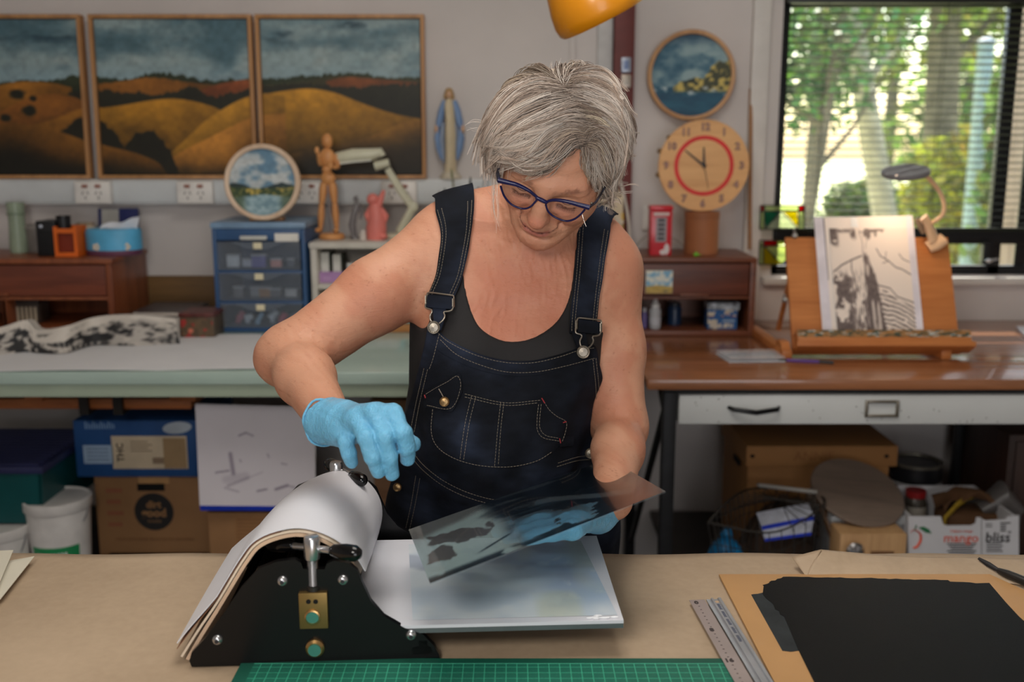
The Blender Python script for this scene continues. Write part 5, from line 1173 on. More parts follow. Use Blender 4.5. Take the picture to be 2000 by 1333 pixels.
painted('paint_spatter', E @ Vector((xl, -.0456, tz0+.02)), Vector((xr_-xl, 0, 0)), E.to_3x3() @ Vector((0, 0, tz1-tz0-.024)), 160, 16, spatter, PAINT('spatter_paint', .5), t)
painted('tray_spatter', E @ Vector((xl, -.0455, tz1-.0036)), Vector((xr_-xl, 0, 0)), E.to_3x3() @ Vector((0, .044, 0)), 160, 16, spatter, PAINT('spatter_paint', .5), t)
obj('tray_lip', MB(E).box((xl-.006, -.052, tz0-.010), (xr_+.006, 0, tz0+.005), .003), ew, t)
for px in (1535, 1845):
    a = PZ(px, 702, DZ); f = MB()
    f.box((a.x-.014, 2.66, DZ+.001), (a.x+.014, 3.06, DZ+.026), .004)
    ft = obj('foot_rail', f, ew, t)
    g_ = MB(); g_.prism([(a.x-.012, 2.67, DZ+.026), (a.x-.012, 2.74, DZ+.026), (a.x-.012, 2.73, DZ+.045), (a.x-.012, 2.69, DZ+.045)], (.024, 0, 0)); obj('foot_block', g_, ew, ft)
    xs_ = a.x+(.07 if px < 1700 else -.05); pr = MB().tube([(xs_, 3.02, DZ+.02), (xs_, 2.875, DZ+.27)], .008, 8); obj('prop_strut', pr, ew, t)
for (px, py) in ((1552, 461), (1533, 586)):
    c = E @ EL(px, py, .004); k = MB().ball(c, (.009, .008, .009), 12); k.tube([c, c+Vector((-.003, -.004, .016))], .004, 8)
    obj('wing_nut', k, M('nut_zinc', (170, 170, 168), .3, .9), t)
ds = MB(); g = random.Random(9)
for px, py in ((1815, 536), (1822, 546), (1800, 552), (1816, 602), (1820, 635), (1842, 512), (1832, 560), (1570, 550), (1578, 600), (1812, 575), (1846, 606), (1562, 640)):
    c = EL(px, py); r = .0018+.002*g.random(); ds.box((c.x-r, -.0008, c.z-r*1.6), (c.x+r, .0002, c.z+r*1.6))
stuff(obj('paint_fleck', ds, M('fleck_grey', (120, 120, 116), .6), t))
# print
def treeprint(U, V):
    paper = np.ones(U.shape+(3,))*np.array((240, 226, 214.)); ink = np.array((74, 62, 62.)); n = fbm(U*14, V*16, 4, 111); s = fbm(U*60, V*14, 3, 112)
    d = np.zeros_like(U)
    def pl(pts, w, k=1.):
        nonlocal d
        for (x0, y0), (x1, y1) in zip(pts[:-1], pts[1:]):
            dx, dy = x1-x0, y1-y0; tt = np.clip(((U-x0)*dx+(V-y0)*dy)/(dx*dx+dy*dy), 0, 1)
            d = np.maximum(d, smooth(w, w*.5, np.hypot(U-x0-tt*dx, V-y0-tt*dy))*k)
    tl_ = np.interp(V, [0, .55, .75, 1], [.36, .40, .41, .43]); tr_ = np.interp(V, [0, .35, .55, .72, .80], [.62, .56, .53, .47, .42])
    d = np.maximum(d, smooth(-.012, .012, U-tl_+.03*(s-.5))*smooth(-.012, .012, tr_-U+.05*(s-.5))*smooth(.80, .70, V)*(1-.75*smooth(.56, .72, fbm(U*30, V*5, 3, 113))))
    d = np.maximum(d, smooth(.42, .56, n+.10*(.6-V))*smooth(.30, .18, U-.06*(n-.5))*smooth(.62, .50, V))
    d = np.maximum(d, smooth(.52, .60, s)*smooth(.36, .30, abs(U-.30)+.2)*smooth(.66, .4, V)*.9)
    hl = np.interp(U, [.56, .62, .7, .8, 1], [.38, .42, .38, .30, .28]); lines = .5+.5*np.sin((V*1.5+.9*(U-.5)**2+.05*(n-.5))*95)
    d = np.maximum(d, smooth(.45, .75, lines)*smooth(.01, -.03, V-hl)*smooth(.54, .58, U-.02*V)*.95*smooth(.34, .44, n+.1))
    d = np.maximum(d, smooth(.42, .52, n)*smooth(.13, .07, U)*smooth(.80, .86, V)); d = np.maximum(d, smooth(.42, .5, n)*smooth(.03, .0, abs(V-.975))*smooth(.64, .62, abs(U-.38)*1.9)*.9)
    for cx_ in (.31, .48, .62): d = np.maximum(d, smooth(.40, .5, fbm(U*26, V*20, 3, 115))*smooth(.07, .03, np.hypot((U-cx_)*1., (V-.95)*.9))*.9)
    pl([(.02, .58), (.12, .64), (.25, .69), (.38, .73)], .010); pl([(.40, .75), (.41, .86), (.38, .98)], .006, .7); pl([(.44, .80), (.47, .9), (.45, .98)], .005, .6)
    pl([(.98, .55), (.88, .60), (.80, .62), (.72, .68), (.62, .73), (.58, .80)], .008); pl([(.72, .68), (.64, .66)], .005); pl([(.68, .70), (.70, .77)], .005); pl([(.98, .67), (.90, .70), (.86, .75)], .006); pl([(.55, .45), (.70, .42), (.78, .34), (1, .28)], .008)
    pl([(.25, .69), (.24, .60), (.27, .5)], .008)
    for k in range(7): pl([(.44+.006*k, .74-.03*k), (.50+.012*k, .62-.05*k), (.53+.012*k, .5-.05*k)], .004, .8)
    d = d*(.85+.3*(fbm(U*50, V*50, 2, 117)-.5)); return mixc(paper, ink, np.clip(d, 0, 1)*.92)
pa, pb_, pc_, pd_ = EL(1606, 655), EL(1802, 655), EL(1780, 424), EL(1588, 428)
pr = T('tree_print', 'black and white tree trunk print with taped margins on the easel', 'print', E @ Vector(((pa.x+pb_.x)/2, -.006, pa.z)))
f_ = lambda u, v: Vector(pa).lerp(pb_, u).lerp(Vector(pd_).lerp(pc_, u), v)
obj('sheet', MB(E).sheet([[f_(u, v)+Vector((0, -.004-.003*v*v, 0)) for v in np.linspace(0, 1, 8)] for u in np.linspace(0, 1, 6)], .0009), M('print_sheet', (244, 232, 222), .75, var=.01), pr)
o = E @ (f_(.145, .003)+Vector((0, -.0085, 0)))
painted('printed_image', o, E.to_3x3() @ (f_(.955, .003)-f_(.145, .003)), E.to_3x3() @ (f_(.145, .90)-f_(.145, .003)), 220, 260, treeprint, PAINT('print_image', .75), pr)
for u in (0.0, .93):
    mg = M('margin_strip', (226, 220, 228), .7); obj('margin_strip', MB(E).prism([f_(u, .0)+Vector((0, -.0088, 0)), f_(u+.09-(.02 if u else 0), .0)+Vector((0, -.0088, 0)), f_(u+.09-(.02 if u else 0), 1)+Vector((0, -.0088, 0)), f_(u, 1)+Vector((0, -.0088, 0))], (0, -.0006, 0)), mg, pr)
obj('dark_line', MB(E).prism([f_(.092, .45)+Vector((0, -.009, 0)), f_(.097, .45)+Vector((0, -.009, 0)), f_(.102, 1)+Vector((0, -.009, 0)), f_(.09, 1)+Vector((0, -.009, 0))], (0, -.0006, 0)), M('tape_dark', (70, 70, 92), .6), pr)
obj('bright_tab', MB(E).prism([f_(.37, .905)+Vector((0, -.009, 0)), f_(.44, .905)+Vector((0, -.009, 0)), f_(.435, .995)+Vector((0, -.009, 0)), f_(.37, .995)+Vector((0, -.009, 0))], (0, -.0008, 0)), M('tab_white', (252, 252, 250), .6), pr)
# clip lamp
lt = T('clip_lamp', 'cream clip-on lamp with grey disc head clamped to easel corner', 'clip lamp', E @ Vector((C_.x-.03, -.02, C_.z)))
cl = M('lamp_cream', (226, 186, 146), .4); Y_ = 2.86; S = lambda px, py, dy=0: PY(px, py, Y_+dy)
obj('clamp_jaw', MB().tube([S(1804, 424), S(1812, 436), S(1818, 452), S(1824, 470)], [.017, .016, .019, .022], 16, flat=.55), cl, lt)
obj('clamp_foot', MB().tube([S(1812, 484, -.004), S(1828, 476, -.004), S(1844, 466, -.004)], [.019, .022, .019], 16, flat=.5), cl, lt)
obj('rear_jaw', MB().tube([S(1790, 428, .012), S(1798, 442, .012), S(1804, 456, .012)], [.006, .009, .007], 12), M('lamp_tan', (150, 122, 96), .5), lt)
gp = [S(x, y, d) for x, y, d in ((1815, 438, 0), (1830, 430, 0), (1842, 418, 0), (1844, 400, 0), (1838, 380, 0), (1826, 362, 0), (1812, 346, -.01), (1802, 338, -.02))]
obj('gooseneck', MB().tube(spline(gp, 40), .0062, 12), cl, lt)
dc = S(1769, 337, -.03); nd = Vector((-.13, -.24, 1)).normalized(); ax = Matrix.Translation(dc) @ nd.to_track_quat('Z', 'Y').to_matrix().to_4x4()
hd = obj('disc_head', MB().lathe([(0, -.006), (.062, -.006), (.0655, -.003), (.0655, .004), (.062, .007), (0, .008)], 48, ax), M('lamp_grey', (120, 116, 118), .5), lt)
lamp('clip_lamp_light', 'AREA', dc-nd*.02, .42, (1, .72, .48), aim=E @ Vector(((pa.x+pc_.x)/2+.02, 0, pc_.z*.62)), size=.09)
obj('light_ring', MB().lathe([(0, -.0085), (.052, -.0085), (.055, -.006), (0, -.006)], 40, ax), M('lamp_diffuser', (224, 216, 180), .4), hd)
# ---- brush packet and purple pen on the desk
q = [PZ(x, y, DZ+.001) for x, y in ((1397, 692), (1520, 690), (1534, 708), (1424, 709))]
t = T('brush_packet', 'clear plastic packet of pens lying at desk front edge', 'packet', (q[0].x+.08, q[0].y, DZ+.0005))
up_ = Vector((0, 0, .010))
obj('white_card', MB().prism([q[0]+Vector((0, 0, .0004)), q[1]+Vector((0, 0, .0004)), q[2]+Vector((0, 0, .0004)), q[3]+Vector((0, 0, .0004))], (0, 0, .002)), M('packet_card', (206, 210, 216), .5), t)
for k, cc_ in enumerate(((70, 90, 130), (120, 140, 150), (190, 180, 180))):
    v = .25+.25*k; obj('pen', MB().tube([q[0].lerp(q[3], v)+Vector((.01, 0, .0065)), q[1].lerp(q[2], v)+Vector((-.006, 0, .0065))], .0035, 8), M('packet_pen_%d' % k, cc_, .4), t)
obj('clear_sleeve', MB().prism([q[0]+Vector((0, 0, .0105)), q[1]+Vector((0, 0, .0105)), q[2]+Vector((0, 0, .0105)), q[3]+Vector((0, 0, .0105))], (0, 0, .0008)), CLEAR('sleeve_plastic', (.95, .95, .97), .35, .08), t)
a, b, c_ = PZ(1536, 704, DZ+.004), PZ(1600, 707, DZ+.004), PZ(1628, 709, DZ+.004)
t = T('purple_pen', 'purple and black pen lying on desk before the easel', 'pen', a)
obj('barrel', MB().tube([a, b], .0042, 10), M('pen_purple', (96, 60, 140), .35), t); obj('cap', MB().tube([b, c_], .0048, 10), M('pen_cap_black', (26, 26, 28), .35), t); obj('grip', MB().tube([a-(b-a)*.25, a], [.002, .0042], 10), M('pen_cap_black', (0, 0, 0)), t)
q = [PZ(x, y, DZ+.0012) for x, y in ((1984, 641), (2040, 641), (2060, 672), (2010, 668))]
tag(obj('paper_stack', MB().prism(q, (0, 0, .006)), M('paper_grey', (196, 198, 204), .7)), 'pale papers at right end of desk by the frame edge', 'paper')
pts = [PZ(1478, 630, DZ+.003), PZ(1500, 637, DZ+.003), PZ(1525, 638, DZ+.003), PZ(1560, 634, DZ+.003), PZ(1590, 632, DZ+.003)]
tag(obj('desk_cord', MB().tube(spline(pts, 20), .0025, 6), M('cord_white', (186, 170, 156), .5)), 'thin pale cord lying on desk between cabinet and easel', 'cord')
# ================================================================== under the desk
uz = .18
t = T('low_shelf', 'low dark board under the right desk carrying boxes', 'shelf', (1.3, 2.9, 0))
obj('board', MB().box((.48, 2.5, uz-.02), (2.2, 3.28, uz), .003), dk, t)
for x in (.55, 1.3, 2.1): obj('bearer', MB().box((x, 2.52, 0), (x+.05, 3.26, uz-.02), .003), dk, t)
ub = uz+.0005
# archive box: body + lid, stands on a hidden carton
a = PY(1452, 1010, 2.82); b = PY(1755, 872, 2.82); zl_ = PY(1600, 912, 2.82).z; zt_ = b.z
kraft = M('kraft_board', (162, 114, 66), .75, var=.05, scale=4)
t = T('archive_box', 'brown cardboard archive box with separate lid under the desk', 'archive box', ((a.x+b.x)/2, 2.95, ub))
obj('box_body', MB().box((a.x+.008, 2.828, ub), (b.x-.02, 3.16, zl_+.01), .003), kraft, t)
lid = MB(); lid.box((a.x, 2.82, zl_), (b.x, 3.17, zt_), .003)
ld = obj('lid', lid, kraft, t)
for px in (1470, 1732):
    c = PY(px, 892, 2.818); obj('punch_hole', MB().ball((c.x, 2.82, c.z), (.007, .002, .006), 12), M('hole_black', (0, 0, 0)), ld)
c = PY(1590, 893, 2.818); text('pencil_writing', 'ANNIE', .04, (c.x, 2.8194, c.z), FACE, M('faint_pencil', (138, 92, 52), .8), ld)
c = PY(1425, 905, 2.9); obj('side_slot', MB().box((a.x-.001, 2.90, c.z-.012), (a.x+.002, 2.98, c.z+.006)), M('hole_black', (0, 0, 0)), ld)
# wire basket with things
wb = M('wire_dark', (60, 56, 52), .5, .6); z0 = ub
W = lambda px, py, Y=2.56: PY(px, py, Y)
c0, c1 = W(1385, 1030, 2.52), W(1610, 1010, 2.52); zt_ = W(1500, 985, 2.52).z
t = T('wire_basket', 'bent dark wire mesh basket holding packets under the desk', 'basket', ((c0.x+c1.x)/2, 2.6, z0))
rim = [(c0.x, 2.54, W(1384, 1022, 2.54).z), (W(1430, 985, 2.56).x, 2.60, W(1430, 985, 2.60).z+.01), (W(1500, 962).x, 2.72, W(1500, 955, 2.72).z), (c1.x, 2.70, W(1600, 960, 2.7).z), (c1.x+.01, 2.56, W(1610, 985, 2.56).z), (W(1500, 1046).x, 2.50, W(1500, 1040, 2.50).z), (c0.x, 2.54, W(1384, 1022, 2.54).z)]
rp = spline(rim, 60); obj('rim_wire', MB().tube(rp, .003, 6), wb, t)
ms = MB()
for k in range(0, 60, 2):
    p = rp[k]; cx_ = (c0.x+c1.x)/2; ft = Vector((cx_+(p.x-cx_)*.8, 2.6+(p.y-2.6)*.8, z0+.004)); ms.tube([p, p.lerp(ft, .5)+Vector((.01, -.012, 0)), ft], .0014, 5, caps=False)
for s in (.25, .5, .75):
    ms.tube([p.lerp(Vector(((c0.x+c1.x)/2+(p.x-(c0.x+c1.x)/2)*.8, 2.6+(p.y-2.6)*.8, z0+.004)), s) for p in rp], .0014, 5, caps=False)
for k in range(0, 26, 2): ms.tube([rp[k], rp[(k+22) % 60]+Vector((0, 0, -.02))], .0012, 5, caps=False)
stuff(obj('mesh_wires', ms, wb, t))
a, b, c, d = W(1487, 1028, 2.57), W(1590, 1008, 2.57), W(1584, 1046, 2.57), W(1494, 1058, 2.57)
t = T('blue_packet', 'blue and white striped packet tilted inside the wire basket', 'packet', (d.x, 2.6, d.z))
obj('packet_body', MB().prism([a, b, c, d], (0, .06, .015)), M('packet_white', (196, 200, 214), .4, var=.1, scale=30), t)
dv = (d-a)
obj('blue_band', MB().prism([a+Vector((0, -.001, 0)), b+Vector((0, -.001, 0)), b+(c-b)*.22+Vector((0, -.001, 0)), a+dv*.26+Vector((0, -.001, 0))], (0, .001, 0)), M('band_blue', (34, 60, 190), .4), t)
obj('blue_band', MB().prism([d-dv*.18+Vector((0, -.001, 0)), c-(c-b)*.16+Vector((0, -.001, 0)), c+Vector((0, -.001, 0)), d+Vector((0, -.001, 0))], (0, .001, 0)), M('band_blue', (0, 0, 0)), t)
c = W(1402, 1060, 2.6)
t = T('teal_bag', 'bright blue plastic bag edge at left of the wire basket', 'bag', (c.x, 2.6, z0))
obj('bag_body', MB().ball((c.x+.03, 2.63, z0+.085), (.055, .05, .085)), M('bag_blue', (20, 120, 176), .35, bump=.3, bscale=40), t); obj('bag_knot', MB().ball((c.x+.03, 2.63, z0+.178), (.018, .014, .02), 12), M('bag_blue', (0, 0, 0)), t)
c = W(1450, 1070, 2.57)
t = T('clear_bag', 'crumpled clear plastic bag in the front of wire basket', 'bag', (c.x, 2.57, z0))
gb = [[(c.x-.07+.16*u+.01*math.sin(17*v), 2.545+.03*math.sin(9*u+5*v)*.4, z0+.005+.13*v*(1-.3*u)+.01*math.sin(13*u+7*v)) for v in np.linspace(0, 1, 14)] for u in np.linspace(0, 1, 18)]
obj('bag_film', MB().sheet(gb, .001), CLEAR('bag_plastic', (.80, .82, .86), .55, .2), t); obj('bag_roll', MB().tube([(c.x-.06, 2.57, z0+.05), (c.x+.06, 2.575, z0+.06)], [.035, .03], 14), M('bag_inner', (170, 172, 180), .5, var=.3, scale=50), t)
# tools on top of the basket
for j, (p0_, p1_, r_, col, lb_) in enumerate((((1482, 948), (1596, 962), .006, (150, 146, 140), 'grey metal rod lying across things before the archive box'), ((1600, 975), (1632, 1062), .010, (110, 76, 44), 'short brown wooden stick standing between basket and plastic tub'))):
    p0v, p1v = PY(*p0_, 2.66), PY(*p1_, 2.60); t = T('stick', lb_, 'stick', p0v); dv = p1v-p0v
    obj('shaft', MB().tube([p0v, p1v], r_, 8), M('stick_%d' % j, col, .5), t); obj('end', MB().tube([p0v-dv*.04, p0v], [r_*.5, r_*1.05], 8), M('stick_end_%d' % j, tuple(int(v*.8) for v in col), .5), t)
c = PY(1530, 960, 2.72)
t = T('brown_cloth', 'dark brown crumpled cloth heap before the archive box', 'cloth', (c.x, 2.74, z0))
gb = [[(c.x-.10+.22*u, 2.70+.09*v, z0+.10+.16*math.sin(math.pi*u)**.7*(1-.5*v)+.012*math.sin(19*u+6*v)+.01*math.sin(31*u*v+3)) for v in np.linspace(0, 1, 14)] for u in np.linspace(0, 1, 26)]
obj('folds', MB().sheet(gb, .004), M('cloth_brown', (74, 56, 44), .9, bump=.4, bscale=90), t); obj('cloth_base', MB().ball((c.x+.01, 2.75, z0+.10), (.10, .05, .10)), M('cloth_brown', (0, 0, 0)), t)
# plastic tub with blue clip, wooden box with knob, round disc on top
x0, x1 = PY(1622, 1010, 2.60).x, PY(1775, 1010, 2.60).x; zt_ = PY(1700, 1008, 2.60).z
t = T('clear_tub', 'grey clear plastic tub with blue clip lid under the disc', 'tub', ((x0+x1)/2, 2.7, ub))
obj('tub_wall', MB().box((x0+.008, 2.608, ub), (x1-.008, 2.84, zt_-.03), .012), M('tub_clear', (170, 172, 176), .3, trans=.35), t)
ld = obj('lid', MB().box((x0, 2.60, zt_-.032), (x1, 2.85, zt_), .014), M('tub_lid_clear', (186, 188, 190), .3), t)
a = PY(1667, 1042, 2.597); b = PY(1740, 1026, 2.597); obj('clip', MB().box((a.x, 2.592, a.z), (b.x, 2.600, b.z), .003), M('clip_blue', (24, 64, 200), .4), ld)
dcx = PY(1674, 962, 2.66); nd = Vector((.12, -.50, 1)).normalized(); ax = Matrix.Translation(dcx) @ nd.to_track_quat('Z', 'Y').to_matrix().to_4x4()
t = T('round_disc', 'round grey brown wooden disc tilted on top of plastic tub', 'disc', (dcx.x, dcx.y, zt_))
obj('disc_plate', MB().lathe([(0, -.005), (.128, -.005), (.130, -.002), (.130, .003), (.128, .005), (0, .005)], 64, ax), WOOD('disc_grey', (136, 118, 104), (104, 90, 80), .6, 0, 2), t)
obj('disc_boss', MB().cyl(dcx-nd*.006, Vector((dcx.x, dcx.y+.02, zt_+.001)), .03, .035), M('boss_dark', (70, 62, 56), .6), t)
a = PY(1638, 1100, 2.50); b = PY(1772, 1044, 2.50)
t = T('plywood_box', 'pale plywood box with round metal knob in front of tub', 'box', ((a.x+b.x)/2, 2.53, ub))
obj('box_body', MB().box((a.x, 2.50, ub), (b.x, 2.585, b.z), .003), WOOD('pale_ply', (206, 164, 116), (178, 136, 92), .6, 2, 3), t)
c = PY(1664, 1070, 2.50); obj('knob', MB().lathe([(0, -.002), (.012, 0), (.013, .012), (.022, .020), (.024, .026), (.018, .034), (0, .037)], 28, Matrix.Translation((c.x, 2.50, c.z)) @ Matrix.Rotation(R(90), 4, 'X')), M('chrome', (0, 0, 0)), t)
a = PY(1700, 1090, 2.50); obj('dark_slot', MB().box((a.x, 2.4985, PY(1700, 1086, 2.5).z), (PY(1745, 1090, 2.5).x, 2.5002, PY(1700, 1077, 2.5).z)), M('slot_brown', (120, 84, 54), .7), t)
# fruit carton with printing
a = PY(1774, 1095, 2.56); b = PY(1990, 1010, 2.56); wc = M('carton_white', (212, 212, 216), .6, var=.02); zc0 = ub; zc1 = PY(1800, 1012, 2.56).z; cs = .205
t = T('mango_carton', 'white fruit carton printed mango with orange fruit drawing, under desk', 'carton', ((a.x+b.x)/2, 2.7, zc0))
xs = PY(1917, 1040, 2.56).x
S = lambda px, py: PY(px, py, 2.56)
def front(pts, nm): 
    obj(nm, MB().prism([Vector((S(*p).x, 2.56, max(S(*p).z, zc0))) for p in pts], (0, .006, 0)), wc, t)
front([(1774, 1140), (1916, 1140), (1916, 1012), (1908, 1012), (1906, 1024), (1898, 1028), (1848, 1028), (1842, 1024), (1838, 1010), (1774, 1010)], 'front_panel')
front([(1918, 1140), (1990, 1140), (1990, 1008), (1970, 1010), (1964, 1016), (1926, 1018), (1918, 1014)], 'end_panel')
obj('walls', MB().box((a.x, 2.566, zc0), (a.x+.006, 2.82, zc1)).box((b.x-.006, 2.566, zc0), (b.x, 2.82, zc1)).box((a.x, 2.82, zc0), (b.x, 2.826, zc1)).box((a.x+.006, 2.566, zc0), (b.x-.006, 2.82, zc0+.006)), wc, t)
orn = M('print_orange', (222, 84, 48), .6); ink = M('print_black', (36, 34, 36), .6); grn = M('print_green', (40, 110, 70), .6)
zt = S(1877, 1052); text('mango_lettering', 'mango', .036, (zt.x, 2.5594, zt.z), FACE, orn, t, bold=.0003)
zt = S(1878, 1038); text('small_lettering', 'Calypso mango', .010, (zt.x, 2.5594, zt.z), FACE, orn, t)
ln = MB()
for k in range(5): c = S(1878, 1063+4.6*k); w = .040-.005*(k % 3); ln.box((c.x-w, 2.5592, c.z-.0016), (c.x+w, 2.5602, c.z+.0016))
obj('fine_print', ln, ink, t)
zt = S(1949, 1051); text('bliss_lettering', 'bliss', .040, (zt.x, 2.5594, zt.z), FACE, ink, t, bold=.0006)
zt = S(1971, 1046); text('mark_lettering', '°', .03, (zt.x, 2.5594, zt.z), FACE, ink, t)
ln = MB()
for k in range(4): c = S(1944, 1062+5*k); ln.box((c.x-.024, 2.5592, c.z-.0014), (c.x+.016+.004*(k % 2), 2.5602, c.z+.0014))
for k in range(4): c = S(1962, 1022+5*k); ln.box((c.x-.012, 2.5592, c.z-.0018), (c.x+.004+(.012 if k == 0 else 0), 2.5602, c.z+.0018))
for k in range(2): c = S(1932, 1024+5*k); ln.box((c.x-.010, 2.5592, c.z-.0012), (c.x+.008, 2.5602, c.z+.0012))
obj('fine_print', ln, ink, t)
fp = [S(x, y)+Vector((0, -.002, 0)) for x, y in ((1778, 1042), (1782, 1036), (1790, 1037), (1797, 1044), (1797, 1056), (1790, 1068), (1783, 1070), (1792, 1066))]
obj('fruit_outline', MB().tube(spline(fp, 30), [.0012+.0026*math.sin(math.pi*i/29) for i in range(30)], 6, flat=.3), orn, t)
obj('stem_print', MB().tube([S(1786, 1036)+Vector((0, -.001, 0)), S(1790, 1026)+Vector((0, -.001, 0))], .0016, 6), grn, t)
obj('leaf_print', MB().prism([S(*p)+Vector((0, -.0006, 0)) for p in ((1793, 1031), (1804, 1029), (1814, 1034), (1820, 1043), (1808, 1041))], (0, .0006, 0)), grn, t)
# things in and behind the carton
c = PY(1895, 1000, 2.68)
t = T('yellow_strap', 'mustard yellow folded strap sticking out of fruit carton', 'strap', (c.x, 2.66, zc1-.05)); sp = [PY(1846, 1012, 2.62), PY(1868, 988, 2.66), PY(1890, 972, 2.70), PY(1902, 968, 2.72)]
obj('strap_band', MB().tube([sp[0]+Vector((0, 0, -.07))]+sp, [.012]*5, 10, flat=.35), M('mustard_strap', (176, 144, 40), .6), t); obj('strap_end', MB().tube([sp[-1], sp[-1]+Vector((.02, .02, -.01))], [.014, .01], 10, flat=.4), M('mustard_dark', (130, 104, 34), .6), t)
t = T('brown_paper_bag', 'crumpled brown paper bag inside the fruit carton', 'bag', (PY(1880, 1015, 2.7).x, 2.7, zc0+.007)); c = PY(1880, 1015, 2.7)
gb = [[(c.x-.07+.17*u, 2.66+.10*v+.01*math.sin(9*u), zc1-.02+.05*math.sin(3.14*u)*(1-.4*v)+.012*math.sin(15*u+8*v)) for v in np.linspace(0, 1, 12)] for u in np.linspace(0, 1, 20)]
obj('crumple', MB().sheet(gb, .002), M('bag_kraft', (110, 78, 52), .8), t); obj('bag_body', MB().box((c.x-.06, 2.66, zc0+.008), (c.x+.09, 2.76, zc1-.03), .01), M('bag_kraft', (0, 0, 0)), t)
t = T('grey_plastic_wrap', 'grey plastic wrap bulging at right end of fruit carton', 'wrap', (PY(1950, 1010, 2.7).x, 2.7, zc0+.007)); c = PY(1952, 1000, 2.7)
obj('wrap_bulge', MB().tube([(c.x-.055, 2.70, zc1-.03), (c.x, 2.70, zc1+.012), (c.x+.055, 2.70, zc1-.035)], [.025, .045, .02], 14), M('wrap_grey', (96, 92, 90), .3, bump=.5, bscale=40), t); obj('wrap_base', MB().box((c.x-.05, 2.67, zc0+.008), (c.x+.05, 2.74, zc1-.03), .01), M('wrap_grey', (0, 0, 0)), t)
# paint can with navy body, jar with red lid
x0, x1 = PY(1748, 930, 2.88).x, PY(1850, 930, 2.88).x; xm = (x0+x1)/2; r = (x1-x0)/2; zt_ = PY(1800, 925, 2.88-r).z; zb_ = PY(1800, 1005, 2.88-r).z
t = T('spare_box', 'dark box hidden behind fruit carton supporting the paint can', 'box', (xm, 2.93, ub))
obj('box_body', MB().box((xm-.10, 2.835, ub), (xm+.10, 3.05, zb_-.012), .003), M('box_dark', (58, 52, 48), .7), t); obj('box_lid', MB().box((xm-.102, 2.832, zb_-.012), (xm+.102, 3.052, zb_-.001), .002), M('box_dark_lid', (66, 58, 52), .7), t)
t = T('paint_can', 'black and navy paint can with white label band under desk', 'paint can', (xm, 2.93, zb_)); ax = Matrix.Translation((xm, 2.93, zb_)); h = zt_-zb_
obj('can_body', MB().lathe([(0, 0), (r, 0), (r, h-.006), (0, h-.006)], 36, ax), M('can_black', (26, 26, 30), .35), t)
obj('can_lid', MB().lathe([(r*1.02, h-.008), (r*1.02, h), (r*.9, h), (r*.86, h-.008), (0, h-.008)], 36, ax), M('can_lid_steel', (110, 106, 96), .4, .6), t)
obj('navy_label', MB().lathe([(r+.0006, .004), (r+.001, .005), (r+.001, h*.5), (r+.0006, h*.5)], 36, ax), M('can_navy', (30, 34, 84), .4), t); obj('white_band', MB().lathe([(r+.0008, h*.5), (r+.0014, h*.5), (r+.0014, h*.56), (r+.0008, h*.56)], 36, ax), M('can_white', (190, 190, 190), .5), t)
ba = MB().tube([(xm+r*1.02*math.cos(q), 2.93-.004-.5*r*math.sin(q), zb_+h*.78-.05*math.sin(q)) for q in np.linspace(0, math.pi, 20)], .0018, 6); obj('wire_handle', ba, M('wire_steel2', (150, 150, 150), .3, .9), t)
c = PY(1784, 985, 2.80); zj = ub; zt_ = PY(1782, 955, 2.80).z
t = T('red_lid_jar', 'glass jar with red lid between disc and paint can', 'jar', (c.x, 2.79, zj)); ax = Matrix.Translation((c.x, 2.79, zj)); h = zt_-zj; r = .032
obj('jar_body', MB().lathe([(0, 0), (r, 0), (r*1.02, .01), (r*1.02, h-.035), (r*.8, h-.02), (0, h-.02)], 28, ax), M('jar_dark', (84, 78, 70), .25), t); obj('jar_lid', MB().lathe([(0, h-.0198), (r*.9, h-.0198), (r*.9, h), (0, h)], 28, ax), M('lid_red', (160, 34, 36), .4), t)
obj('jar_label', MB().lathe([(r*1.025, h-.075), (r*1.035, h-.074), (r*1.035, h-.046), (r*1.025, h-.045)], 28, ax), M('jar_label', (186, 180, 168), .6), t)
a = PY(1968, 900, 2.9)
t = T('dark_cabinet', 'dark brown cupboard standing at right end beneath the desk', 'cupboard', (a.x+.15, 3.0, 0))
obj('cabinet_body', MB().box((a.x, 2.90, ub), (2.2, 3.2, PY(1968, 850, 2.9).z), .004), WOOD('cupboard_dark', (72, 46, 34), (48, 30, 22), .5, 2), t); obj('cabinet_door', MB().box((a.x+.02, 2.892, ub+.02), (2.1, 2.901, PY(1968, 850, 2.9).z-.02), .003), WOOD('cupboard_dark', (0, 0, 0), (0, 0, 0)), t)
a = PY(1900, 1000, 2.95); zk = PY(1875, 975, 2.95).z
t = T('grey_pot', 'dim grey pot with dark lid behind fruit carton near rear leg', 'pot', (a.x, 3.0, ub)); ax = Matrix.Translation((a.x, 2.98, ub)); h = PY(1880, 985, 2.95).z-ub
obj('pot_body', MB().lathe([(0, 0), (.06, 0), (.066, h*.9), (0, h*.9)], 28, ax), M('pot_grey', (104, 100, 96), .5), t); obj('pot_lid', MB().lathe([(0, h*.9), (.07, h*.9), (.07, h*.97), (.02, h), (0, h)], 28, ax), M('pot_lid_dark', (54, 44, 40), .5), t)
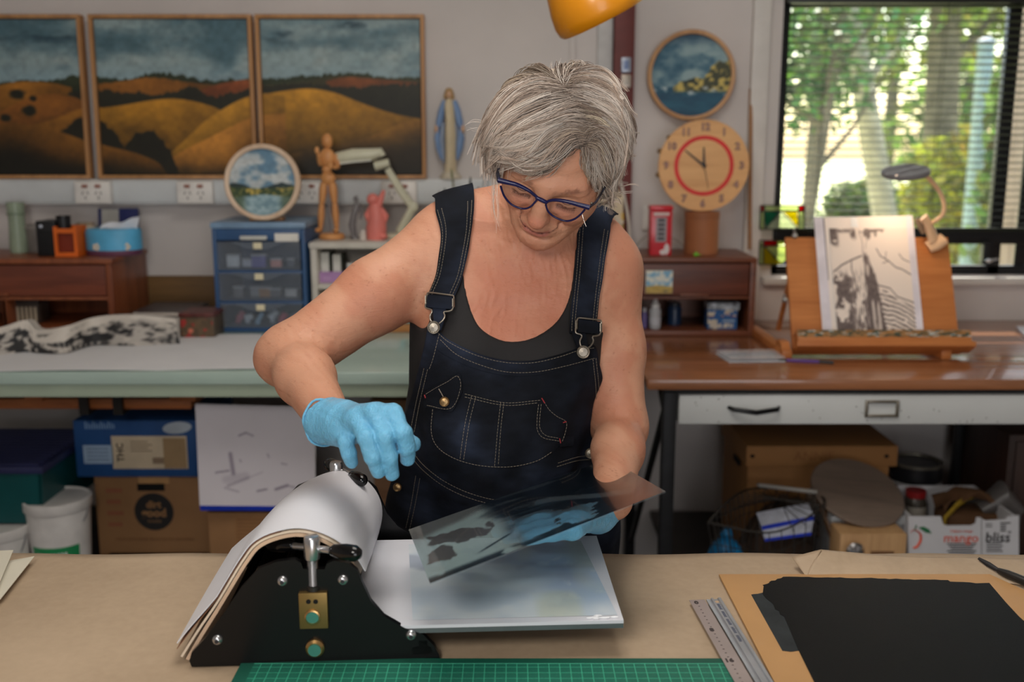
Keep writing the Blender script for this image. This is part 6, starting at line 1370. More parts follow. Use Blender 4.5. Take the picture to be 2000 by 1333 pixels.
# ---- yellow enamel lampshade hanging at the top
n = Vector((.30, .25, 1)).normalized(); c = PY(1166, 10, 2.10)
ye = M('yellow_enamel', (222, 142, 14), .35, var=.03, coat=.2)
t = T('yellow_lampshade', 'yellow enamel lampshade hanging in at top centre of frame', 'lamp', c+n*.2)
ax = Matrix.Translation(c) @ (Matrix.Rotation(R(-27), 4, 'Y') @ Matrix.Rotation(R(8), 4, 'X'))
obj('shade', MB().lathe([(.088, -.030), (.094, -.024), (.097, -.008), (.094, .02), (.082, .07), (.058, .12), (.036, .145), (.036, .165), (.0, .167)], 56, ax), ye, t)
obj('shade_inside', MB().lathe([(.086, -.028), (.090, -.006), (.088, .02), (.076, .068), (.03, .14), (0, .142)], 48, ax), M('shade_inside', (226, 214, 190), .5), t)
top = ax @ Vector((0, 0, .165)); obj('arm', MB().tube([top, top+Vector((-.05, .05, .12)), Vector((top.x-.1, top.y+.1, 2.6))], .008, 10), M('arm_steel', (150, 150, 150), .3, .8), t)
# ================================================================== printing table in the foreground
TZ = .82; TY1 = 1.405
t = T('printing_table', 'foreground work table with dark underframe, wrapped in brown paper', 'table', (0, .9, 0))
ptop = WOOD('table_board', (150, 116, 82), (118, 86, 58), .6)
obj('table_top', MB().box((-1.15, .30, TZ-.032), (1.15, TY1, TZ-.002), .003), ptop, t)
for x in (-1.08, 1.02):
    for y in (.36, 1.30): obj('leg', MB().box((x, y, 0), (x+.06, y+.06, TZ-.032), .004), ptop, t)
obj('apron', MB().box((-1.05, 1.33, TZ-.11), (1.05, 1.35, TZ-.033), .002), ptop, t)
def brownpaper():
    m, nt, b = newmat('brown_kraft_paper'); v = _coords(nt)
    f = _noise(nt, v, 3.5, 5, .6); f2 = _noise(nt, v, 90, 3)
    mx_ = nt.nodes.new('ShaderNodeMath'); mx_.operation = 'MULTIPLY_ADD'; mx_.inputs[1].default_value = .25
    nt.links.new(f2, mx_.inputs[0]); nt.links.new(f, mx_.inputs[2])
    nt.links.new(_ramp(nt, mx_.outputs[0], [(.35, srgb((164, 142, 117))), (.85, srgb((192, 169, 142)))]), b.inputs['Base Color'])
    b.inputs['Roughness'].default_value = .62; _bump(nt, b, f2, .12, .0006); return m
kp = brownpaper()
nx, ny = 120, 64
def ph(x, y):
    h = .0016*(fbm(x*5+3, y*7, 3, 121)) + .0012*smooth(.004, .0, abs((x-.30)-(.36*(1.33-y)-.02)))*smooth(1.22, 1.26, y)*smooth(1.39, 1.36, y)
    return h
xs = np.linspace(-1.15, 1.15, nx*2); ys = np.linspace(.30, TY1+.004, ny)
gx, gy = np.meshgrid(xs, ys, indexing='ij'); gz = TZ-.001+ph(gx, gy)
gy = gy + (gy > 1.39)*.003*np.sin(gx*23)
pts = np.stack([gx, gy, gz], -1)
tag(obj('brown_paper', MB().sheet(pts, -.0008), kp, angle=None), 'brown kraft paper sheet covering the whole foreground table', 'paper')
ZP = TZ+.0016
# folded-back piece of kraft paper at the far right
Q = lambda px, py, z=ZP: PZ(px, py, z)
fold = T('folded_paper', 'second piece of brown paper with turned-up corner at far right of table', 'paper', Q(1640, 1110))
A, B, C, D = Q(1572, 1125), Q(1545, 1088, ZP+.016), Q(1604, 1074, ZP+.024), Q(1700, 1124)
nE = [(1604, 1074, .024), (1660, 1079, .017), (1720, 1084, .011), (1800, 1088, .009), (1905, 1089, .007), (2060, 1093, .006)]
nF = [(1572, 1128, .001), (1640, 1128, .001), (1720, 1128, .001), (1800, 1128, .001), (1880, 1130, .001), (2060, 1150, .001)]
r0 = spline([Q(x, y, ZP+z) for x, y, z in nE], 40); r1 = spline([Q(x, y, ZP+z) for x, y, z in nF], 40)
obj('sheet', MB().sheet([[a.lerp(b, v)+Vector((0, 0, .004*math.sin(math.pi*v)*(.6+.4*math.sin(i*.5)))) for v in np.linspace(0, 1, 10)] for i, (a, b) in enumerate(zip(r0, r1))], .0007), kp, fold, angle=None)
obj('turned_corner', MB().sheet([[Q(1604, 1073, ZP+.025).lerp(Q(1546, 1088, ZP+.014), u).lerp(Q(1574, 1127, ZP+.0012), v)+Vector((0, -.002, 0)) for v in np.linspace(0, 1, 8)] for u in np.linspace(0, 1, 8)], .0007), kp, fold, angle=None)
crease = [Q(x, y, ZP+.0006) for x, y in ((1197, 1097), (1222, 1124), (1246, 1150), (1266, 1171))]
# two cream papers at the left edge
for j, (quad, lb_, col) in enumerate((([(-60, 1080), (27, 1084), (-4, 1158), (-120, 1160)], 'upper grey-cream card at left frame edge of the table', (206, 200, 182)), ([(14, 1098), (68, 1096), (2, 1180), (-90, 1200), (-90, 1130)], 'lower pale card peeping under another at left table edge', (212, 206, 188)))):
    z = ZP + (.009 if j == 0 else .003)
    pp = [Q(x, y, z) for x, y in quad]
    t = T('card_sheet', lb_, 'card', (pp[0].x, pp[0].y, z), 'cream cards at the left table edge')
    pp = [p + Vector((0, 0, .006 if i in (1, 2) else 0)) for i, p in enumerate(pp)]
    obj('card', MB().prism(pp, (0, 0, .0012)), M('card_cream_%d' % j, col, .7, var=.02), t)
# ------------------------------------------------------------------ etching press
O3 = Q(612, 1297, TZ+.0012); rz = R(3.2)
PR = Matrix.Translation(O3) @ Matrix.Rotation(rz, 4, 'Z'); PRi = PR.inverted(); wv = (PR.to_3x3() @ Vector((0, 1, 0)))
def LP(px, py, d): return PRi @ PPL(px, py, PR @ Vector((0, d, 0)), wv)   # pixel -> press-local point at depth d
gb = M('gloss_black_plate', (11, 11, 12), .30, 0, var=.05, spec=.35); zinc = M('zinc_steel', (196, 196, 198), .25, .95); brass = M('brass_block', (142, 116, 70), .42, .85, var=.1); knobm = M('black_knob', (7, 7, 8), .15, spec=.5); felt = M('felt_blanket', (206, 176, 148), .95, bump=.5, bscale=400, sheen=.3)
press = T('etching_press', 'small black tabletop etching press with T-handles and felt blankets', 'etching press', O3)
outl = [(374, 1303), (370, 1292), (374, 1276), (400, 1248), (430, 1210), (470, 1150), (505, 1112), (540, 1098), (575, 1094), (588, 1100), (592, 1112), (634, 1113), (638, 1102), (652, 1096), (680, 1101), (698, 1116), (708, 1140), (724, 1175), (750, 1205), (790, 1228), (826, 1240), (848, 1262), (858, 1280), (859, 1290)]
o2 = [LP(x, y, 0) for x, y in outl]; DEP = .285
o2 = [Vector((p.x, 0, max(p.z, 0))) for p in o2]
hole = [LP(x, y, 0) for x, y in ((818, 1252), (834, 1252), (835, 1262), (842, 1265), (844, 1274), (838, 1278), (808, 1279), (803, 1273), (806, 1266), (817, 1263))]
# plate with a real keyhole cut through: bridge polygon
hp_ = [Vector((p.x, 0, p.z)) for p in hole]
ki = min(range(len(o2)), key=lambda i: (o2[i]-hp_[3]).length)
poly = o2[:ki+1] + [hp_[(3+k) % len(hp_)] for k in range(len(hp_)+1)] + o2[ki:]
d = MB(PR).prism(poly, (0, .008, 0))
obj('front_plate', d, gb, press)
obj('rear_plate', MB(PR).prism([p+Vector((0, DEP, 0)) for p in o2], (0, .008, 0)), gb, press)
def bolt(px, py, nm='plate_bolt'):
    c = LP(px, py, 0); b = obj(nm, MB(PR).lathe([(0, .0055), (.0035, .0050), (.0060, .0025), (.0066, 0), (0, 0)], 20, Matrix.Translation((c.x, -.0002, c.z)) @ Matrix.Rotation(R(90), 4, 'X')), zinc, press)
    obj('hex_socket', MB(PR).lathe([(0, .0058), (.0026, .0057), (.0026, .0040), (0, .0040)], 6, Matrix.Translation((c.x, -.0002, c.z)) @ Matrix.Rotation(R(90), 4, 'X')), M('socket_shadow', (70, 70, 74), .4, .8), b)
    return c
bc = [bolt(*p) for p in ((552, 1135), (670, 1133), (425, 1250), (803, 1241))]
for c in bc: obj('tie_bar', MB(PR).cyl((c.x, .008, c.z), (c.x, DEP, c.z), .006, n=14), gb, press)
# bearing block and axles
a, b = LP(587, 1225, 0), LP(640, 1154, 0); cA = LP(612, 1201, 0); cB = LP(616, 1265, 0)
bk = obj('bearing_block', MB(PR).box((a.x, -.0065, a.z), (b.x, .004, b.z), .0012), brass, press)
for px in (604, 618):
    c = LP(px, 1171, 0); obj('pin_hole', MB(PR).lathe([(0, .0072), (.0028, .0072), (.0028, .0066), (0, .0066)], 14, Matrix.Translation((c.x, 0, c.z)) @ Matrix.Rotation(R(90), 4, 'X')), M('hole_black', (0, 0, 0)), bk)
verd = M('verdigris_axle', (70, 138, 124), .4, .3)
for c, nm, r in ((cA, 'upper_axle', .0075), (cB, 'lower_axle', .0075)):
    o = obj(nm, MB(PR).cyl((c.x, -.0085 if nm[0] == 'l' else -.0075, c.z), (c.x, DEP, c.z), r, n=24), verd, press)
    obj('bush_ring', MB(PR).lathe([(r, .0066), (r+.0034 if nm[0] == 'l' else r+.0018, .0066), (r+.0034 if nm[0] == 'l' else r+.0018, .0085), (r, .0092), (r, .0066)], 28, Matrix.Translation((c.x, .0, c.z)) @ Matrix.Rotation(R(90), 4, 'X')) if nm[0] == 'u' else MB(PR).lathe([(r, .0), (r+.0036, .0), (r+.0036, .004), (r+.001, .0065), (r, .0065), (r, 0)], 28, Matrix.Translation((c.x, .0, c.z)) @ Matrix.Rotation(R(90), 4, 'X')), M('bronze_ring', (186, 148, 96), .3, .9), o)
rr = (cA.z-cB.z)/2-.0035
obj('top_roller', MB(PR).cyl((cA.x, .012, cA.z), (cA.x, DEP-.004, cA.z), rr, n=32), M('roller_steel', (90, 90, 94), .3, .8), press)
obj('bottom_roller', MB(PR).cyl((cB.x, .012, cB.z), (cB.x, DEP-.004, cB.z), rr, n=32), M('roller_steel', (0, 0, 0)), press)
obj('cross_bar', MB(PR).box((cA.x-.022, .008, o2[10].z-.022), (cA.x+.022, DEP, o2[10].z-.008), .002), gb, press)
# T-handles
def thandle(base, top, barA, barB, d, nm='pressure_screw'):
    s = obj(nm, MB(PR).lathe([(.0058+.0007*(k % 2), base.z+(top.z-base.z)*k/60) for k in range(61)], 16, Matrix.Translation((top.x, d, 0))), zinc, press)
    obj('thread_core', MB(PR).cyl((top.x, d, base.z-.006), (top.x, d, base.z+.004), .0085, n=20), M('washer_dark', (60, 58, 56), .4, .7), s)
    h = obj('t_head', MB(PR).lathe([(0, top.z-.004), (.0088, top.z-.004), (.0095, top.z), (.0095, top.z+.020), (.0080, top.z+.023), (0, top.z+.0235)], 6 if 0 else 20, Matrix.Translation((top.x, d, 0))), zinc, press)
    ctr = Vector((top.x, d, top.z+.012)); obj('t_bar', MB(PR).tube([barA, barB], .0042, 12), zinc, h)
    for e, o_ in ((barA, barB), (barB, barA)):
        dr_ = (e-o_).normalized(); sp_ = [e-dr_*.030, e-dr_*.026, e-dr_*.010, e+dr_*.004, e+dr_*.010, e+dr_*.0125]
        obj('bar_knob', MB(PR).tube(sp_, [.0058, .0078, .0098, .0094, .0062, .002], 18), knobm, h)
tp = LP(607, 1095, 0); tb = LP(612, 1152, 0)
T1 = LP(608, 1068, .0); 
thandle(Vector((T1.x, .004, tb.z)), Vector((T1.x, .004, T1.z-.012)), LP(536, 1062, .04), LP(688, 1081, -.022), .004)
T2 = LP(656, 919, DEP); 
thandle(Vector((T2.x, DEP+.004, tb.z)), Vector((T2.x, DEP+.004, T2.z-.012)), LP(646, 908, DEP+.045), LP(704, 938, DEP-.045), DEP+.004)
# blankets and paper humped over the press
frontp = [(363, 1288), (392, 1238), (422, 1190), (452, 1140), (478, 1098), (504, 1066), (545, 1048), (590, 1043), (640, 1058), (682, 1090), (704, 1122)]
rearp = [(468, 1094), (486, 1068), (506, 1042), (532, 1010), (566, 976), (606, 948), (655, 930), (698, 938), (728, 968), (737, 1008), (722, 1072)]
fA = [LP(x, y, .012) for x, y in frontp]; rA = [LP(x, y, DEP-.006) for x, y in rearp]
for q in (fA, rA):
    for p in q: p.z = max(p.z, .003)
def layer(nm, off, th, mat, e0, e1, ext=0.):
    """sheet draped over the press: off lifts it along the profile normal"""
    F_ = spline(fA, 60); R_ = spline(rA, 60); rows = []
    def offs(L):
        out = []
        for i, p in enumerate(L):
            tg = (L[min(i+1, 59)]-L[max(i-1, 0)]); n_ = Vector((-tg.z, 0, tg.x)).normalized(); k = off*(1 if i > 14 else (1+.9*ext*(14-i)/14))
            out.append(p+n_*k)
        return out
    F_, R_ = offs(F_), offs(R_); i0, i1 = int(60*e0), int(60*e1)
    for i in range(i0, i1):
        rows.append([F_[i].lerp(R_[i], v)+Vector((0, 0, .006*math.sin(math.pi*v)*(1 if 15 < i < 50 else .3))) for v in np.linspace(0, 1, 26)])
    return obj(nm, MB(PR).sheet(rows, th), mat, press, angle=60)
layer('felt_blanket', -.004, .0042, felt, 0, 1)
layer('felt_blanket', .0012, .0026, M('felt_blanket_pale', (222, 204, 182), .95, bump=.4, bscale=400), 0, .92, 3.)
layer('backing_sheet', .0046, .0008, M('brown_backing', (130, 88, 64), .8), .02, .62, 2.6)
wr = [(r, 0) for r in ()]
layer('cover_sheet', .0062, .0010, M('white_board_paper', (226, 226, 232), .45, var=.01), .045, 1, 2.4)
# bed with white registration board, inked acetate
BZp = .045
bedz = TZ+.0012+BZp
q = [PZ(1218, 1212, bedz), PZ(1165, 1047, bedz), PZ(720, 1056, bedz), PZ(700, 1150, bedz), PZ(770, 1223, bedz)]
bd = obj('bed_plate', MB().prism([p+Vector((0, 0, -.0042)) for p in q], (0, 0, -.006)), M('bed_steel', (120, 122, 126), .3, .7), press)
obj('bed_support', MB().box((q[4].x-.12, q[4].y+.05, TZ+.0012), (q[4].x-.05, q[2].y-.03, bedz-.0105), .002), gb, press)
t = T('registration_board', 'white registration board lying on the press bed', 'board', (q[0].x-.2, q[0].y+.1, bedz-.0042))
obj('board', MB().prism([p+Vector((0, 0, -.0041)) for p in q], (0, 0, .004)), M('white_board', (216, 217, 224), .35, var=.015), t)
ln = MB(); L_ = lambda px, py: PZ(px, py, bedz+.00005)
for a, b in (((1066, 1062), (1080, 1150)), ((1080, 1150), (1084, 1175)), ((875, 1085), (868, 1140)), ((868, 1140), (842, 1200)), ((1112, 1058), (1116, 1100))): ln.tube([L_(*a), L_(*b)], .0004, 4)
obj('pencil_line', ln, M('pencil_grey', (120, 124, 130), .6), t)
q2 = [PZ(1206, 1202, bedz+.0004), PZ(1152, 1056, bedz+.0004), PZ(798, 1064, bedz+.0004), PZ(806, 1212, bedz+.0004)]
def overlay_reflection(U, V):
    n = fbm(U*3.2, V*4, 4, 131); n2 = fbm(U*9+4*fbm(U*3, V*3, 2, 5), V*9, 4, 133); c = mixc((216, 222, 226), (196, 208, 220), smooth(.35, .65, n))
    c = mixc(c, (170, 192, 220), smooth(.52, .9, U)*smooth(.05, .3, V)*.8); c = mixc(c, (206, 220, 232), smooth(.55, .68, n2)*smooth(.5, .75, U)*.8)  # blue towards the right is the glove and plate reflection, painted in
    c = mixc(c, (150, 158, 174), smooth(.5, .66, fbm(U*3+7, V*4, 3, 137))*smooth(.35, .55, V)*.6)
    c = mixc(c, (206, 210, 178), smooth(.5, .7, fbm(U*4, V*2, 2, 139))*.4)
    return c
t = T('tissue_overlay', 'bluish translucent overlay sheet with painted reflection on the white registration board', 'sheet', q2[0])
painted('overlay_face', q2[3], q2[0]-q2[3], q2[2]-q2[3]+(Vector((0, 0, 0))), 90, 60, overlay_reflection, PAINT('overlay_film', .32, coat=.2), t)
crm = MB(); g = random.Random(3)
for k in range(10):
    c = PZ(1150+60*g.random(), 1203+6*g.random(), bedz+.001); crm.ball(c, (.003+.003*g.random(), .0015, .0012), 8)
obj('plastic_flake', crm, M('flake_white', (236, 238, 242), .3), t)
# ------------------------------------------------------------------ cutting mat, rulers, inked board
q = [Q(492, 1297, ZP+.0005), Q(1417, 1283, ZP+.0005), Q(1480, 1420, ZP+.0005), Q(430, 1420, ZP+.0005)]
cmz = q[0].z
def matmat():
    m, nt, b = newmat('cutting_mat_green'); tc = nt.nodes.new('ShaderNodeTexCoord'); br = nt.nodes.new('ShaderNodeTexBrick')
    br.offset = 0; br.inputs['Scale'].default_value = 1; br.inputs['Mortar Size'].default_value = .0004; br.inputs['Brick Width'].default_value = .0125; br.inputs['Row Height'].default_value = .0125; br.inputs['Mortar Smooth'].default_value = 0
    br.inputs['Color1'].default_value = br.inputs['Color2'].default_value = (*srgb((24, 104, 84)), 1); br.inputs['Mortar'].default_value = (*srgb((64, 176, 140)), 1)
    nt.links.new(tc.outputs['Object'], br.inputs['Vector']); nt.links.new(br.outputs['Color'], b.inputs['Base Color']); b.inputs['Roughness'].default_value = .45; return m
t = T('cutting_mat', 'green gridded cutting mat at the bottom edge of the table', 'cutting mat', (q[0].x, q[0].y, cmz), )
t.rotation_euler.z = 0
me_ = MB(); yy0, yy1 = q[2].y, (q[0].y+q[1].y)/2; x0m, x1m = q[0].x-.012, q[1].x+.004
def rr_poly(x0, y0, x1, y1, r, z):
    out = []
    for cx, cy, a0 in ((x1-r, y1-r, 0), (x0+r, y1-r, 90), (x0+r, y0+r, 180), (x1-r, y0+r, 270)):
        for k in range(6): out.append(Vector((cx+r*math.cos(R(a0+18*k)), cy+r*math.sin(R(a0+18*k)), z)))
    return out
y1m = yy1; y0m = yy1-.30
obj('mat_base', MB().prism(rr_poly(x0m, y0m, x1m, y1m, .008, cmz), (0, 0, .0022)), M('mat_edge_green', (20, 84, 68), .45), t)
gx = MB(); obj('grid_face', MB().prism([Vector((x0m+.016, y0m+.012, cmz+.0022)), Vector((x1m-.006, y0m+.012, cmz+.0022)), Vector((x1m-.006, y1m-.012, cmz+.0022)), Vector((x0m+.016, y1m-.012, cmz+.0022))], (0, 0, .0002)), matmat(), t)
gl_ = MB()
for k in range(0, 5): gl_.box((x0m+.016, y1m-.013-.05*k, cmz+.0023), (x1m-.006, y1m-.0122-.05*k, cmz+.00255))
obj('bold_line', gl_, M('mat_line', (84, 190, 156), .5), t)
# steel ruler
def slab(quad, th, z): return [Q(x, y, z) for x, y in quad], th
a, b, c, d = Q(1346, 1174, cmz+.0035), Q(1366, 1168, cmz+.0035), Q(1476, 1380, cmz+.0035), Q(1438, 1390, cmz+.0035)
t = T('steel_ruler', 'narrow pinkish steel ruler with black marks by the dark board', 'ruler', a)
b = a+(b-a).normalized()*.021; dirr = ((Q(1450, 1362, cmz+.0035)-a).normalized()); per = Vector((-dirr.y, dirr.x, 0)); 
if per.x < 0: per = -per
Lr = .34; rw_ = .021
obj('blade', MB().prism([a, a+per*rw_, a+per*rw_+dirr*Lr, a+dirr*Lr], (0, 0, .001)), M('ruler_steel', (184, 170, 166), .38, .55, var=.04), t)
mk = MB(); zt_ = Vector((0, 0, .00105))
for k in range(2, 33):
    p = a+dirr*(.0095*k)+per*.0075+zt_; w = .0022
    mk.prism([p, p+per*w, p+per*w+dirr*.0011, p+dirr*.0011], (0, 0, .00015))
obj('tick_mark', mk, M('ruler_black', (60, 52, 52), .5), t)
for k, s in ((0, '0'), (8, '8'), (16, '16')):
    p = a+dirr*(.006+.0095*k)+per*.0075+zt_; rot = Matrix((per, -dirr, Vector((0, 0, 1)))).transposed()
    text('ruler_number', s, .011, p+dirr*.003, rot, M('ruler_black', (0, 0, 0)), t, bold=.0005)
a2 = a+per*.0225+dirr*.002; t = T('safety_ruler', 'aluminium ribbed ruler with printed dark scale beside steel ruler', 'ruler', a2)
alu2 = M('aluminium_rule', (186, 188, 192), .32, .7); w2 = .021
pr_ = [(0, 0), (0, .0022), (.006, .0016), (.0065, .004), (.009, .004), (.0095, .0018), (.015, .0018), (.016, .0042), (.0195, .0042), (.021, .0012), (.021, 0)]
sec = [a2+per*u+Vector((0, 0, z)) for u, z in pr_]
obj('profile_bar', MB().prism(sec, dirr*.33), alu2, t, angle=20)
pt_ = MB(); g = random.Random(8)
for k in range(44):
    p = a2+dirr*(.014+.0024*k)+per*.0098+Vector((0, 0, .0019)); 
    if k % 9 < 7: pt_.prism([p, p+per*(.003+.002*g.random()), p+per*.004+dirr*.0014, p+dirr*.0014], (0, 0, .0001))
obj('printed_scale', pt_, M('scale_blue_grey', (70, 78, 100), .5), t)
obj('hang_hole', MB().lathe([(0, 0), (.0032, 0), (.0032, .0003), (0, .0003)], 20, Matrix.Translation(a2+dirr*.008+per*.0125+Vector((0, 0, .0018)))), M('hole_tan', (186, 158, 128), .6), t)
# inked board
zq = ZP+.0004
iA, iB = Q(1404, 1126, zq), Q(1905, 1126, zq); dl = (Q(1510, 1333, zq)-iA).normalized(); iW = iB.x-iA.x+.02
t = T('inked_board', 'tan hardboard sheet rolled over with black ink at right of table', 'board', iA)
hard = M('hardboard_tan', (186, 142, 92), .5, var=.05, scale=4)
Ld = .36; ux = Vector((1, 0, 0)); P0 = iA; P1 = iA+ux*iW; P2 = P1+Vector((-.02*0+abs(dl.x)*Ld*.6+.09, dl.y*Ld, 0)); P3 = iA+dl*Ld
obj('hardboard', MB().prism([P0, P1, P1+Vector((.16, dl.y*Ld, 0)), P3], (0, 0, .003)), hard, t)
def ink_fn(U, V):
    return mixc((20, 20, 21), (30, 30, 31), fbm(U*6, V*6, 3, 141))
def inkpoly(nm, pts, z, mat):
    return obj(nm, MB().prism([Q(x, y, z) for x, y in pts], (0, 0, .0003)), mat, t, False)
def INK(nm, c, rough):
    m = M(nm, c, rough, var=.1, scale=30, bump=.12, bscale=900, spec=.16); return m
g = random.Random(4)
def rag(a, b, n, amp):
    return [(a[0]+(b[0]-a[0])*k/n+g.gauss(0, amp), a[1]+(b[1]-a[1])*k/n+g.gauss(0, amp*.4)) for k in range(n+1)]
zi = zq+.0031
inkpoly('grey_ink_patch', rag((1467, 1162), (1500, 1158), 6, 2)+[(1530, 1180)]+rag((1600, 1270), (1545, 1274), 8, 2)+[(1528, 1272)], zi, INK('ink_grey', (48, 52, 54), .6))
main = rag((1487, 1146), (1522, 1130), 8, 2.5)+rag((1530, 1127), (1850, 1134), 26, 1.2)+rag((1856, 1137), (1932, 1140), 6, 1)+[(1965, 1178), (1990, 1205), (2085, 1290), (2260, 1480)]+[(1660, 1480), (1590, 1333), (1560, 1272)]+rag((1528, 1205), (1489, 1160), 8, 3)
inkpoly('black_ink_film', main, zi+.0004, INK('ink_black', (9, 9, 9), .5))
sk = MB()
# dark brush handle / knife at far right
a, b, c = Q(1911, 1091, ZP+.011), Q(1950, 1115, ZP+.008), Q(2040, 1152, ZP+.008)
t = T('palette_knife', 'dark slender palette knife lying at the far right table edge', 'palette knife', (b.x, b.y, ZP))
obj('blade', MB().tube([a, a.lerp(b, .5), b], [.002, .004, .003], 10, flat=.3), M('knife_blade', (70, 70, 72), .35, .8), t)
obj('handle', MB().tube([b, b.lerp(c, .2), b.lerp(c, .6), c], [.004, .006, .0065, .005], 12), M('knife_handle', (34, 32, 30), .4), t)
# ================================================================== the woman: signed-distance body, one continuous surface
def V3(v): return np.array((v[0], v[1], v[2]), np.float32)
class SDF:
    """list of primitives blended in order; works on grids and on loose points"""
    def __init__(s): s.p = []
    def put(s, fn, lo, hi, k=.02, op='u'): s.p.append((fn, np.array(lo), np.array(hi), k, op)); return s
    def cone(s, a, b, ra, rb, k=.02, op='u'):
        a, b = V3(a), V3(b); ab = b-a; L2 = max(float(ab@ab), 1e-9)
        def fn(x, y, z):
            px, py, pz = x-a[0], y-a[1], z-a[2]; t = np.clip((px*ab[0]+py*ab[1]+pz*ab[2])/L2, 0, 1)
            return np.sqrt((px-t*ab[0])**2+(py-t*ab[1])**2+(pz-t*ab[2])**2) - (ra+(rb-ra)*t)
        r = max(ra, rb); return s.put(fn, np.minimum(a, b)-r, np.maximum(a, b)+r, k, op)
    def chain(s, pts, rs, k=.012, op='u'):
        for i in range(len(pts)-1): s.cone(pts[i], pts[i+1], rs[i], rs[i+1], k, op)
        return s
    def ell(s, c, r, rot=None, k=.02, op='u'):
        c = V3(c); r = np.array(r, np.float32); A = np.array(rot.transposed() if rot else Matrix.Identity(3), np.float32)
        def fn(x, y, z):
            px, py, pz = x-c[0], y-c[1], z-c[2]
            q = [A[i, 0]*px+A[i, 1]*py+A[i, 2]*pz for i in range(3)]
            k0 = np.sqrt((q[0]/r[0])**2+(q[1]/r[1])**2+(q[2]/r[2])**2); k1 = np.sqrt((q[0]/r[0]**2)**2+(q[1]/r[1]**2)**2+(q[2]/r[2]**2)**2)
            return k0*(k0-1)/np.maximum(k1, 1e-6)
        m = r.max(); return s.put(fn, c-m, c+m, k, op)
    @staticmethod
    def comb(d, e, k, op):
        if op == 'u': h = np.clip(.5+.5*(d-e)/k, 0, 1); return d+(e-d)*h - k*h*(1-h)
        if op == 's': h = np.clip(.5-.5*(d+e)/k, 0, 1); return d+(-e-d)*h + k*h*(1-h)
        if op == 'i': h = np.clip(.5-.5*(e-d)/k, 0, 1); return e+(d-e)*h + k*h*(1-h)
    def pts(s, p):
        x, y, z = (p[:, i].astype(np.float32) for i in range(3)); d = np.full(len(p), .3, np.float32)
        for fn, lo, hi, k, op in s.p: d = s.comb(d, fn(x, y, z), k, op)
        return d
    def grid(s, lo, hi, h, margin=.035):
        n = np.ceil((np.array(hi)-np.array(lo))/h).astype(int)+1; d = np.full(n, .2, np.float32)
        ax = [np.float32(lo[i])+np.arange(n[i], dtype=np.float32)*np.float32(h) for i in range(3)]
        for fn, a, b, k, op in s.p:
            i0 = np.clip(np.floor((a-margin-np.array(lo))/h).astype(int), 0, n); i1 = np.clip(np.ceil((b+margin-np.array(lo))/h).astype(int)+1, 0, n)
            if (i1 <= i0).any(): continue
            sl = tuple(slice(p, q) for p, q in zip(i0, i1))
            d[sl] = s.comb(d[sl], fn(ax[0][sl[0]][:, None, None], ax[1][sl[1]][None, :, None], ax[2][sl[2]][None, None, :]), k, op)
        return d, ax
def nets(d, lo, h):
    """naive surface nets -> verts, quads"""
    s = d < 0; n = np.array(d.shape)-1
    c = np.zeros(tuple(n), np.uint8)
    for i in (0, 1):
        for j in (0, 1):
            for k in (0, 1): c += s[i:n[0]+i, j:n[1]+j, k:n[2]+k]
    act = np.argwhere((c > 0) & (c < 8)); del c
    idx = np.full(tuple(n), -1, np.int32); idx[act[:, 0], act[:, 1], act[:, 2]] = np.arange(len(act))
    cor = np.array([(i, j, k) for i in (0, 1) for j in (0, 1) for k in (0, 1)])
    val = np.stack([d[act[:, 0]+a, act[:, 1]+b, act[:, 2]+e] for a, b, e in cor], 1)
    acc = np.zeros((len(act), 3)); cnt = np.zeros(len(act))
    for a in range(8):
        for b in range(a+1, 8):
            if np.abs(cor[a]-cor[b]).sum() != 1: continue
            va, vb = val[:, a], val[:, b]; m = (va < 0) != (vb < 0); t = np.where(m, va/np.where(m, va-vb, 1), 0)
            acc += m[:, None]*(cor[a]+t[:, None]*(cor[b]-cor[a])); cnt += m
    v = np.array(lo)+(act+acc/np.maximum(cnt, 1)[:, None])*h
    Q = []
    for ax_ in range(3):
        o1, o2 = [(1, 2), (2, 0), (0, 1)][ax_]
        sa = [slice(None)]*3; sb = [slice(None)]*3; sa[ax_] = slice(0, -1); sb[ax_] = slice(1, None)
        A, B = s[tuple(sa)], s[tuple(sb)]; e = np.argwhere(A != B)
        ok = (e[:, o1] > 0) & (e[:, o2] > 0) & (e[:, o1] < n[o1]) & (e[:, o2] < n[o2]); e = e[ok]
        def at(p, q):
            f = e.copy(); f[:, o1] -= p; f[:, o2] -= q; return idx[f[:, 0], f[:, 1], f[:, 2]]
        q = np.stack([at(0, 0), at(1, 0), at(1, 1), at(0, 1)], 1); fl = ~A[e[:, 0], e[:, 1], e[:, 2]]
        q[fl] = q[fl][:, ::-1]; Q.append(q)
    q = np.concatenate(Q); q = q[(q >= 0).all(1)]
    return v, q[:, ::-1]
def relax(v, q, it=2, w=.5):
    e = np.concatenate([q[:, [0, 1]], q[:, [1, 2]], q[:, [2, 3]], q[:, [3, 0]]]); e = np.concatenate([e, e[:, ::-1]])
    cnt = np.maximum(np.bincount(e[:, 0], minlength=len(v)), 1)[:, None]
    for _ in range(it):
        a = np.stack([np.bincount(e[:, 0], v[e[:, 1], i], len(v)) for i in range(3)], 1)/cnt; v = v*(1-w)+a*w
    return v
def grad(S, p, e=.002):
    g = np.stack([S.pts(p+np.eye(3)[i]*e)-S.pts(p-np.eye(3)[i]*e) for i in range(3)], 1); return g/np.maximum(np.linalg.norm(g, axis=1, keepdims=True), 1e-9)
ORG = np.array((0, 0, CAMZ))
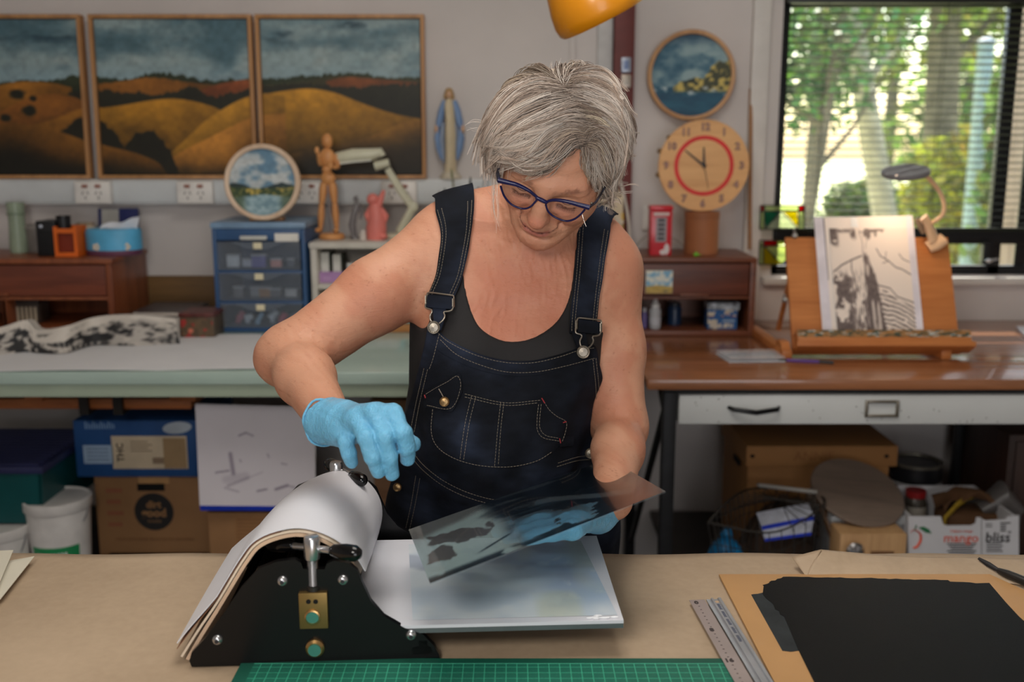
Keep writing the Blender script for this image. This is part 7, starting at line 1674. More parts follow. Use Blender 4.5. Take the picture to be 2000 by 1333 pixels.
def march(S, px, py, off=0., Z0=1.05, Z1=2.1):
    """first hit of the viewing lines through pixels with the surface S (offset outwards)"""
    d = np.array([tuple(P(a, b, 1.)) for a, b in zip(px, py)])-ORG; t = np.full(len(d), Z0); best = t.copy(); bd = np.full(len(d), 9.)
    for _ in range(90):
        f = S.pts(ORG+d*t[:, None])-off; b = np.abs(f) < bd; bd = np.where(b, np.abs(f), bd); best = np.where(b, t, best)
        t = np.minimum(t+np.maximum(f, -.01)*.75, Z1)
    return ORG+d*best[:, None]
def resample(poly, n):
    p = np.array(poly, float); s = np.r_[0, np.cumsum(np.linalg.norm(np.diff(p, axis=0), axis=1))]; t = np.linspace(0, s[-1], n)
    return np.stack([np.interp(t, s, p[:, i]) for i in range(p.shape[1])], 1)
def crs(poly, n): return resample([tuple(q) for q in spline([tuple(p)+(0,) for p in poly], n*4)], n)[:, :2]
# ------------------------------------------------------------------ joints
sR, eR, wR = P(858, 486, 1.60), P(572, 696, 1.50), P(648, 826, 1.295)
sL, eL, wL = P(1186, 534, 1.60), P(1212, 835, 1.57), P(1196, 978, 1.385)
GP = P(1060, 386, 1.372)                                     # bridge of the glasses
HR = Matrix.Rotation(R(10.5), 3, 'Y') @ Matrix.Rotation(R(41), 3, 'X') @ Matrix.Rotation(R(-10), 3, 'Z')
HC = GP - HR @ Vector((0, -.104, .002))
H = lambda x, y, z: HC + HR @ Vector((x, y, z))
KZ = np.array([.60, .70, .80, .886, .966, 1.04, 1.128, 1.20, 1.25, 1.29])
KC = np.array([-.016, -.016, -.016, -.019, -.020, -.011, -.010, -.002, .008, .02]); KX = np.array([.172, .175, .177, .170, .158, .153, .151, .155, .148, .10])
KY = np.array([.120, .125, .130, .128, .122, .116, .112, .100, .082, .06]); KV = np.array([1.625, 1.62, 1.615, 1.605, 1.597, 1.592, 1.590, 1.594, 1.602, 1.61])
def torso_fn(x, y, z):
    zz = z + np.zeros_like(x*0); zc = np.clip(z, KZ[0], KZ[-1])
    cx, rx, ry, cy = (np.interp(zc, KZ, K).astype(np.float32) for K in (KC, KX, KY, KV))
    k = ((np.abs(x-cx)/rx)**2.3+(np.abs(y-cy)/ry)**2.3)**(1/2.3); d = (k-1)*np.minimum(rx, ry)
    return np.maximum(d, np.maximum(z-1.30, .62-z))
def torso(S):
    S.put(torso_fn, (-.24, 1.42, .58), (.22, 1.80, 1.32), .03)
    S.ell(P(917, 702, 1.530), (.064, .050, .060), None, .05); S.ell(P(1078, 706, 1.530), (.064, .050, .060), None, .05)
    S.cone(P(872, 470, 1.605), P(1178, 512, 1.605), .052, .050, .05)
    S.ell(P(1012, 500, 1.69), (.15, .07, .11), None, .06)
    S.ell(P(975, 880, 1.52), (.10, .05, .09), None, .07)
    S.cone(P(900, 432, 1.62), P(1040, 400, 1.62), .035, .045, .05); S.cone(P(1165, 478, 1.62), P(1080, 420, 1.62), .035, .045, .05)
body = SDF(); torso(body)
# arms
for s_, m_, e_, w_, r_ in ((sR, .45, eR, wR, (.058, .055, .047, .043, .040, .028)), (sL, .5, eL, wL, (.052, .046, .040, .040, .037, .027))):
    body.chain([s_, s_.lerp(e_, m_), e_], [r_[0], r_[1], r_[2]], .025); body.chain([e_, e_.lerp(w_, .35), w_], [r_[3], r_[4], r_[5]], .02)
body.cone(P(545, 700, 1.515), P(560, 690, 1.52), .034, .036, .03)        # elbow point
body.cone(sR+Vector((.015, -.01, -.012)), P(905, 590, 1.565), .048, .045, .05)   # front of armpit
body.cone(sL+Vector((-.01, -.01, -.01)), P(1130, 610, 1.565), .040, .042, .05)
body.cone(wR, P(690, 836, 1.262), .022, .013, .015); body.cone(wL, P(1150, 1005, 1.35), .022, .012, .015)   # hands inside the gloves
# neck
nb, nt_ = P(1040, 476, 1.615), H(0, .030, -.060)
body.cone(nb, nt_, .062, .053, .035)
body.cone(P(1012, 520, 1.565), H(-.018, -.012, -.080), .016, .014, .03); body.cone(P(1060, 525, 1.565), H(.022, -.012, -.080), .016, .014, .03)
body.cone(P(1000, 522, 1.55), P(905, 478, 1.575), .011, .013, .03); body.cone(P(1055, 525, 1.55), P(1135, 500, 1.575), .011, .013, .03)
# head
def hc(a, b, ra, rb, k=.012, op='u'): body.cone(H(*a), H(*b), ra, rb, k, op)
def he(c, r, k=.012, op='u', rot=None): body.ell(H(*c), r, HR if rot is None else HR @ rot, k, op)
he((-.003, .004, .026), (.0715, .087, .074), .03)
he((0, -.034, -.030), (.0615, .058, .080), .035)
hc((-.045, -.020, -.062), (-.012, -.066, -.098), .022, .020, .03); hc((.045, -.020, -.062), (.012, -.066, -.098), .022, .020, .03)
he((0, -.074, -.100), (.021, .018, .016), .02)
for s in (-1, 1):
    he((s*.036, -.064, -.034), (.027, .022, .024), .025)                  # cheek
    hc((s*.012, -.0885, .012), (s*.046, -.073, .012), .0085, .008, .018)  # brow
    hc((s*.050, -.066, -.012), (s*.066, -.020, -.004), .010, .010, .02)
    he((s*.032, -.0985, -.010), (.018, .0135, .0100), .012, 's')            # socket
    he((s*.032, -.0755, -.012), (.0160, .0150, .0145), .004)             # lidded eye
    hc((s*.020, -.0875, -.0185), (s*.045, -.0825, -.0185), .0022, .0018, .002, 's')
    hc((s*.018, -.085, -.029), (s*.046, -.076, -.030), .0045, .004, .008)
    hc((s*.022, -.091, -.004), (s*.044, -.084, -.005), .0020, .0018, .004, 's')
    he((s*.0125, -.097, -.040), (.0085, .0095, .0075), .006)             # nostril wing
    he((s*.0065, -.100, -.048), (.0035, .004, .0035), .003, 's')
    hc((s*.019, -.094, -.040), (s*.034, -.076, -.068), .0050, .0040, .011, 's')   # smile fold
    hc((s*.034, -.076, -.068), (s*.034, -.070, -.084), .003, .002, .008, 's')
    he((s*.026, -.074, -.080), (.015, .012, .016), .015)
    hc((s*.005, -.0975, .022), (s*.006, -.0955, .048), .0024, .0018, .006, 's')  # frown lines
    he((s*.077, .012, -.012), (.006, .018, .031), .008); he((s*.081, .008, -.010), (.004, .010, .018), .005, 's'); he((s*.077, .004, -.036), (.006, .008, .009), .006)
hc((-.03, -.0905, .046), (.03, -.0905, .046), .0012, .0012, .004, 's'); hc((-.034, -.086, .058), (.034, -.086, .058), .0012, .0012, .004, 's')
hc((0, -.092, .012), (0, -.103, -.018), .0085, .0095, .012); hc((0, -.103, -.018), (0, -.111, -.036), .0095, .0115, .010); he((0, -.1110, -.038), (.0112, .0108, .0098), .008)
he((0, -.088, -.064), (.026, .014, .018), .014)                          # muzzle
hc((-.020, -.0905, -.0655), (.020, -.0905, -.0655), .0035, .0035, .006); hc((0, -.099, -.0660), (-.020, -.092, -.0625), .0042, .003, .005); hc((0, -.099, -.0660), (.020, -.092, -.0625), .0042, .003, .005)
hc((-.014, -.0935, -.0755), (.014, -.0935, -.0755), .0048, .0048, .006)
for s in (-1, 1):
    hc((0, -.1018, -.0715), (s*.013, -.097, -.0692), .0018, .0017, .0025, 's'); hc((s*.013, -.097, -.0692), (s*.024, -.0885, -.0626), .0017, .0017, .003, 's'); hc((s*.024, -.0885, -.0626), (s*.034, -.0765, -.0535), .0017, .0016, .004, 's')
hc((-.016, -.090, -.084), (.016, -.090, -.084), .0035, .0035, .009, 's')
# grid -> mesh
lo, hi, hh = (-.44, 1.10, .70), (.26, 1.80, 1.58), .0026
dgr, axs = body.grid(lo, hi, hh)
bv, bq = nets(dgr, lo, hh); del dgr
bv = relax(bv, bq, 2, .5)
def vnormals(v, q):
    f = np.cross(v[q[:, 2]]-v[q[:, 0]], v[q[:, 3]]-v[q[:, 1]]); n = np.stack([np.bincount(q.ravel(), np.repeat(f[:, i], 4), len(v)) for i in range(3)], 1); return n/np.maximum(np.linalg.norm(n, axis=1, keepdims=True), 1e-12)
def creases(v, hl):
    cr = lambda a, b, sd, w=.10: smooth(w, 0, np.abs(fbm(a, b, 3, sd)-.5))
    X, Y, Z = v.T; x, y, z = hl.T; d = np.zeros(len(v)); hd = smooth(.145, .125, np.linalg.norm(hl, axis=1))
    ch = smooth(.17, .06, np.hypot(X-.02, (Z-1.20)*.9))*smooth(1.60, 1.54, Y)*(1-hd); d += .0010*ch*cr(X*60+.5*np.sin(Z*40), Z*13, 191)+.0005*ch*cr(X*90, Z*60, 192)
    nk = smooth(.085, .05, np.hypot(X-.035, (Z-1.30)*.8))*(1-hd); d += .0014*nk*cr(X*75+Z*15, Z*26, 193)
    fo = hd*smooth(.028, .04, z)*smooth(-.04, -.06, y); d += .0009*fo*cr(x*13, z*110, 194, .16)
    lo_ = hd*smooth(-.015, -.035, z)*smooth(-.03, -.05, y); d += .0008*lo_*cr(x*60+z*30, z*60-np.abs(x)*40, 195)
    ey = hd*smooth(.036, .046, np.abs(x))*smooth(.03, .01, np.abs(z+.005)); d += .0008*ey*cr(np.abs(x)*20, z*170-np.abs(x)*40, 196, .15)
    el = smooth(.09, .03, np.linalg.norm(v-np.array(eR)-np.array((.03, -.02, -.01)), axis=1))+smooth(.07, .02, np.linalg.norm(v-np.array(eL)-np.array((-.01, -.03, .0)), axis=1)); d += .0009*el*cr(X*55+Z*30, Z*70-X*20, 197)
    d += .0004*(1-hd)*(fbm(X*55+Y*30, Z*55-Y*20, 3, 198)-.5)*2
    return d
HRn = np.array(HR); bv = bv-vnormals(bv, bq)*creases(bv, (bv-np.array(HC))@HRn)[:, None]; hl = (bv-np.array(HC))@HRn                            # head-local coordinates of every vertex
def skin_cols(v, hl):
    n = fbm(v[:, 0]*26+v[:, 1]*19, v[:, 2]*26-v[:, 1]*11, 4, 151); n2 = fbm(v[:, 0]*140+v[:, 1]*90, v[:, 2]*140, 3, 153)
    n3 = fbm(v[:, 0]*420+v[:, 1]*260, v[:, 2]*420, 2, 155)
    c = np.ones((len(v), 3))*np.array((196, 140, 112.)); c = mixc(c, (188, 124, 98), smooth(.42, .68, n)*.55); c = mixc(c, (208, 160, 132), smooth(.55, .3, n)*.4)
    c = mixc(c, (166, 108, 82), smooth(.50, .85, n2)*.16); c = mixc(c, (150, 96, 72), smooth(.74, .84, n3)*smooth(.45, .65, n2)*.45)
    r = np.hypot((v[:, 0]-.01)*1.1, v[:, 2]-1.17); ch = smooth(.15, .05, r)*smooth(1.56, 1.50, v[:, 1])
    c = mixc(c, (196, 124, 100), ch*.55)
    hd = smooth(.16, .12, np.linalg.norm(hl*np.array((1, 1, .9)), axis=1)); x, y, z = np.abs(hl[:, 0]), hl[:, 1], hl[:, 2]
    c = mixc(c, (204, 150, 122), hd*.6)
    c = mixc(c, (198, 116, 98), hd*smooth(.026, .010, np.hypot(x-.036, z+.035))*smooth(-.05, -.07, y)*.25)
    c = mixc(c, (200, 112, 92), hd*smooth(.018, .008, np.hypot(x, z+.038))*smooth(-.09, -.10, y)*.35)
    c = mixc(c, (168, 98, 88), hd*smooth(.024, .016, x)*smooth(.0085, .0045, np.abs(z+.0722-15.*x*x))*smooth(-.082, -.088, y)*.75)
    c = mixc(c, (92, 52, 44), hd*smooth(.034, .030, x)*smooth(.0017, .0007, np.abs(z+.0715-15.5*x*x))*smooth(-.070, -.076, y)*.8)
    c = mixc(c, (150, 104, 84), hd*smooth(.006, .002, np.abs(z-.0135-.12*(x-.03)))*smooth(.012, .018, x)*smooth(.054, .044, x)*smooth(-.055, -.07, y)*smooth(.35, .6, n2)*.9)   # brow hairs
    c = mixc(c, (96, 62, 50), hd*smooth(.0026, .0012, np.abs(z+.0185))*smooth(.017, .021, x)*smooth(.048, .044, x)*smooth(-.07, -.078, y)*.85)        # lash line
    c = mixc(c, (190, 122, 102), hd*smooth(.012, .006, np.abs(z+.024))*smooth(.048, .04, x)*smooth(.012, .018, x)*smooth(-.06, -.07, y)*.2)
    c = mixc(c, (220, 170, 144), hd*smooth(.010, .006, np.abs(z+.009))*smooth(.046, .040, x)*smooth(.016, .022, x)*smooth(-.07, -.078, y)*.6)  # lids painted lighter to offset the shade around the eyes
    return np.clip(c, 0, 255)
def skinmat():
    m = PAINT('skin', .48, 0, .35, sss=.12); nt = m.node_tree; b = nt.nodes['Principled BSDF']; v = _coords(nt)
    a = _noise(nt, v, 300, 4, .6); w = _coords(nt, (1, 1, 3.2)); c = _noise(nt, w, 70, 5, .65, .8)
    mx_ = nt.nodes.new('ShaderNodeMath'); mx_.operation = 'MULTIPLY_ADD'; mx_.inputs[1].default_value = .5; nt.links.new(a, mx_.inputs[0]); nt.links.new(c, mx_.inputs[2]); _bump(nt, b, mx_.outputs[0], .38, .0022); return m
per = T('person', 'grey haired woman in denim dungarees and blue gloves leaning over the press', 'person', (0, 1.61, 0))
me = npmesh('body', bv, bq); setcol(me, lin(skin_cols(bv, hl)))
link_mesh('body', me, skinmat(), per, True, None)
# ------------------------------------------------------------------ clothes
def poly_sd(poly):
    """signed distance to a polygon in the x,z plane as a field function"""
    A = np.array(poly, np.float32); B = np.roll(A, -1, 0)
    def fn(x, y, z):
        X, Zc = np.broadcast_arrays(x+0*z, z+0*x); sh = X.shape; X = X.ravel(); Zc = Zc.ravel(); d = np.full(X.shape, 9., np.float32); ins = np.zeros(X.shape, bool)
        for a, b in zip(A, B):
            ab = b-a; t = np.clip(((X-a[0])*ab[0]+(Zc-a[1])*ab[1])/(ab@ab+1e-12), 0, 1); d = np.minimum(d, (X-a[0]-t*ab[0])**2+(Zc-a[1]-t*ab[1])**2)
            c = ((a[1] > Zc) != (b[1] > Zc)) & (X < (b[0]-a[0])*(Zc-a[1])/(b[1]-a[1]+1e-12)+a[0]); ins ^= c
        d = np.sqrt(d); return np.where(ins, -d, d).reshape(sh)
    return fn
trunk = SDF(); torso(trunk)
trunk.cone(sR+Vector((.015, -.01, -.012)), P(905, 590, 1.565), .046, .043, .05); trunk.cone(sL+Vector((-.01, -.01, -.01)), P(1130, 610, 1.565), .040, .042, .05)
def px_poly(S, pts):
    p = march(S, [a for a, b in pts], [b for a, b in pts]); return [(q[0], q[2]) for q in p]
class Garment(SDF):
    """trunk pushed out by off (plus folds) and cut to the outline in the front view"""
    def __init__(s, base, off, mask, fold=0., cut=None): s.b = base; s.off = off; s.mask = mask; s.fold = fold; s.cut = cut
    def field(s, d, x, y, z):
        e = d-s.off
        if s.fold: e = e - s.fold*np.sin(x*38+np.sin(z*31)*1.6+y*15)*np.sin(z*24+x*17+1) - s.fold*.6*np.sin(x*90-z*55+y*40)
        m = s.mask(x, y, z); e = np.maximum(e, m)
        return e
    def pts(s, p): return s.field(s.b.pts(p), *(p[:, i].astype(np.float32) for i in range(3))).astype(np.float32)
    def mesh(s, lo, hi, h):
        d, ax = s.b.grid(lo, hi, h, .05); x, y, z = ax[0][:, None, None], ax[1][None, :, None], ax[2][None, None, :]
        m2 = s.mask(x[:, :, :], 0, z)[:, 0, :] if True else 0
        e = d-s.off
        if s.fold: e = e - s.fold*np.sin(x*38+np.sin(z*31)*1.6+y*15)*np.sin(z*24+x*17+1) - s.fold*.6*np.sin(x*90-z*55+y*40)
        e = np.maximum(e, m2[:, None, :]); return nets(e, lo, h)
tank_px = [(780, 600), (800, 612), (812, 634), (832, 640), (846, 600), (858, 520), (868, 440), (880, 388), (912, 380), (914, 440), (905, 500), (906, 540), (915, 590), (934, 636), (966, 660), (1000, 668), (1042, 660), (1084, 632), (1108, 592), (1119, 540), (1124, 480), (1130, 420), (1140, 400), (1185, 430), (1186, 470), (1172, 540), (1164, 600), (1166, 640), (1190, 650)]
tank_px = [tuple(q) for q in crs(tank_px, 150)]; tp_ = px_poly(trunk, tank_px); tp_ = [(-.30, tp_[0][1])]+tp_+[(.30, tp_[-1][1]), (.30, .78), (-.30, .78)]
tank = Garment(trunk, .0035, poly_sd(tp_))
tv, tq = tank.mesh((-.23, 1.40, .80), (.22, 1.80, 1.36), .0028)
tv = relax(tv, tq, 2)
o = link_mesh('tank_top', npmesh('tank_top', tv, tq), M('black_jersey', (27, 25, 26), .78, bump=.12, bscale=500), per, True, None)
# dungarees: trunk plus trouser legs
dung = SDF(); torso(dung); dung.p += trunk.p[-2:]
for s in (-1, 1):
    hx = -.016+s*.088; dung.chain([(hx, 1.615, .80), (hx+s*.012, 1.60, .45), (hx+s*.02, 1.63, .05)], [.098, .072, .062], .03)
bib_px = [(800, 900), (790, 830), (808, 760), (822, 705), (832, 660), (836, 640), (852, 634), (862, 648), (880, 664), (930, 688), (985, 702), (1040, 703), (1090, 692), (1130, 678), (1150, 672), (1164, 676), (1170, 720), (1176, 780), (1175, 830), (1166, 862), (1172, 890)]
bib_px = [tuple(q) for q in crs(bib_px, 110)]; bp = px_poly(dung, bib_px); bp = [(-.30, bp[0][1])]+bp+[(.30, bp[-1][1]), (.30, -.1), (-.30, -.1)]
over = Garment(dung, .0085, poly_sd(bp), .0018)
ov, oq = over.mesh((-.25, 1.40, .03), (.22, 1.80, 1.16), .0034)
ov = relax(ov, oq, 2)
def denim():
    m = PAINT('denim', .82, 0, .12, sheen=.0); nt = m.node_tree; b = nt.nodes['Principled BSDF']; v = _coords(nt)
    w = nt.nodes.new('ShaderNodeTexWave'); w.bands_direction = 'DIAGONAL'; w.inputs['Scale'].default_value = 420; nt.links.new(v, w.inputs[0]); a = _noise(nt, v, 60, 5, .6)
    mx_ = nt.nodes.new('ShaderNodeMath'); mx_.operation = 'MULTIPLY_ADD'; mx_.inputs[1].default_value = .12; nt.links.new(w.outputs['Fac'], mx_.inputs[0]); nt.links.new(a, mx_.inputs[2]); _bump(nt, b, mx_.outputs[0], .4, .002); return m
dm = denim()
def denim_cols(v):
    n = fbm(v[:, 0]*14, v[:, 2]*14, 4, 161); n2 = fbm(v[:, 0]*60, v[:, 2]*160, 3, 163); c = mixc((20, 23, 30), (40, 47, 63), smooth(.3, .75, n))
    c = mixc(c, (56, 66, 86), smooth(.58, .80, n)*.4)
    return c*(.85+.35*(n2-.5))[:, None]
me = npmesh('dungarees', ov, oq); setcol(me, lin(denim_cols(ov))); dg_o = link_mesh('dungarees', me, dm, per, True, None)
def denimobj(name, mb, parent):
    o = obj(name, mb, dm, parent); w = np.array([tuple(v.co) for v in o.data.vertices])+np.array(BASE[o.name]); setcol(o.data, lin(denim_cols(w))); return o
def on(S, pts, off): return [Vector(q) for q in march(S, [a for a, b in pts], [b for a, b in pts], off)]
def patch(name, top, bot, off, th, nu=40, nv=24, S=over, parent=None):
    a, b = crs(top, nu), crs(bot, nu); rows = []
    g = np.stack([a+(b-a)*v for v in np.linspace(0, 1, nv)], 1); p = march(S, g[..., 0].ravel(), g[..., 1].ravel(), off).reshape(nu, nv, 3)
    mb = MB().sheet(p, th); 
    return denimobj(name, mb, parent or dg_o)
thread = M('stitch_thread', (128, 118, 104), .8); 
ST = MB()
def stitch(poly, off=.0012, S=over, n=None, dash=.0034, gap=.0014):
    L = np.linalg.norm(np.diff(np.array(poly, float), axis=0), axis=1).sum(); k = max(8, int(L/3)); q = crs(poly, k); p = march(S, q[:, 0], q[:, 1], off); s = np.r_[0, np.cumsum(np.linalg.norm(np.diff(p, axis=0), axis=1))]
    t = 0
    while t < s[-1]-dash:
        a, b = (np.array([np.interp(x, s, p[:, i]) for i in range(3)]) for x in (t, t+dash)); ST.tube([a, b], .00042, 4); t += dash+gap
def off_line(poly, d):
    p = np.array(poly, float); g = np.gradient(p, axis=0); n = np.stack([-g[:, 1], g[:, 0]], 1)/np.maximum(np.linalg.norm(g, axis=1, keepdims=True), 1e-6); return [tuple(x) for x in p+n*d]
btop = [(856, 646), (880, 666), (930, 690), (985, 704), (1040, 705), (1090, 694), (1130, 681), (1160, 676)]
patch('bib_hem', off_line(btop, 2), off_line(btop, 29), .0006, .0012, 50, 8)
stitch(off_line(btop, 4), .0024); stitch([(860, 664), (892, 693), (940, 714), (990, 727), (1045, 727), (1098, 717), (1162, 700)], .0024)
# pockets
ptop = [(843, 782), (880, 770), (905, 764), (985, 782), (1058, 777), (1070, 798), (1084, 812), (1104, 824)]
pbot = [(848, 868), (866, 886), (900, 903), (945, 913), (1000, 914), (1048, 903), (1080, 884), (1100, 862)]
pk = patch('bib_pocket', ptop, pbot, .0006, .0016, 60, 26)
fl = patch('pocket_flap', [(828, 767), (850, 755), (874, 742), (896, 730), (902, 744)], [(828, 796), (850, 799), (870, 802), (884, 803), (903, 766)], .0026, .0018, 26, 14)
for pl in ([(845, 800), (842, 838), (848, 864), (866, 884), (900, 901), (945, 911), (1000, 912), (1048, 901), (1080, 882)], [(908, 770), (985, 787), (1058, 782)], [(908, 776), (985, 792), (1054, 787)], [(978, 786), (972, 840), (966, 912)], [(984, 788), (978, 840), (973, 912)], [(921, 774), (908, 830), (898, 900)], [(929, 776), (916, 830), (905, 902)],
           [(1060, 780), (1072, 800), (1088, 814), (1106, 825), (1104, 846), (1096, 868)], [(1052, 790), (1049, 820), (1050, 842), (1062, 856), (1092, 862)], [(1057, 790), (1054, 820), (1055, 838), (1066, 851), (1094, 857)]): stitch(pl, .0028)
for pl in ([(832, 770), (850, 759), (874, 746), (894, 735), (899, 760), (880, 798), (832, 792)],): stitch(pl, .0050)
patch('tool_loop', [(1093, 856), (1106, 852), (1121, 853)], [(1095, 874), (1108, 872), (1120, 872)], .0024, .0022, 10, 6)
# waist seams, side seams
for pl in ([(806, 884), (830, 912), (870, 942), (920, 965), (975, 978), (1040, 978)], [(802, 892), (828, 921), (868, 951), (918, 974), (975, 987), (1040, 986)], [(828, 720), (812, 790), (800, 850)], [(835, 722), (819, 790), (808, 850)], [(1164, 700), (1170, 760), (1170, 820)], [(1158, 702), (1164, 760), (1164, 820)], [(812, 930), (802, 990), (786, 1060)], [(820, 935), (810, 990), (794, 1060)], [(1090, 905), (1130, 893), (1164, 890)], [(1088, 912), (1130, 900), (1166, 898)]): stitch(pl, .0014)
for pl in ([(858, 652), (846, 700), (838, 722)],): stitch(pl, .0026)
# straps -----------------------------------------------------------
trs = Garment(trunk, .0035, lambda x, y, z: np.full(np.broadcast(x, y, z).shape, -9., np.float32))
def strap(name, L_, R_, back, under):
    n = 44; a, b = crs(L_, n), crs(R_, n); rows = []; A = march(trs, a[:, 0], a[:, 1], .004); B = march(trs, b[:, 0], b[:, 1], .004)
    w = 9; F = [0, .06, .11, .17, .3, .5, .7, .83, .89, .94, 1.]
    for i in range(n):
        mid = [A[i]*(1-f)+B[i]*f for f in F]; mid = np.array(mid)
        d = trs.pts(mid)-.004; mid = mid - grad(trs, mid)*np.minimum(d, .01)[:, None]*.8
        g = grad(trs, mid); ridge = np.array([0, .0012, 0, .0010, -.0004, .0016, -.0004, .0010, 0, .0012, 0]); mid = mid + g*(ridge*(.6+.4*math.sin(i*.4)))[:, None]
        rows.append(mid)
    # carry on over the shoulder and down the back
    la, lb = A[0].copy(), B[0].copy(); ext = []
    for k in range(16):
        st_ = np.array(back)*.018
        if k < 4: st_ = np.array((st_[0], .016, .006-.004*k))
        la, lb = la+st_, lb+st_
        for q in (0, 1):
            p = np.array([la if q == 0 else lb])
            for _ in range(3): p = p - grad(trs, p)*(trs.pts(p)-.004)[:, None]
            if q == 0: la = p[0]
            else: lb = p[0]
        mid = np.array([la*(1-f)+lb*f for f in F]); d = trs.pts(mid)-.004; mid = mid-grad(trs, mid)*d[:, None]; ext.append(mid)
    return denimobj(name, MB().sheet(np.array(ext[::-1]+rows), .0026), dg_o), rows
Ls = strap('shoulder_strap', [(852, 415), (861, 450), (860, 490), (852, 540), (838, 580), (834, 604)], [(926, 394), (922, 440), (914, 490), (902, 545), (886, 584), (880, 606)], (.006, .010, -.02), 0)
Rs = strap('shoulder_strap', [(1128, 424), (1127, 470), (1123, 530), (1117, 590), (1113, 630), (1112, 652)], [(1190, 455), (1184, 490), (1176, 540), (1168, 590), (1163, 630), (1161, 654)], (-.006, .010, -.02), 0)
def strap_stitch(rows):
    r = np.array(rows); g = None
    for c in (1, 3, 7, 9):
        p = r[:, c]; p = p + grad(trs, p)*.0031; s = np.r_[0, np.cumsum(np.linalg.norm(np.diff(p, axis=0), axis=1))]; t = 0
        while t < s[-1]-.0034:
            a, b = (np.array([np.interp(x, s, p[:, i]) for i in range(3)]) for x in (t, t+.0032)); ST.tube([a, b], .00045, 4); t += .0046
strap_stitch(Ls[1]); strap_stitch(Rs[1])
def tab(L_, R_):
    a, b = crs(L_, 16), crs(R_, 16); A = march(trs, a[:, 0], a[:, 1], .0085); B = march(trs, b[:, 0], b[:, 1], .0085)
    denimobj('strap_tail', MB().sheet([[A[i]*(1-f)+B[i]*f for f in np.linspace(0, 1, 7)] for i in range(16)], .0022), dg_o)
tab([(846, 600), (848, 622), (850, 644)], [(872, 604), (868, 626), (862, 646)]); tab([(1116, 650), (1122, 668), (1130, 690)], [(1142, 652), (1146, 670), (1148, 690)])
chrome2 = M('buckle_nickel', (150, 142, 130), .42, .9)
bk_px = [(858, 632), (865, 626), (869, 618), (867, 610), (878, 608), (884, 604), (886, 592), (886, 579), (880, 577), (858, 574), (838, 572), (834, 576), (832, 590), (831, 601), (841, 605), (844, 609), (840, 617), (841, 626), (846, 632)]
def buckle(f, bpx):
    pts = [f(*p) for p in bk_px]; q = crs(pts, 70); p = march(trs, q[:, 0], q[:, 1], .013); w = obj('buckle', MB().tube([Vector(x) for x in p], .00125, 8), chrome2, dg_o)
    for xs_ in ((832.5, 586), (885.5, 592)):
        a, b = f(xs_[0], xs_[1]-8), f(xs_[0], xs_[1]+8); m = march(trs, [a[0], b[0]], [a[1], b[1]], .0135); obj('buckle_slider', MB().tube([Vector(m[0]), Vector(m[1])], .0026, 8, flat=.5), chrome2, w)
    a, b = f(834, 600), f(884, 604); m = march(trs, np.linspace(a[0], b[0], 10), np.linspace(a[1], b[1], 10), .0095)
    a2, b2 = f(836, 577), f(884, 582); m2 = march(trs, np.linspace(a2[0], b2[0], 10), np.linspace(a2[1], b2[1], 10), .0095)
    denimobj('strap_loop', MB().sheet([[Vector(x), Vector(x).lerp(Vector(y), .5)+Vector((0, -.003, 0)), Vector(y)] for x, y in zip(m, m2)], .003), dg_o)
    button(bpx[0], bpx[1], .0098, .014, chrome2)
def button(px, py, r, off, mat, S=None):
    p = march(S or trs, [px], [py], off)[0]; n = Vector((0, -1, .15)).normalized(); ax = Matrix.Translation(p) @ n.to_track_quat('Z', 'Y').to_matrix().to_4x4()
    b = obj('button', MB().lathe([(0, -.004), (r*.6, -.004), (r*.95, -.001), (r, .0005), (r*.94, .0018), (r*.80, .0012), (r*.76, .0018), (r*.66, .0012), (r*.4, .0016), (0, .0022)], 26, ax), mat, dg_o)
    k = MB()
    for j in range(14): k.ball(ax @ Vector((r*.72*math.cos(j*.449), r*.72*math.sin(j*.449), .0016)), r*.07, 6)
    obj('button_relief', k, M('button_dark', (96, 88, 78), .5, .8), b)
buckle(lambda x, y: (x, y), (847, 640)); buckle(lambda x, y: (1139+(847-x)*-.90, 688+(y-640)*.98-(x-847)*.02), (1139, 688))
bras = M('old_brass', (150, 122, 84), .38, .9)
button(868, 785, .0075, .0068, bras, over); button(1153, 886, .0085, .005, chrome2, over); button(776, 952, .007, .004, bras, over)
obj('hem_tack', MB().tube([Vector(march(over, [857], [760], .0055)[0]), Vector(march(over, [866], [776], .0055)[0])], .0007, 5), thread, dg_o)
rd_ = M('red_bartack', (150, 44, 48), .7)
for a, b in (((1058, 778), (1064, 788)), ((1100, 826), (1106, 824)), ((1093, 857), (1095, 866)), ((829, 772), (831, 778))):
    m = march(over, [a[0], b[0]], [a[1], b[1]], .0034); obj('bartack', MB().tube([Vector(m[0]), Vector(m[1])], .0009, 5), rd_, dg_o)
stuff(obj('stitching', ST, thread, dg_o))
# tank neckline band
nl = [(912, 440), (905, 500), (906, 540), (915, 590), (934, 636), (966, 660), (1000, 668), (1042, 660), (1084, 632), (1108, 592), (1119, 540), (1125, 480)]
def band(pl, nm):
    a, b = crs(pl, 70), crs(off_line(pl, 9 if nm == 'neck_binding' else -8), 70); p = march(tank, a[:, 0], a[:, 1], .0012); q = march(tank, b[:, 0], b[:, 1], .0012)
    obj(nm, MB().sheet([[Vector(x), Vector(y)] for x, y in zip(p, q)], .0012), M('black_binding', (26, 25, 26), .7), per)
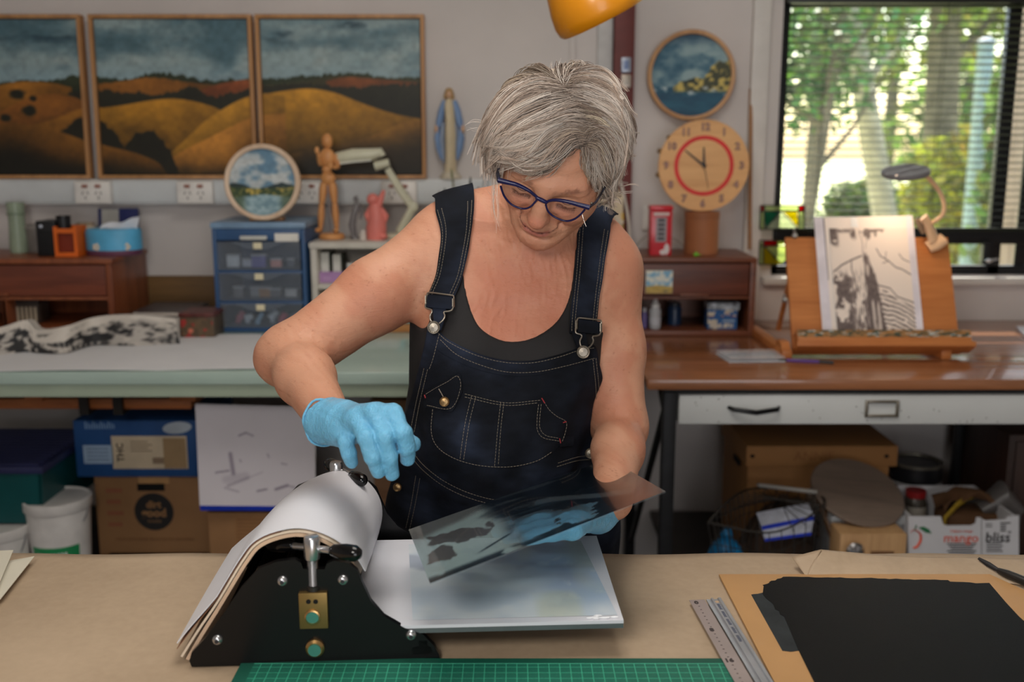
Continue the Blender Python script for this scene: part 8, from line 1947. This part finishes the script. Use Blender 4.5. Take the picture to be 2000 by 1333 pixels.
# shoes
for s in (-1, 1):
    x = -.016+s*.11; z = .0
    sh_ = obj('shoe', MB().tube([(x, 1.70, .045), (x, 1.66, .055), (x, 1.60, .055), (x, 1.52, .040), (x, 1.47, .030)], [.030, .042, .045, .042, .026], 16, flat=.8), M('shoe_black', (30, 28, 28), .5), per)
    obj('sole', MB().box((x-.040, 1.45, .001), (x+.040, 1.71, .018), .008), M('sole_rubber', (60, 56, 52), .7), sh_)
# ------------------------------------------------------------------ gloves
glm = M('nitrile_glove', (112, 182, 218), .28, var=.05, scale=20, spec=.5)
def glovemat():
    m = glm; nt = m.node_tree; b = nt.nodes['Principled BSDF']; v = _coords(nt, (1, 1, 1)); a = _noise(nt, v, 95, 5, .6, 2.5); c = _noise(nt, _coords(nt, (1, 1, .35)), 190, 4, .6, 1.5)
    mx_ = nt.nodes.new('ShaderNodeMath'); mx_.operation = 'ADD'; nt.links.new(a, mx_.inputs[0]); nt.links.new(c, mx_.inputs[1]); _bump(nt, b, mx_.outputs[0], .6, .0028)
    b.inputs['Subsurface Weight'].default_value = .08; b.inputs['Subsurface Scale'].default_value = .004
glovemat()
def glove(name, wrist, mcps, pips, dips, tips, rs, thumb, trs_, cuff, cuff_r, axis, fill):
    S = SDF()
    for m, p, d, t_, r in zip(mcps, pips, dips, tips, rs):
        S.chain([m, p, d, t_], [r[0], r[1], r[2], r[3]], .0030)
    for i in range(len(mcps)-1): S.cone(mcps[i].lerp(wrist, .12), mcps[i+1].lerp(wrist, .12), rs[i][0]*.92, rs[i+1][0]*.92, .006)
    for m, r in zip(mcps, rs): S.cone(wrist, m, .020, r[0]*1.0, .010)
    for c, r in fill: S.ell(c, r, None, .012)
    S.chain(thumb, trs_, .007)
    S.cone(wrist, cuff, .029, cuff_r, .014)
    a = V3(axis); c = V3(cuff)
    S.put(lambda x, y, z: -((x-c[0])*a[0]+(y-c[1])*a[1]+(z-c[2])*a[2]), c-.2, c+.2, .002, 'i')
    allp = np.array([tuple(q) for q in mcps+pips+dips+tips+thumb+[wrist, cuff]]); lo_, hi_ = allp.min(0)-.05, allp.max(0)+.05
    d, ax = S.grid(lo_, hi_, .0014, .03); xx, yy, zz = ax[0][:, None, None], ax[1][None, :, None], ax[2][None, None, :]
    d = d - .0004*np.sin(xx*310+np.sin(zz*190)*1.5)*np.sin(zz*260+yy*210) - .0003*np.sin(xx*130-zz*170+yy*150)
    v, q = nets(d, lo_, .0014); v = relax(v, q, 1, .4)
    return link_mesh(name, npmesh(name, v, q), glm, per, True, None), S
Pt = lambda *a: P(*a)
ax_ = (wR-eR).normalized()
glR, SgR = glove('glove', P(672, 828, 1.272), [P(668, 840, 1.252), P(698, 820, 1.232), P(732, 808, 1.220), P(766, 811, 1.220)],
    [P(676, 862, 1.234), P(716, 857, 1.200), P(751, 852, 1.200), P(787, 846, 1.204)], [P(681, 886, 1.238), P(729, 894, 1.203), P(760, 891, 1.208), P(795, 874, 1.214)],
    [P(687, 904, 1.250), P(739, 922, 1.214), P(766, 926, 1.222), P(796, 897, 1.228)],
    [(.0112, .0100, .0094, .0080), (.0122, .0112, .0106, .0088), (.0122, .0108, .0102, .0088), (.0122, .0112, .0106, .0090)],
    [P(720, 838, 1.285), P(765, 858, 1.275), P(795, 866, 1.262), P(807, 868, 1.252)], [.018, .0145, .0120, .0100], P(640, 822, 1.305), .0325, ax_, [(P(712, 824, 1.245), (.030, .018, .017))])
rimc = P(643, 826, 1.302)
def cuff_ring(c, ax, r, nm='glove_cuff'):
    rot = ax.to_track_quat('Z', 'Y').to_matrix().to_4x4(); A = Matrix.Translation(c) @ rot
    vs = []
    for k in range(41):
        q = 2*math.pi*k/40; rr_ = r*(1+.04*math.sin(3*q+.5)+.025*math.sin(7*q)); vs.append(A @ Vector((rr_*math.cos(q), rr_*math.sin(q), .004*math.sin(2*q)+.002*math.sin(5*q))))
    obj(nm, MB().tube(vs, .0016, 8, caps=False), glm, per)
cuff_ring(P(642, 824, 1.304), ax_, .0335)
# ------------------------------------------------------------------ plate she holds: depths of the four corners from the rectangle condition
pc = [(798, 1035), (840, 1140), (1300, 960), (1190, 897)]
dv_ = np.array([tuple(P(a, b, 1.)-Vector((0, 0, CAMZ))) for a, b in pc])        # A,B,C,D directions
sol = np.linalg.solve(np.stack([dv_[0], -dv_[1], -dv_[3]], 1), -dv_[2])          # zA a - zB b - zD d = -c  (zC = 1)
zz_ = np.array([sol[0], sol[1], 1., sol[2]]); zz_ *= 1.30/zz_.mean()
PA, PB, PC, PD = (Vector((0, 0, CAMZ))+Vector(d*z) for d, z in zip(dv_, zz_))
pu = (PC-PB).normalized(); pn = pu.cross(PA-PB).normalized()
if pn.z < 0: pn = -pn
plate = T('inked_plate', 'thin inked see-through drypoint plate held tilted in her left hand', 'printing plate', PA)
def inkplate(U, V):
    """U along the long edge (left to right), V from the near edge to the far edge -> ink and painted haze colour, cover"""
    n = fbm(U*5, V*4, 4, 171); w = fbm(U*3+.8*V, V*9, 4, 173); st = fbm(U*4-2*V, V*16+U*3, 4, 177)
    ink = smooth(.34, .44, U+.16*(n-.5)+.10*(V-.4))
    ink = np.maximum(ink, smooth(.5, .56, n)*smooth(.10, .04, V)*.9)
    ink = np.maximum(ink, smooth(.022, .006, np.abs(V-.16-.75*np.clip(U-.2, 0, 1)))*smooth(.18, .25, U)*smooth(.5, .35, U)*.8)
    clear = smooth(.58, .74, st)*smooth(.45, .65, V)*.30 + smooth(.84, 1.0, U+.12*(n-.5))*.45
    k = smooth(.075, .03, np.abs(V-.44-.20*np.sin(U*7.5-2.2)))*smooth(.46, .56, U)*smooth(.98, .8, U); clear = np.maximum(clear, k*.5)
    k = smooth(1.1, .8, np.hypot((U-.47)/.10, (V-.28)/.20)+1.9*(w-.5))+smooth(1.1, .8, np.hypot((U-.63)/.09, (V-.20)/.15)+1.9*(st-.5)); clear = np.maximum(clear, np.clip(k, 0, 1)*.97)
    ink = ink*(1-np.clip(clear, 0, 1))
    fig = np.maximum(smooth(1.12, .95, np.hypot((U-.16)/.115, (V-.60+.5*(U-.16))/.13)+1.7*(n-.5)+1.6*(fbm(U*16, V*7, 3, 201)-.5)), smooth(1.12, .95, np.hypot((U-.075)/.045, (V-.36)/.13)+1.7*(w-.5)+1.4*(fbm(U*20, V*8, 3, 203)-.5)))
    pale = smooth(.40, .30, U+.10*(n-.5))*smooth(.80, .70, V-.4*U+.12*(w-.5))
    col = mixc((112, 116, 116), (142, 164, 166), pale); col = mixc(col, (74, 76, 78), fig); cov = .50+.22*pale+.25*fig  # grey-green base carries the plate's reflective haze as colour
    col = mixc(col, (11, 20, 28), ink); cov = cov*(1-ink)+.93*ink
    cov = np.where(ink < .5, cov*(1-.85*smooth(.35, .42, U)), cov)
    return col, np.clip(cov, 0, .97)
def platemat():
    m, nt, b = newmat('inked_acrylic'); at = nt.nodes.new('ShaderNodeAttribute'); at.attribute_name = 'Col'; aa = nt.nodes.new('ShaderNodeAttribute'); aa.attribute_name = 'Cover'
    nt.links.new(at.outputs['Color'], b.inputs['Base Color']); b.inputs['Roughness'].default_value = .18
    t = nt.nodes.new('ShaderNodeBsdfTransparent'); t.inputs[0].default_value = (.74, .84, .88, 1); mx_ = nt.nodes.new('ShaderNodeMixShader')
    nt.links.new(aa.outputs['Fac'], mx_.inputs[0]); nt.links.new(t.outputs[0], mx_.inputs[1]); nt.links.new(b.outputs[0], mx_.inputs[2])
    g = nt.nodes.new('ShaderNodeBsdfGlossy'); g.inputs['Roughness'].default_value = .06; fr_ = nt.nodes.new('ShaderNodeFresnel'); fr_.inputs[0].default_value = 1.45; m2_ = nt.nodes.new('ShaderNodeMixShader')
    nt.links.new(fr_.outputs[0], m2_.inputs[0]); nt.links.new(mx_.outputs[0], m2_.inputs[1]); nt.links.new(g.outputs[0], m2_.inputs[2]); nt.links.new(m2_.outputs[0], nt.nodes['Material Output'].inputs[0]); return m
NU, NV = 220, 80
U, Vv = np.meshgrid(np.linspace(0, 1, NU), np.linspace(0, 1, NV), indexing='ij')
g_ = np.array(PB)+U[..., None]*np.array(PC-PB)+Vv[..., None]*np.array(PA-PB)
ii = np.arange(NU*NV).reshape(NU, NV); qq = np.stack([ii[:-1, :-1], ii[1:, :-1], ii[1:, 1:], ii[:-1, 1:]], -1).reshape(-1, 4)
me = npmesh('inked_face', g_.reshape(-1, 3), qq); pcol, pcov = inkplate(U, Vv); setcol(me, lin(pcol.reshape(-1, 3)))
me.attributes.new('Cover', 'FLOAT', 'POINT').data.foreach_set('value', pcov.ravel().astype(np.float32)); link_mesh('inked_face', me, platemat(), plate, True, None)
obj('acrylic_sheet', MB().prism([PB-pn*.0004, PC-pn*.0004, PD-pn*.0004, PA-pn*.0004], -pn*.0014), CLEAR('acrylic_edge', (.75, .82, .85), .06, .05), plate, False)
# left glove under the plate
def under(px, py, below):
    return PPL(px, py, PB-pn*below, pn)
mc = [under(1098, 1000, .016), under(1100, 1014, .017), under(1108, 1026, .017), under(1118, 1035, .016)]
pi_ = [under(1052, 1004, .014), under(1050, 1021, .0145), under(1058, 1034, .0145), under(1076, 1043, .013)]
di_ = [under(1012, 1012, .013), under(1008, 1030, .0135), under(1022, 1043, .0135), under(1048, 1049, .012)]
ti = [under(976, 1020, .0115), under(972, 1038, .0115), under(992, 1050, .0115), under(1026, 1054, .0105)]
w0 = under(1166, 1000, .038); ax2 = (w0-eL).normalized()
glove('glove', w0, mc, pi_, di_, ti, [(.0130, .0112, .0104, .0090)]*3+[(.0115, .0098, .009, .0080)], [under(1148, 992, .044), under(1112, 988, .041), under(1078, 987, .036), under(1056, 988, .030)], [.017, .0135, .0115, .0095], under(1186, 980, .047), .032, ax2, [(under(1132, 1014, .036), (.034, .020, .016))])
cuff_ring(under(1186, 980, .047), ax2, .033)
# ------------------------------------------------------------------ glasses
fw_ = HR @ Vector((0, -1, 0)); gpl = GP + fw_*.004
G = lambda px, py, o=0.: PPL(px, py, gpl+fw_*o, fw_)
gls = T('glasses', 'dark blue cat-eye reading glasses on her nose', 'glasses', GP)
gm_ = M('navy_acetate', (18, 20, 72), .3, coat=.1, var=.1, scale=60)
topL = [(973, 352), (985, 355), (998, 358), (1012, 362), (1032, 372), (1046, 383), (1053, 389)]; botL = [(978, 364), (981, 374), (986, 385), (997, 398), (1010, 405), (1024, 408), (1036, 404), (1044, 396), (1050, 389)]
topR = [(1066, 397), (1072, 393), (1082, 391), (1096, 392), (1112, 395), (1130, 400), (1152, 406)]; botR = [(1066, 400), (1070, 412), (1080, 422), (1094, 429), (1108, 432), (1122, 428), (1134, 419), (1142, 410)]
def rim(nm, pl, r0, r1, par=gls):
    q = crs(pl, 40); return obj(nm, MB().tube([G(a, b) for a, b in q], list(np.linspace(r0, r1, 40)), 10), gm_, par)
fr_o = rim('frame', topL, .0038, .0019); rim('frame', topR, .0019, .0038); rim('lower_rim', botL, .0015, .0014); rim('lower_rim', botR, .0014, .0015)
obj('bridge', MB().tube([G(1047, 386), G(1058, 391, .002), G(1068, 396)], [.0026, .0030, .0026], 10), gm_, gls)
for tl_, bl2 in ((topL, botL), (topR, botR)):
    ring = [G(*p) for p in tl_]+[G(*p) for p in bl2[::-1]]
    obj('lens', MB().prism(ring, -fw_*.0012), CLEAR('lens_glass', (1, 1, 1), .004, .0), gls, False)
tort = M('tortoise_arm', (40, 40, 52), .25, var=.35, scale=90)
for s, c in ((-1, G(974, 352)), (1, G(1151, 405))):
    e1 = H(s*.080, .006, .006); e2 = H(s*.080, .040, -.022)
    obj('temple_arm', MB().tube([c, c.lerp(e1, .12)+HR @ Vector((s*.004, 0, 0)), c.lerp(e1, .6)+HR @ Vector((s*.004, 0, 0)), e1, e2], [.0036, .0034, .0026, .0022, .0020], 8, flat=.55), tort, gls)
    obj('hinge', MB().ball(c.lerp(e1, .08), .0022, 8), chrome2, gls)
ear = T('earring', 'fine silver drop earring hanging by her left cheek', 'earring', P(1148, 386, 1.40))
obj('hoop', MB().tube([P(1148, 386, 1.405), P(1150, 400, 1.40), P(1143, 409, 1.395), P(1138, 414, 1.395)], .0004, 6), M('silver', (216, 212, 206), .2, 1.), ear)
obj('drop_bar', MB().tube([P(1137, 417, 1.395), P(1140, 430, 1.395), P(1145, 443, 1.395)], [.0004, .0005, .0006], 6), M('silver', (0, 0, 0)), ear)
# eyelashes
ls = MB()
for s in (-1, 1):
    for k in range(16):
        x = .021+.0016*k; a = H(s*x, -.0895+.0022*((x-.033)/.012)**2, -.0190); ls.tube([a, a+HR @ Vector((s*(x-.03)*.1, -.005, -.0022))], [.00035, .00012], 4)
    for dz, dep, r in ((-.0075, .0045, .0008), (.0045, .0035, .0004)):
        arc = []
        for k in range(17):
            x = .0175+.0018*k; q = (x-.032)/.0145; z = dz-dep*(1-q*q); rr = 1-((x-.032)/.0160)**2-((z+.001)/.0145)**2
            arc.append(H(s*x, -.0755-.0150*math.sqrt(max(.05, rr))-.0003, z-.011))
        ls.tube(arc, [r*(.4+.6*math.sin(math.pi*k/16)) for k in range(17)], 6)
stuff(obj('eyelashes', ls, M('lash_brown', (66, 44, 36), .6), per))
# ------------------------------------------------------------------ hair
hl_c = np.array((-.011, .008, .030)); hullR = np.array((.0985, .1065, .0945)); HRt = np.array(HR); hullC = np.array(HC)+HRt@hl_c
def hull_pt(px, py, off):
    """point of the hair mass seen through a pixel (nearest approach when the line misses it)"""
    d = np.array(P(px, py, 1.))-ORG; rr_ = hullR+off; o_ = (HRt.T@(ORG-hullC))/rr_; dd = (HRt.T@d)/rr_; a = dd@dd; b = o_@dd; c = o_@o_-1; disc = b*b-a*c
    t = (-b-math.sqrt(disc))/a if disc > 0 else -b/a
    return ORG+d*t
left = [[(1090, 158), (1056, 145), (1022, 160), (990, 188), (966, 218), (948, 250), (934, 276)], [(1094, 168), (1056, 165), (1018, 184), (986, 214), (964, 246), (950, 276), (944, 306)], [(1097, 178), (1056, 181), (1015, 203), (984, 234), (965, 266), (956, 297), (957, 330)], [(1113, 191), (1075, 201), (1031, 226), (996, 251), (978, 276), (969, 308), (970, 340)],
        [(1129, 207), (1100, 217), (1060, 240), (1015, 257), (987, 278), (974, 298), (966, 322)], [(1140, 232), (1108, 230), (1070, 249), (1030, 270), (1000, 286), (980, 292), (962, 300)], [(1143, 254), (1113, 246), (1075, 261), (1040, 286), (1010, 300), (988, 298), (970, 290)], [(1146, 272), (1118, 270), (1092, 286), (1068, 308), (1044, 320), (1016, 314), (992, 302)], [(1147, 280), (1122, 280), (1098, 298), (1074, 320), (1050, 331), (1022, 326), (1000, 318)]]
right = [[(1096, 158), (1119, 143), (1151, 138), (1179, 149), (1196, 169), (1206, 196)], [(1100, 168), (1130, 160), (1160, 168), (1186, 182), (1206, 206), (1216, 236)], [(1108, 178), (1138, 180), (1168, 196), (1194, 218), (1212, 246), (1219, 276)], [(1120, 190), (1151, 200), (1182, 222), (1206, 248), (1217, 276), (1216, 304)], [(1138, 222), (1163, 230), (1189, 248), (1209, 276), (1214, 305), (1205, 333)],
         [(1146, 250), (1164, 246), (1186, 258), (1203, 282), (1206, 312), (1197, 342)], [(1150, 274), (1160, 262), (1180, 264), (1196, 288), (1198, 318), (1190, 344), (1188, 366), (1200, 384)], [(1152, 284), (1158, 298), (1164, 322), (1172, 348), (1182, 372), (1197, 390)], [(1151, 290), (1153, 306), (1156, 328), (1163, 352), (1172, 376)]]
g = np.random.default_rng(12)
HVv, HQ, HCOL = [], [], []; nvh = 0
def add_strand(pts, r0, col0, col1):
    """three sided tapering hair"""
    global nvh
    pts = np.asarray(pts); k = len(pts); tg = np.gradient(pts, axis=0); tg /= np.linalg.norm(tg, axis=1, keepdims=True)+1e-9
    a = np.cross(tg, (0.3, -1, .2)); a /= np.linalg.norm(a, axis=1, keepdims=True)+1e-9; b = np.cross(tg, a); s = np.linspace(0, 1, k)
    r = r0*(1-.75*s**2)[:, None]; vv = np.stack([pts+r*(math.cos(q)*a+math.sin(q)*b) for q in (0, 2.094, 4.189)], 1).reshape(-1, 3)
    i = np.arange(k-1)[:, None]*3; j = np.arange(3)[None]; jn = (j+1) % 3
    q = np.stack([i+j, i+jn, i+3+jn, i+3+j], -1).reshape(-1, 4)+nvh
    HVv.append(vv); HQ.append(q); HCOL.append(np.repeat(col0+(col1-col0)*np.minimum(1, s*2.2)[:, None], 3, 0)); nvh += len(vv)
def guide3(pl, off, n=15):
    (a0, b0), (a1, b1) = pl[0], pl[1]; ex = [(a0+(a0-a1)*.3, b0+(b0-b1)*.3)] if off == 0 else []
    q = crs(ex+list(pl), n); return np.array([hull_pt(a, b, off) for a, b in q])
GL = [guide3(p, 0) for p in left]; GR_ = [guide3(p, 0) for p in right]
pal = [np.array(c, float) for c in ((230, 215, 202), (208, 190, 176), (240, 229, 219), (186, 166, 151), (148, 130, 117), (218, 198, 174))]
def locks(Gs, n_locks, per_lock, spread, seed):
    g = np.random.default_rng(seed)
    for L_ in range(n_locks):
        u = g.random()*(len(Gs)-1); i = int(u); f = u-i; base = Gs[i]*(1-f)+Gs[min(i+1, len(Gs)-1)]*f
        rt = g.random()**2*.42; en = .78+.24*g.random()                       # where along the guide the lock starts and ends
        k = len(base); src = np.linspace(0, 1, k); tt = np.linspace(rt*.8, min(1., en), 15); c = np.stack([np.interp(tt, src, base[:, j]) for j in range(3)], 1)
        out = c-hullC; out /= np.linalg.norm(out, axis=1, keepdims=True); s = np.linspace(0, 1, 15)[:, None]
        side = np.cross(np.gradient(c, axis=0), out); side /= np.linalg.norm(side, axis=1, keepdims=True)+1e-9
        dep = -.012+.016*g.random(); wav = .0055*np.sin(s*(4+3*g.random())+6*g.random())*(.3+s); flick = .009*g.normal()*s**3; lift = .006*abs(g.normal())*s**3
        c = c + out*(dep-.004*(1-s)**3+lift*(1 if dep > -.006 else .3)) + side*(wav+flick)
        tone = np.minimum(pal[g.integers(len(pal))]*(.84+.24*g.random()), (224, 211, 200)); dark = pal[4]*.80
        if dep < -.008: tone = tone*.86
        for _ in range(per_lock):
            w = spread*(.35+.65*np.sin(np.pi*(.12+.75*s)))*(1-.55*s)
            p = c + side*(g.normal()*w) + out*(g.normal()*w*.5) + .0012*np.sin(s*9+6*g.random())*side
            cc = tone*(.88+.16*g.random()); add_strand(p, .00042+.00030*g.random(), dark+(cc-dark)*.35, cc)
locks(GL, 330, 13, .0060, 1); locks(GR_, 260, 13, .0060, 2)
# loose wavy locks lying on top, ends turned out
def wisps(Gs, n, seed):
    g = np.random.default_rng(seed)
    for _ in range(n):
        u = g.random()*(len(Gs)-1); i = int(u); f = u-i; base = Gs[i]*(1-f)+Gs[min(i+1, len(Gs)-1)]*f; k = len(base); src = np.linspace(0, 1, k); tt = np.linspace(.15+.35*g.random(), 1.04, 15)
        c = np.stack([np.interp(np.minimum(tt, 1), src, base[:, j]) for j in range(3)], 1); c[-1] += (c[-2]-c[-3])*.8; out = c-hullC; out /= np.linalg.norm(out, axis=1, keepdims=True); s = np.linspace(0, 1, 15)[:, None]
        side = np.cross(np.gradient(c, axis=0), out); side /= np.linalg.norm(side, axis=1, keepdims=True)+1e-9; ph_ = 6.28*g.random(); am = .004+.006*g.random()
        c = c + out*(.003+.006*np.sin(np.pi*s)+.013*g.random()*s**3) + side*(am*np.sin(s*(5+3*g.random())+ph_)*(.3+s)+.014*g.normal()*s**4); tone = np.minimum(pal[g.integers(4)]*(.9+.2*g.random()), (228, 216, 205))
        for _ in range(7):
            w = .0032*(1-.6*s); add_strand(c+side*(g.normal()*w)+out*(g.normal()*w*.5), .00036+.0002*g.random(), tone*.8, tone*(.92+.14*g.random()))
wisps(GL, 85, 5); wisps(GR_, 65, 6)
# back and crown of the head, out of this view
bg = []
cr = np.array(P(1100, 168, 1.47)); 
wd = HRt.T@(np.array(hull_pt(1098, 172, 0))-hullC)/hullR; wd /= np.linalg.norm(wd)
for k in range(18):
    a = math.pi*(-.06+1.12*k/17); d = np.array((math.cos(a)*.95, .25+.75*math.sin(a), -.45)); d = HRt.T@d; d /= np.linalg.norm(d); om = math.acos(float(np.clip(wd@d, -1, 1))); path = []
    for s in np.linspace(0, 1, 15):
        v = (wd*math.sin((1-s)*om)+d*math.sin(s*om))/math.sin(om); v /= np.linalg.norm(v); path.append(hullC+HRt@(v*hullR))
    bg.append(np.array(path))
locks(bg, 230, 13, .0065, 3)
# loose single hairs
for pl in ([(1097, 160), (1088, 135), (1092, 116)], [(1102, 158), (1112, 130), (1134, 122), (1150, 130)], [(1100, 158), (1104, 128), (1122, 116), (1140, 124)], [(1096, 160), (1078, 138), (1076, 124)], [(1104, 160), (1126, 132), (1156, 132)], [(985, 250), (950, 240), (925, 238), (910, 242)], [(978, 262), (945, 252), (928, 256), (916, 250)], [(975, 280), (945, 276), (930, 270), (924, 288)], [(975, 290), (948, 290), (930, 306)], [(982, 206), (972, 198), (962, 190)],
           [(1205, 250), (1222, 244), (1240, 240)], [(1210, 270), (1226, 262), (1228, 250), (1220, 224)], [(1200, 184), (1208, 172), (1214, 160)], [(974, 280), (968, 320), (970, 360), (966, 400)], [(978, 284), (964, 330), (960, 380), (954, 376)], [(980, 286), (972, 340), (974, 400), (972, 440)], [(1000, 300), (996, 320), (994, 350)], [(1060, 325), (1050, 345), (1022, 354)], [(1190, 350), (1184, 372), (1196, 392), (1206, 390)], [(1186, 352), (1178, 372), (1186, 396), (1200, 396)],
           [(974, 300), (966, 350), (968, 400), (972, 452)], [(972, 300), (962, 350), (962, 410), (966, 430)], [(976, 300), (970, 340), (964, 390), (968, 420)], [(976, 276), (966, 300), (960, 340), (962, 372)], [(984, 280), (976, 310), (978, 330), (974, 350)]):
    for k in range(3):
        p = guide3([(a+g.normal()*2.5, b+g.normal()*2.5) for a, b in pl], .004, 15); cc = pal[g.integers(3)]*(.9+.2*g.random()); add_strand(p, .00036, cc*.8, cc)
hv, hq, hcol = np.concatenate(HVv), np.concatenate(HQ), np.concatenate(HCOL)
hm = PAINT('hair', .5, 0, .3)
cap = SDF(); cap.ell(hullC, hullR-.0125, HR, .001)
n0 = np.array(HR @ Vector((0, -.77, -.64))); q0 = np.array(H(0, -.073, .080))
cap.put(lambda x, y, z: (x-q0[0])*n0[0]+(y-q0[1])*n0[1]+(z-q0[2])*n0[2], hullC-.16, hullC+.16, .02, 'i')
n1 = np.array(HR @ Vector((0, 0, -1))); q1 = np.array(H(0, .05, -.062))
cap.put(lambda x, y, z: (x-q1[0])*n1[0]+(y-q1[1])*n1[1]+(z-q1[2])*n1[2], hullC-.16, hullC+.16, .02, 'i')
d, ax = cap.grid(hullC-.15, hullC+.15, .004); cv_, cq_ = nets(d, hullC-.15, .004)
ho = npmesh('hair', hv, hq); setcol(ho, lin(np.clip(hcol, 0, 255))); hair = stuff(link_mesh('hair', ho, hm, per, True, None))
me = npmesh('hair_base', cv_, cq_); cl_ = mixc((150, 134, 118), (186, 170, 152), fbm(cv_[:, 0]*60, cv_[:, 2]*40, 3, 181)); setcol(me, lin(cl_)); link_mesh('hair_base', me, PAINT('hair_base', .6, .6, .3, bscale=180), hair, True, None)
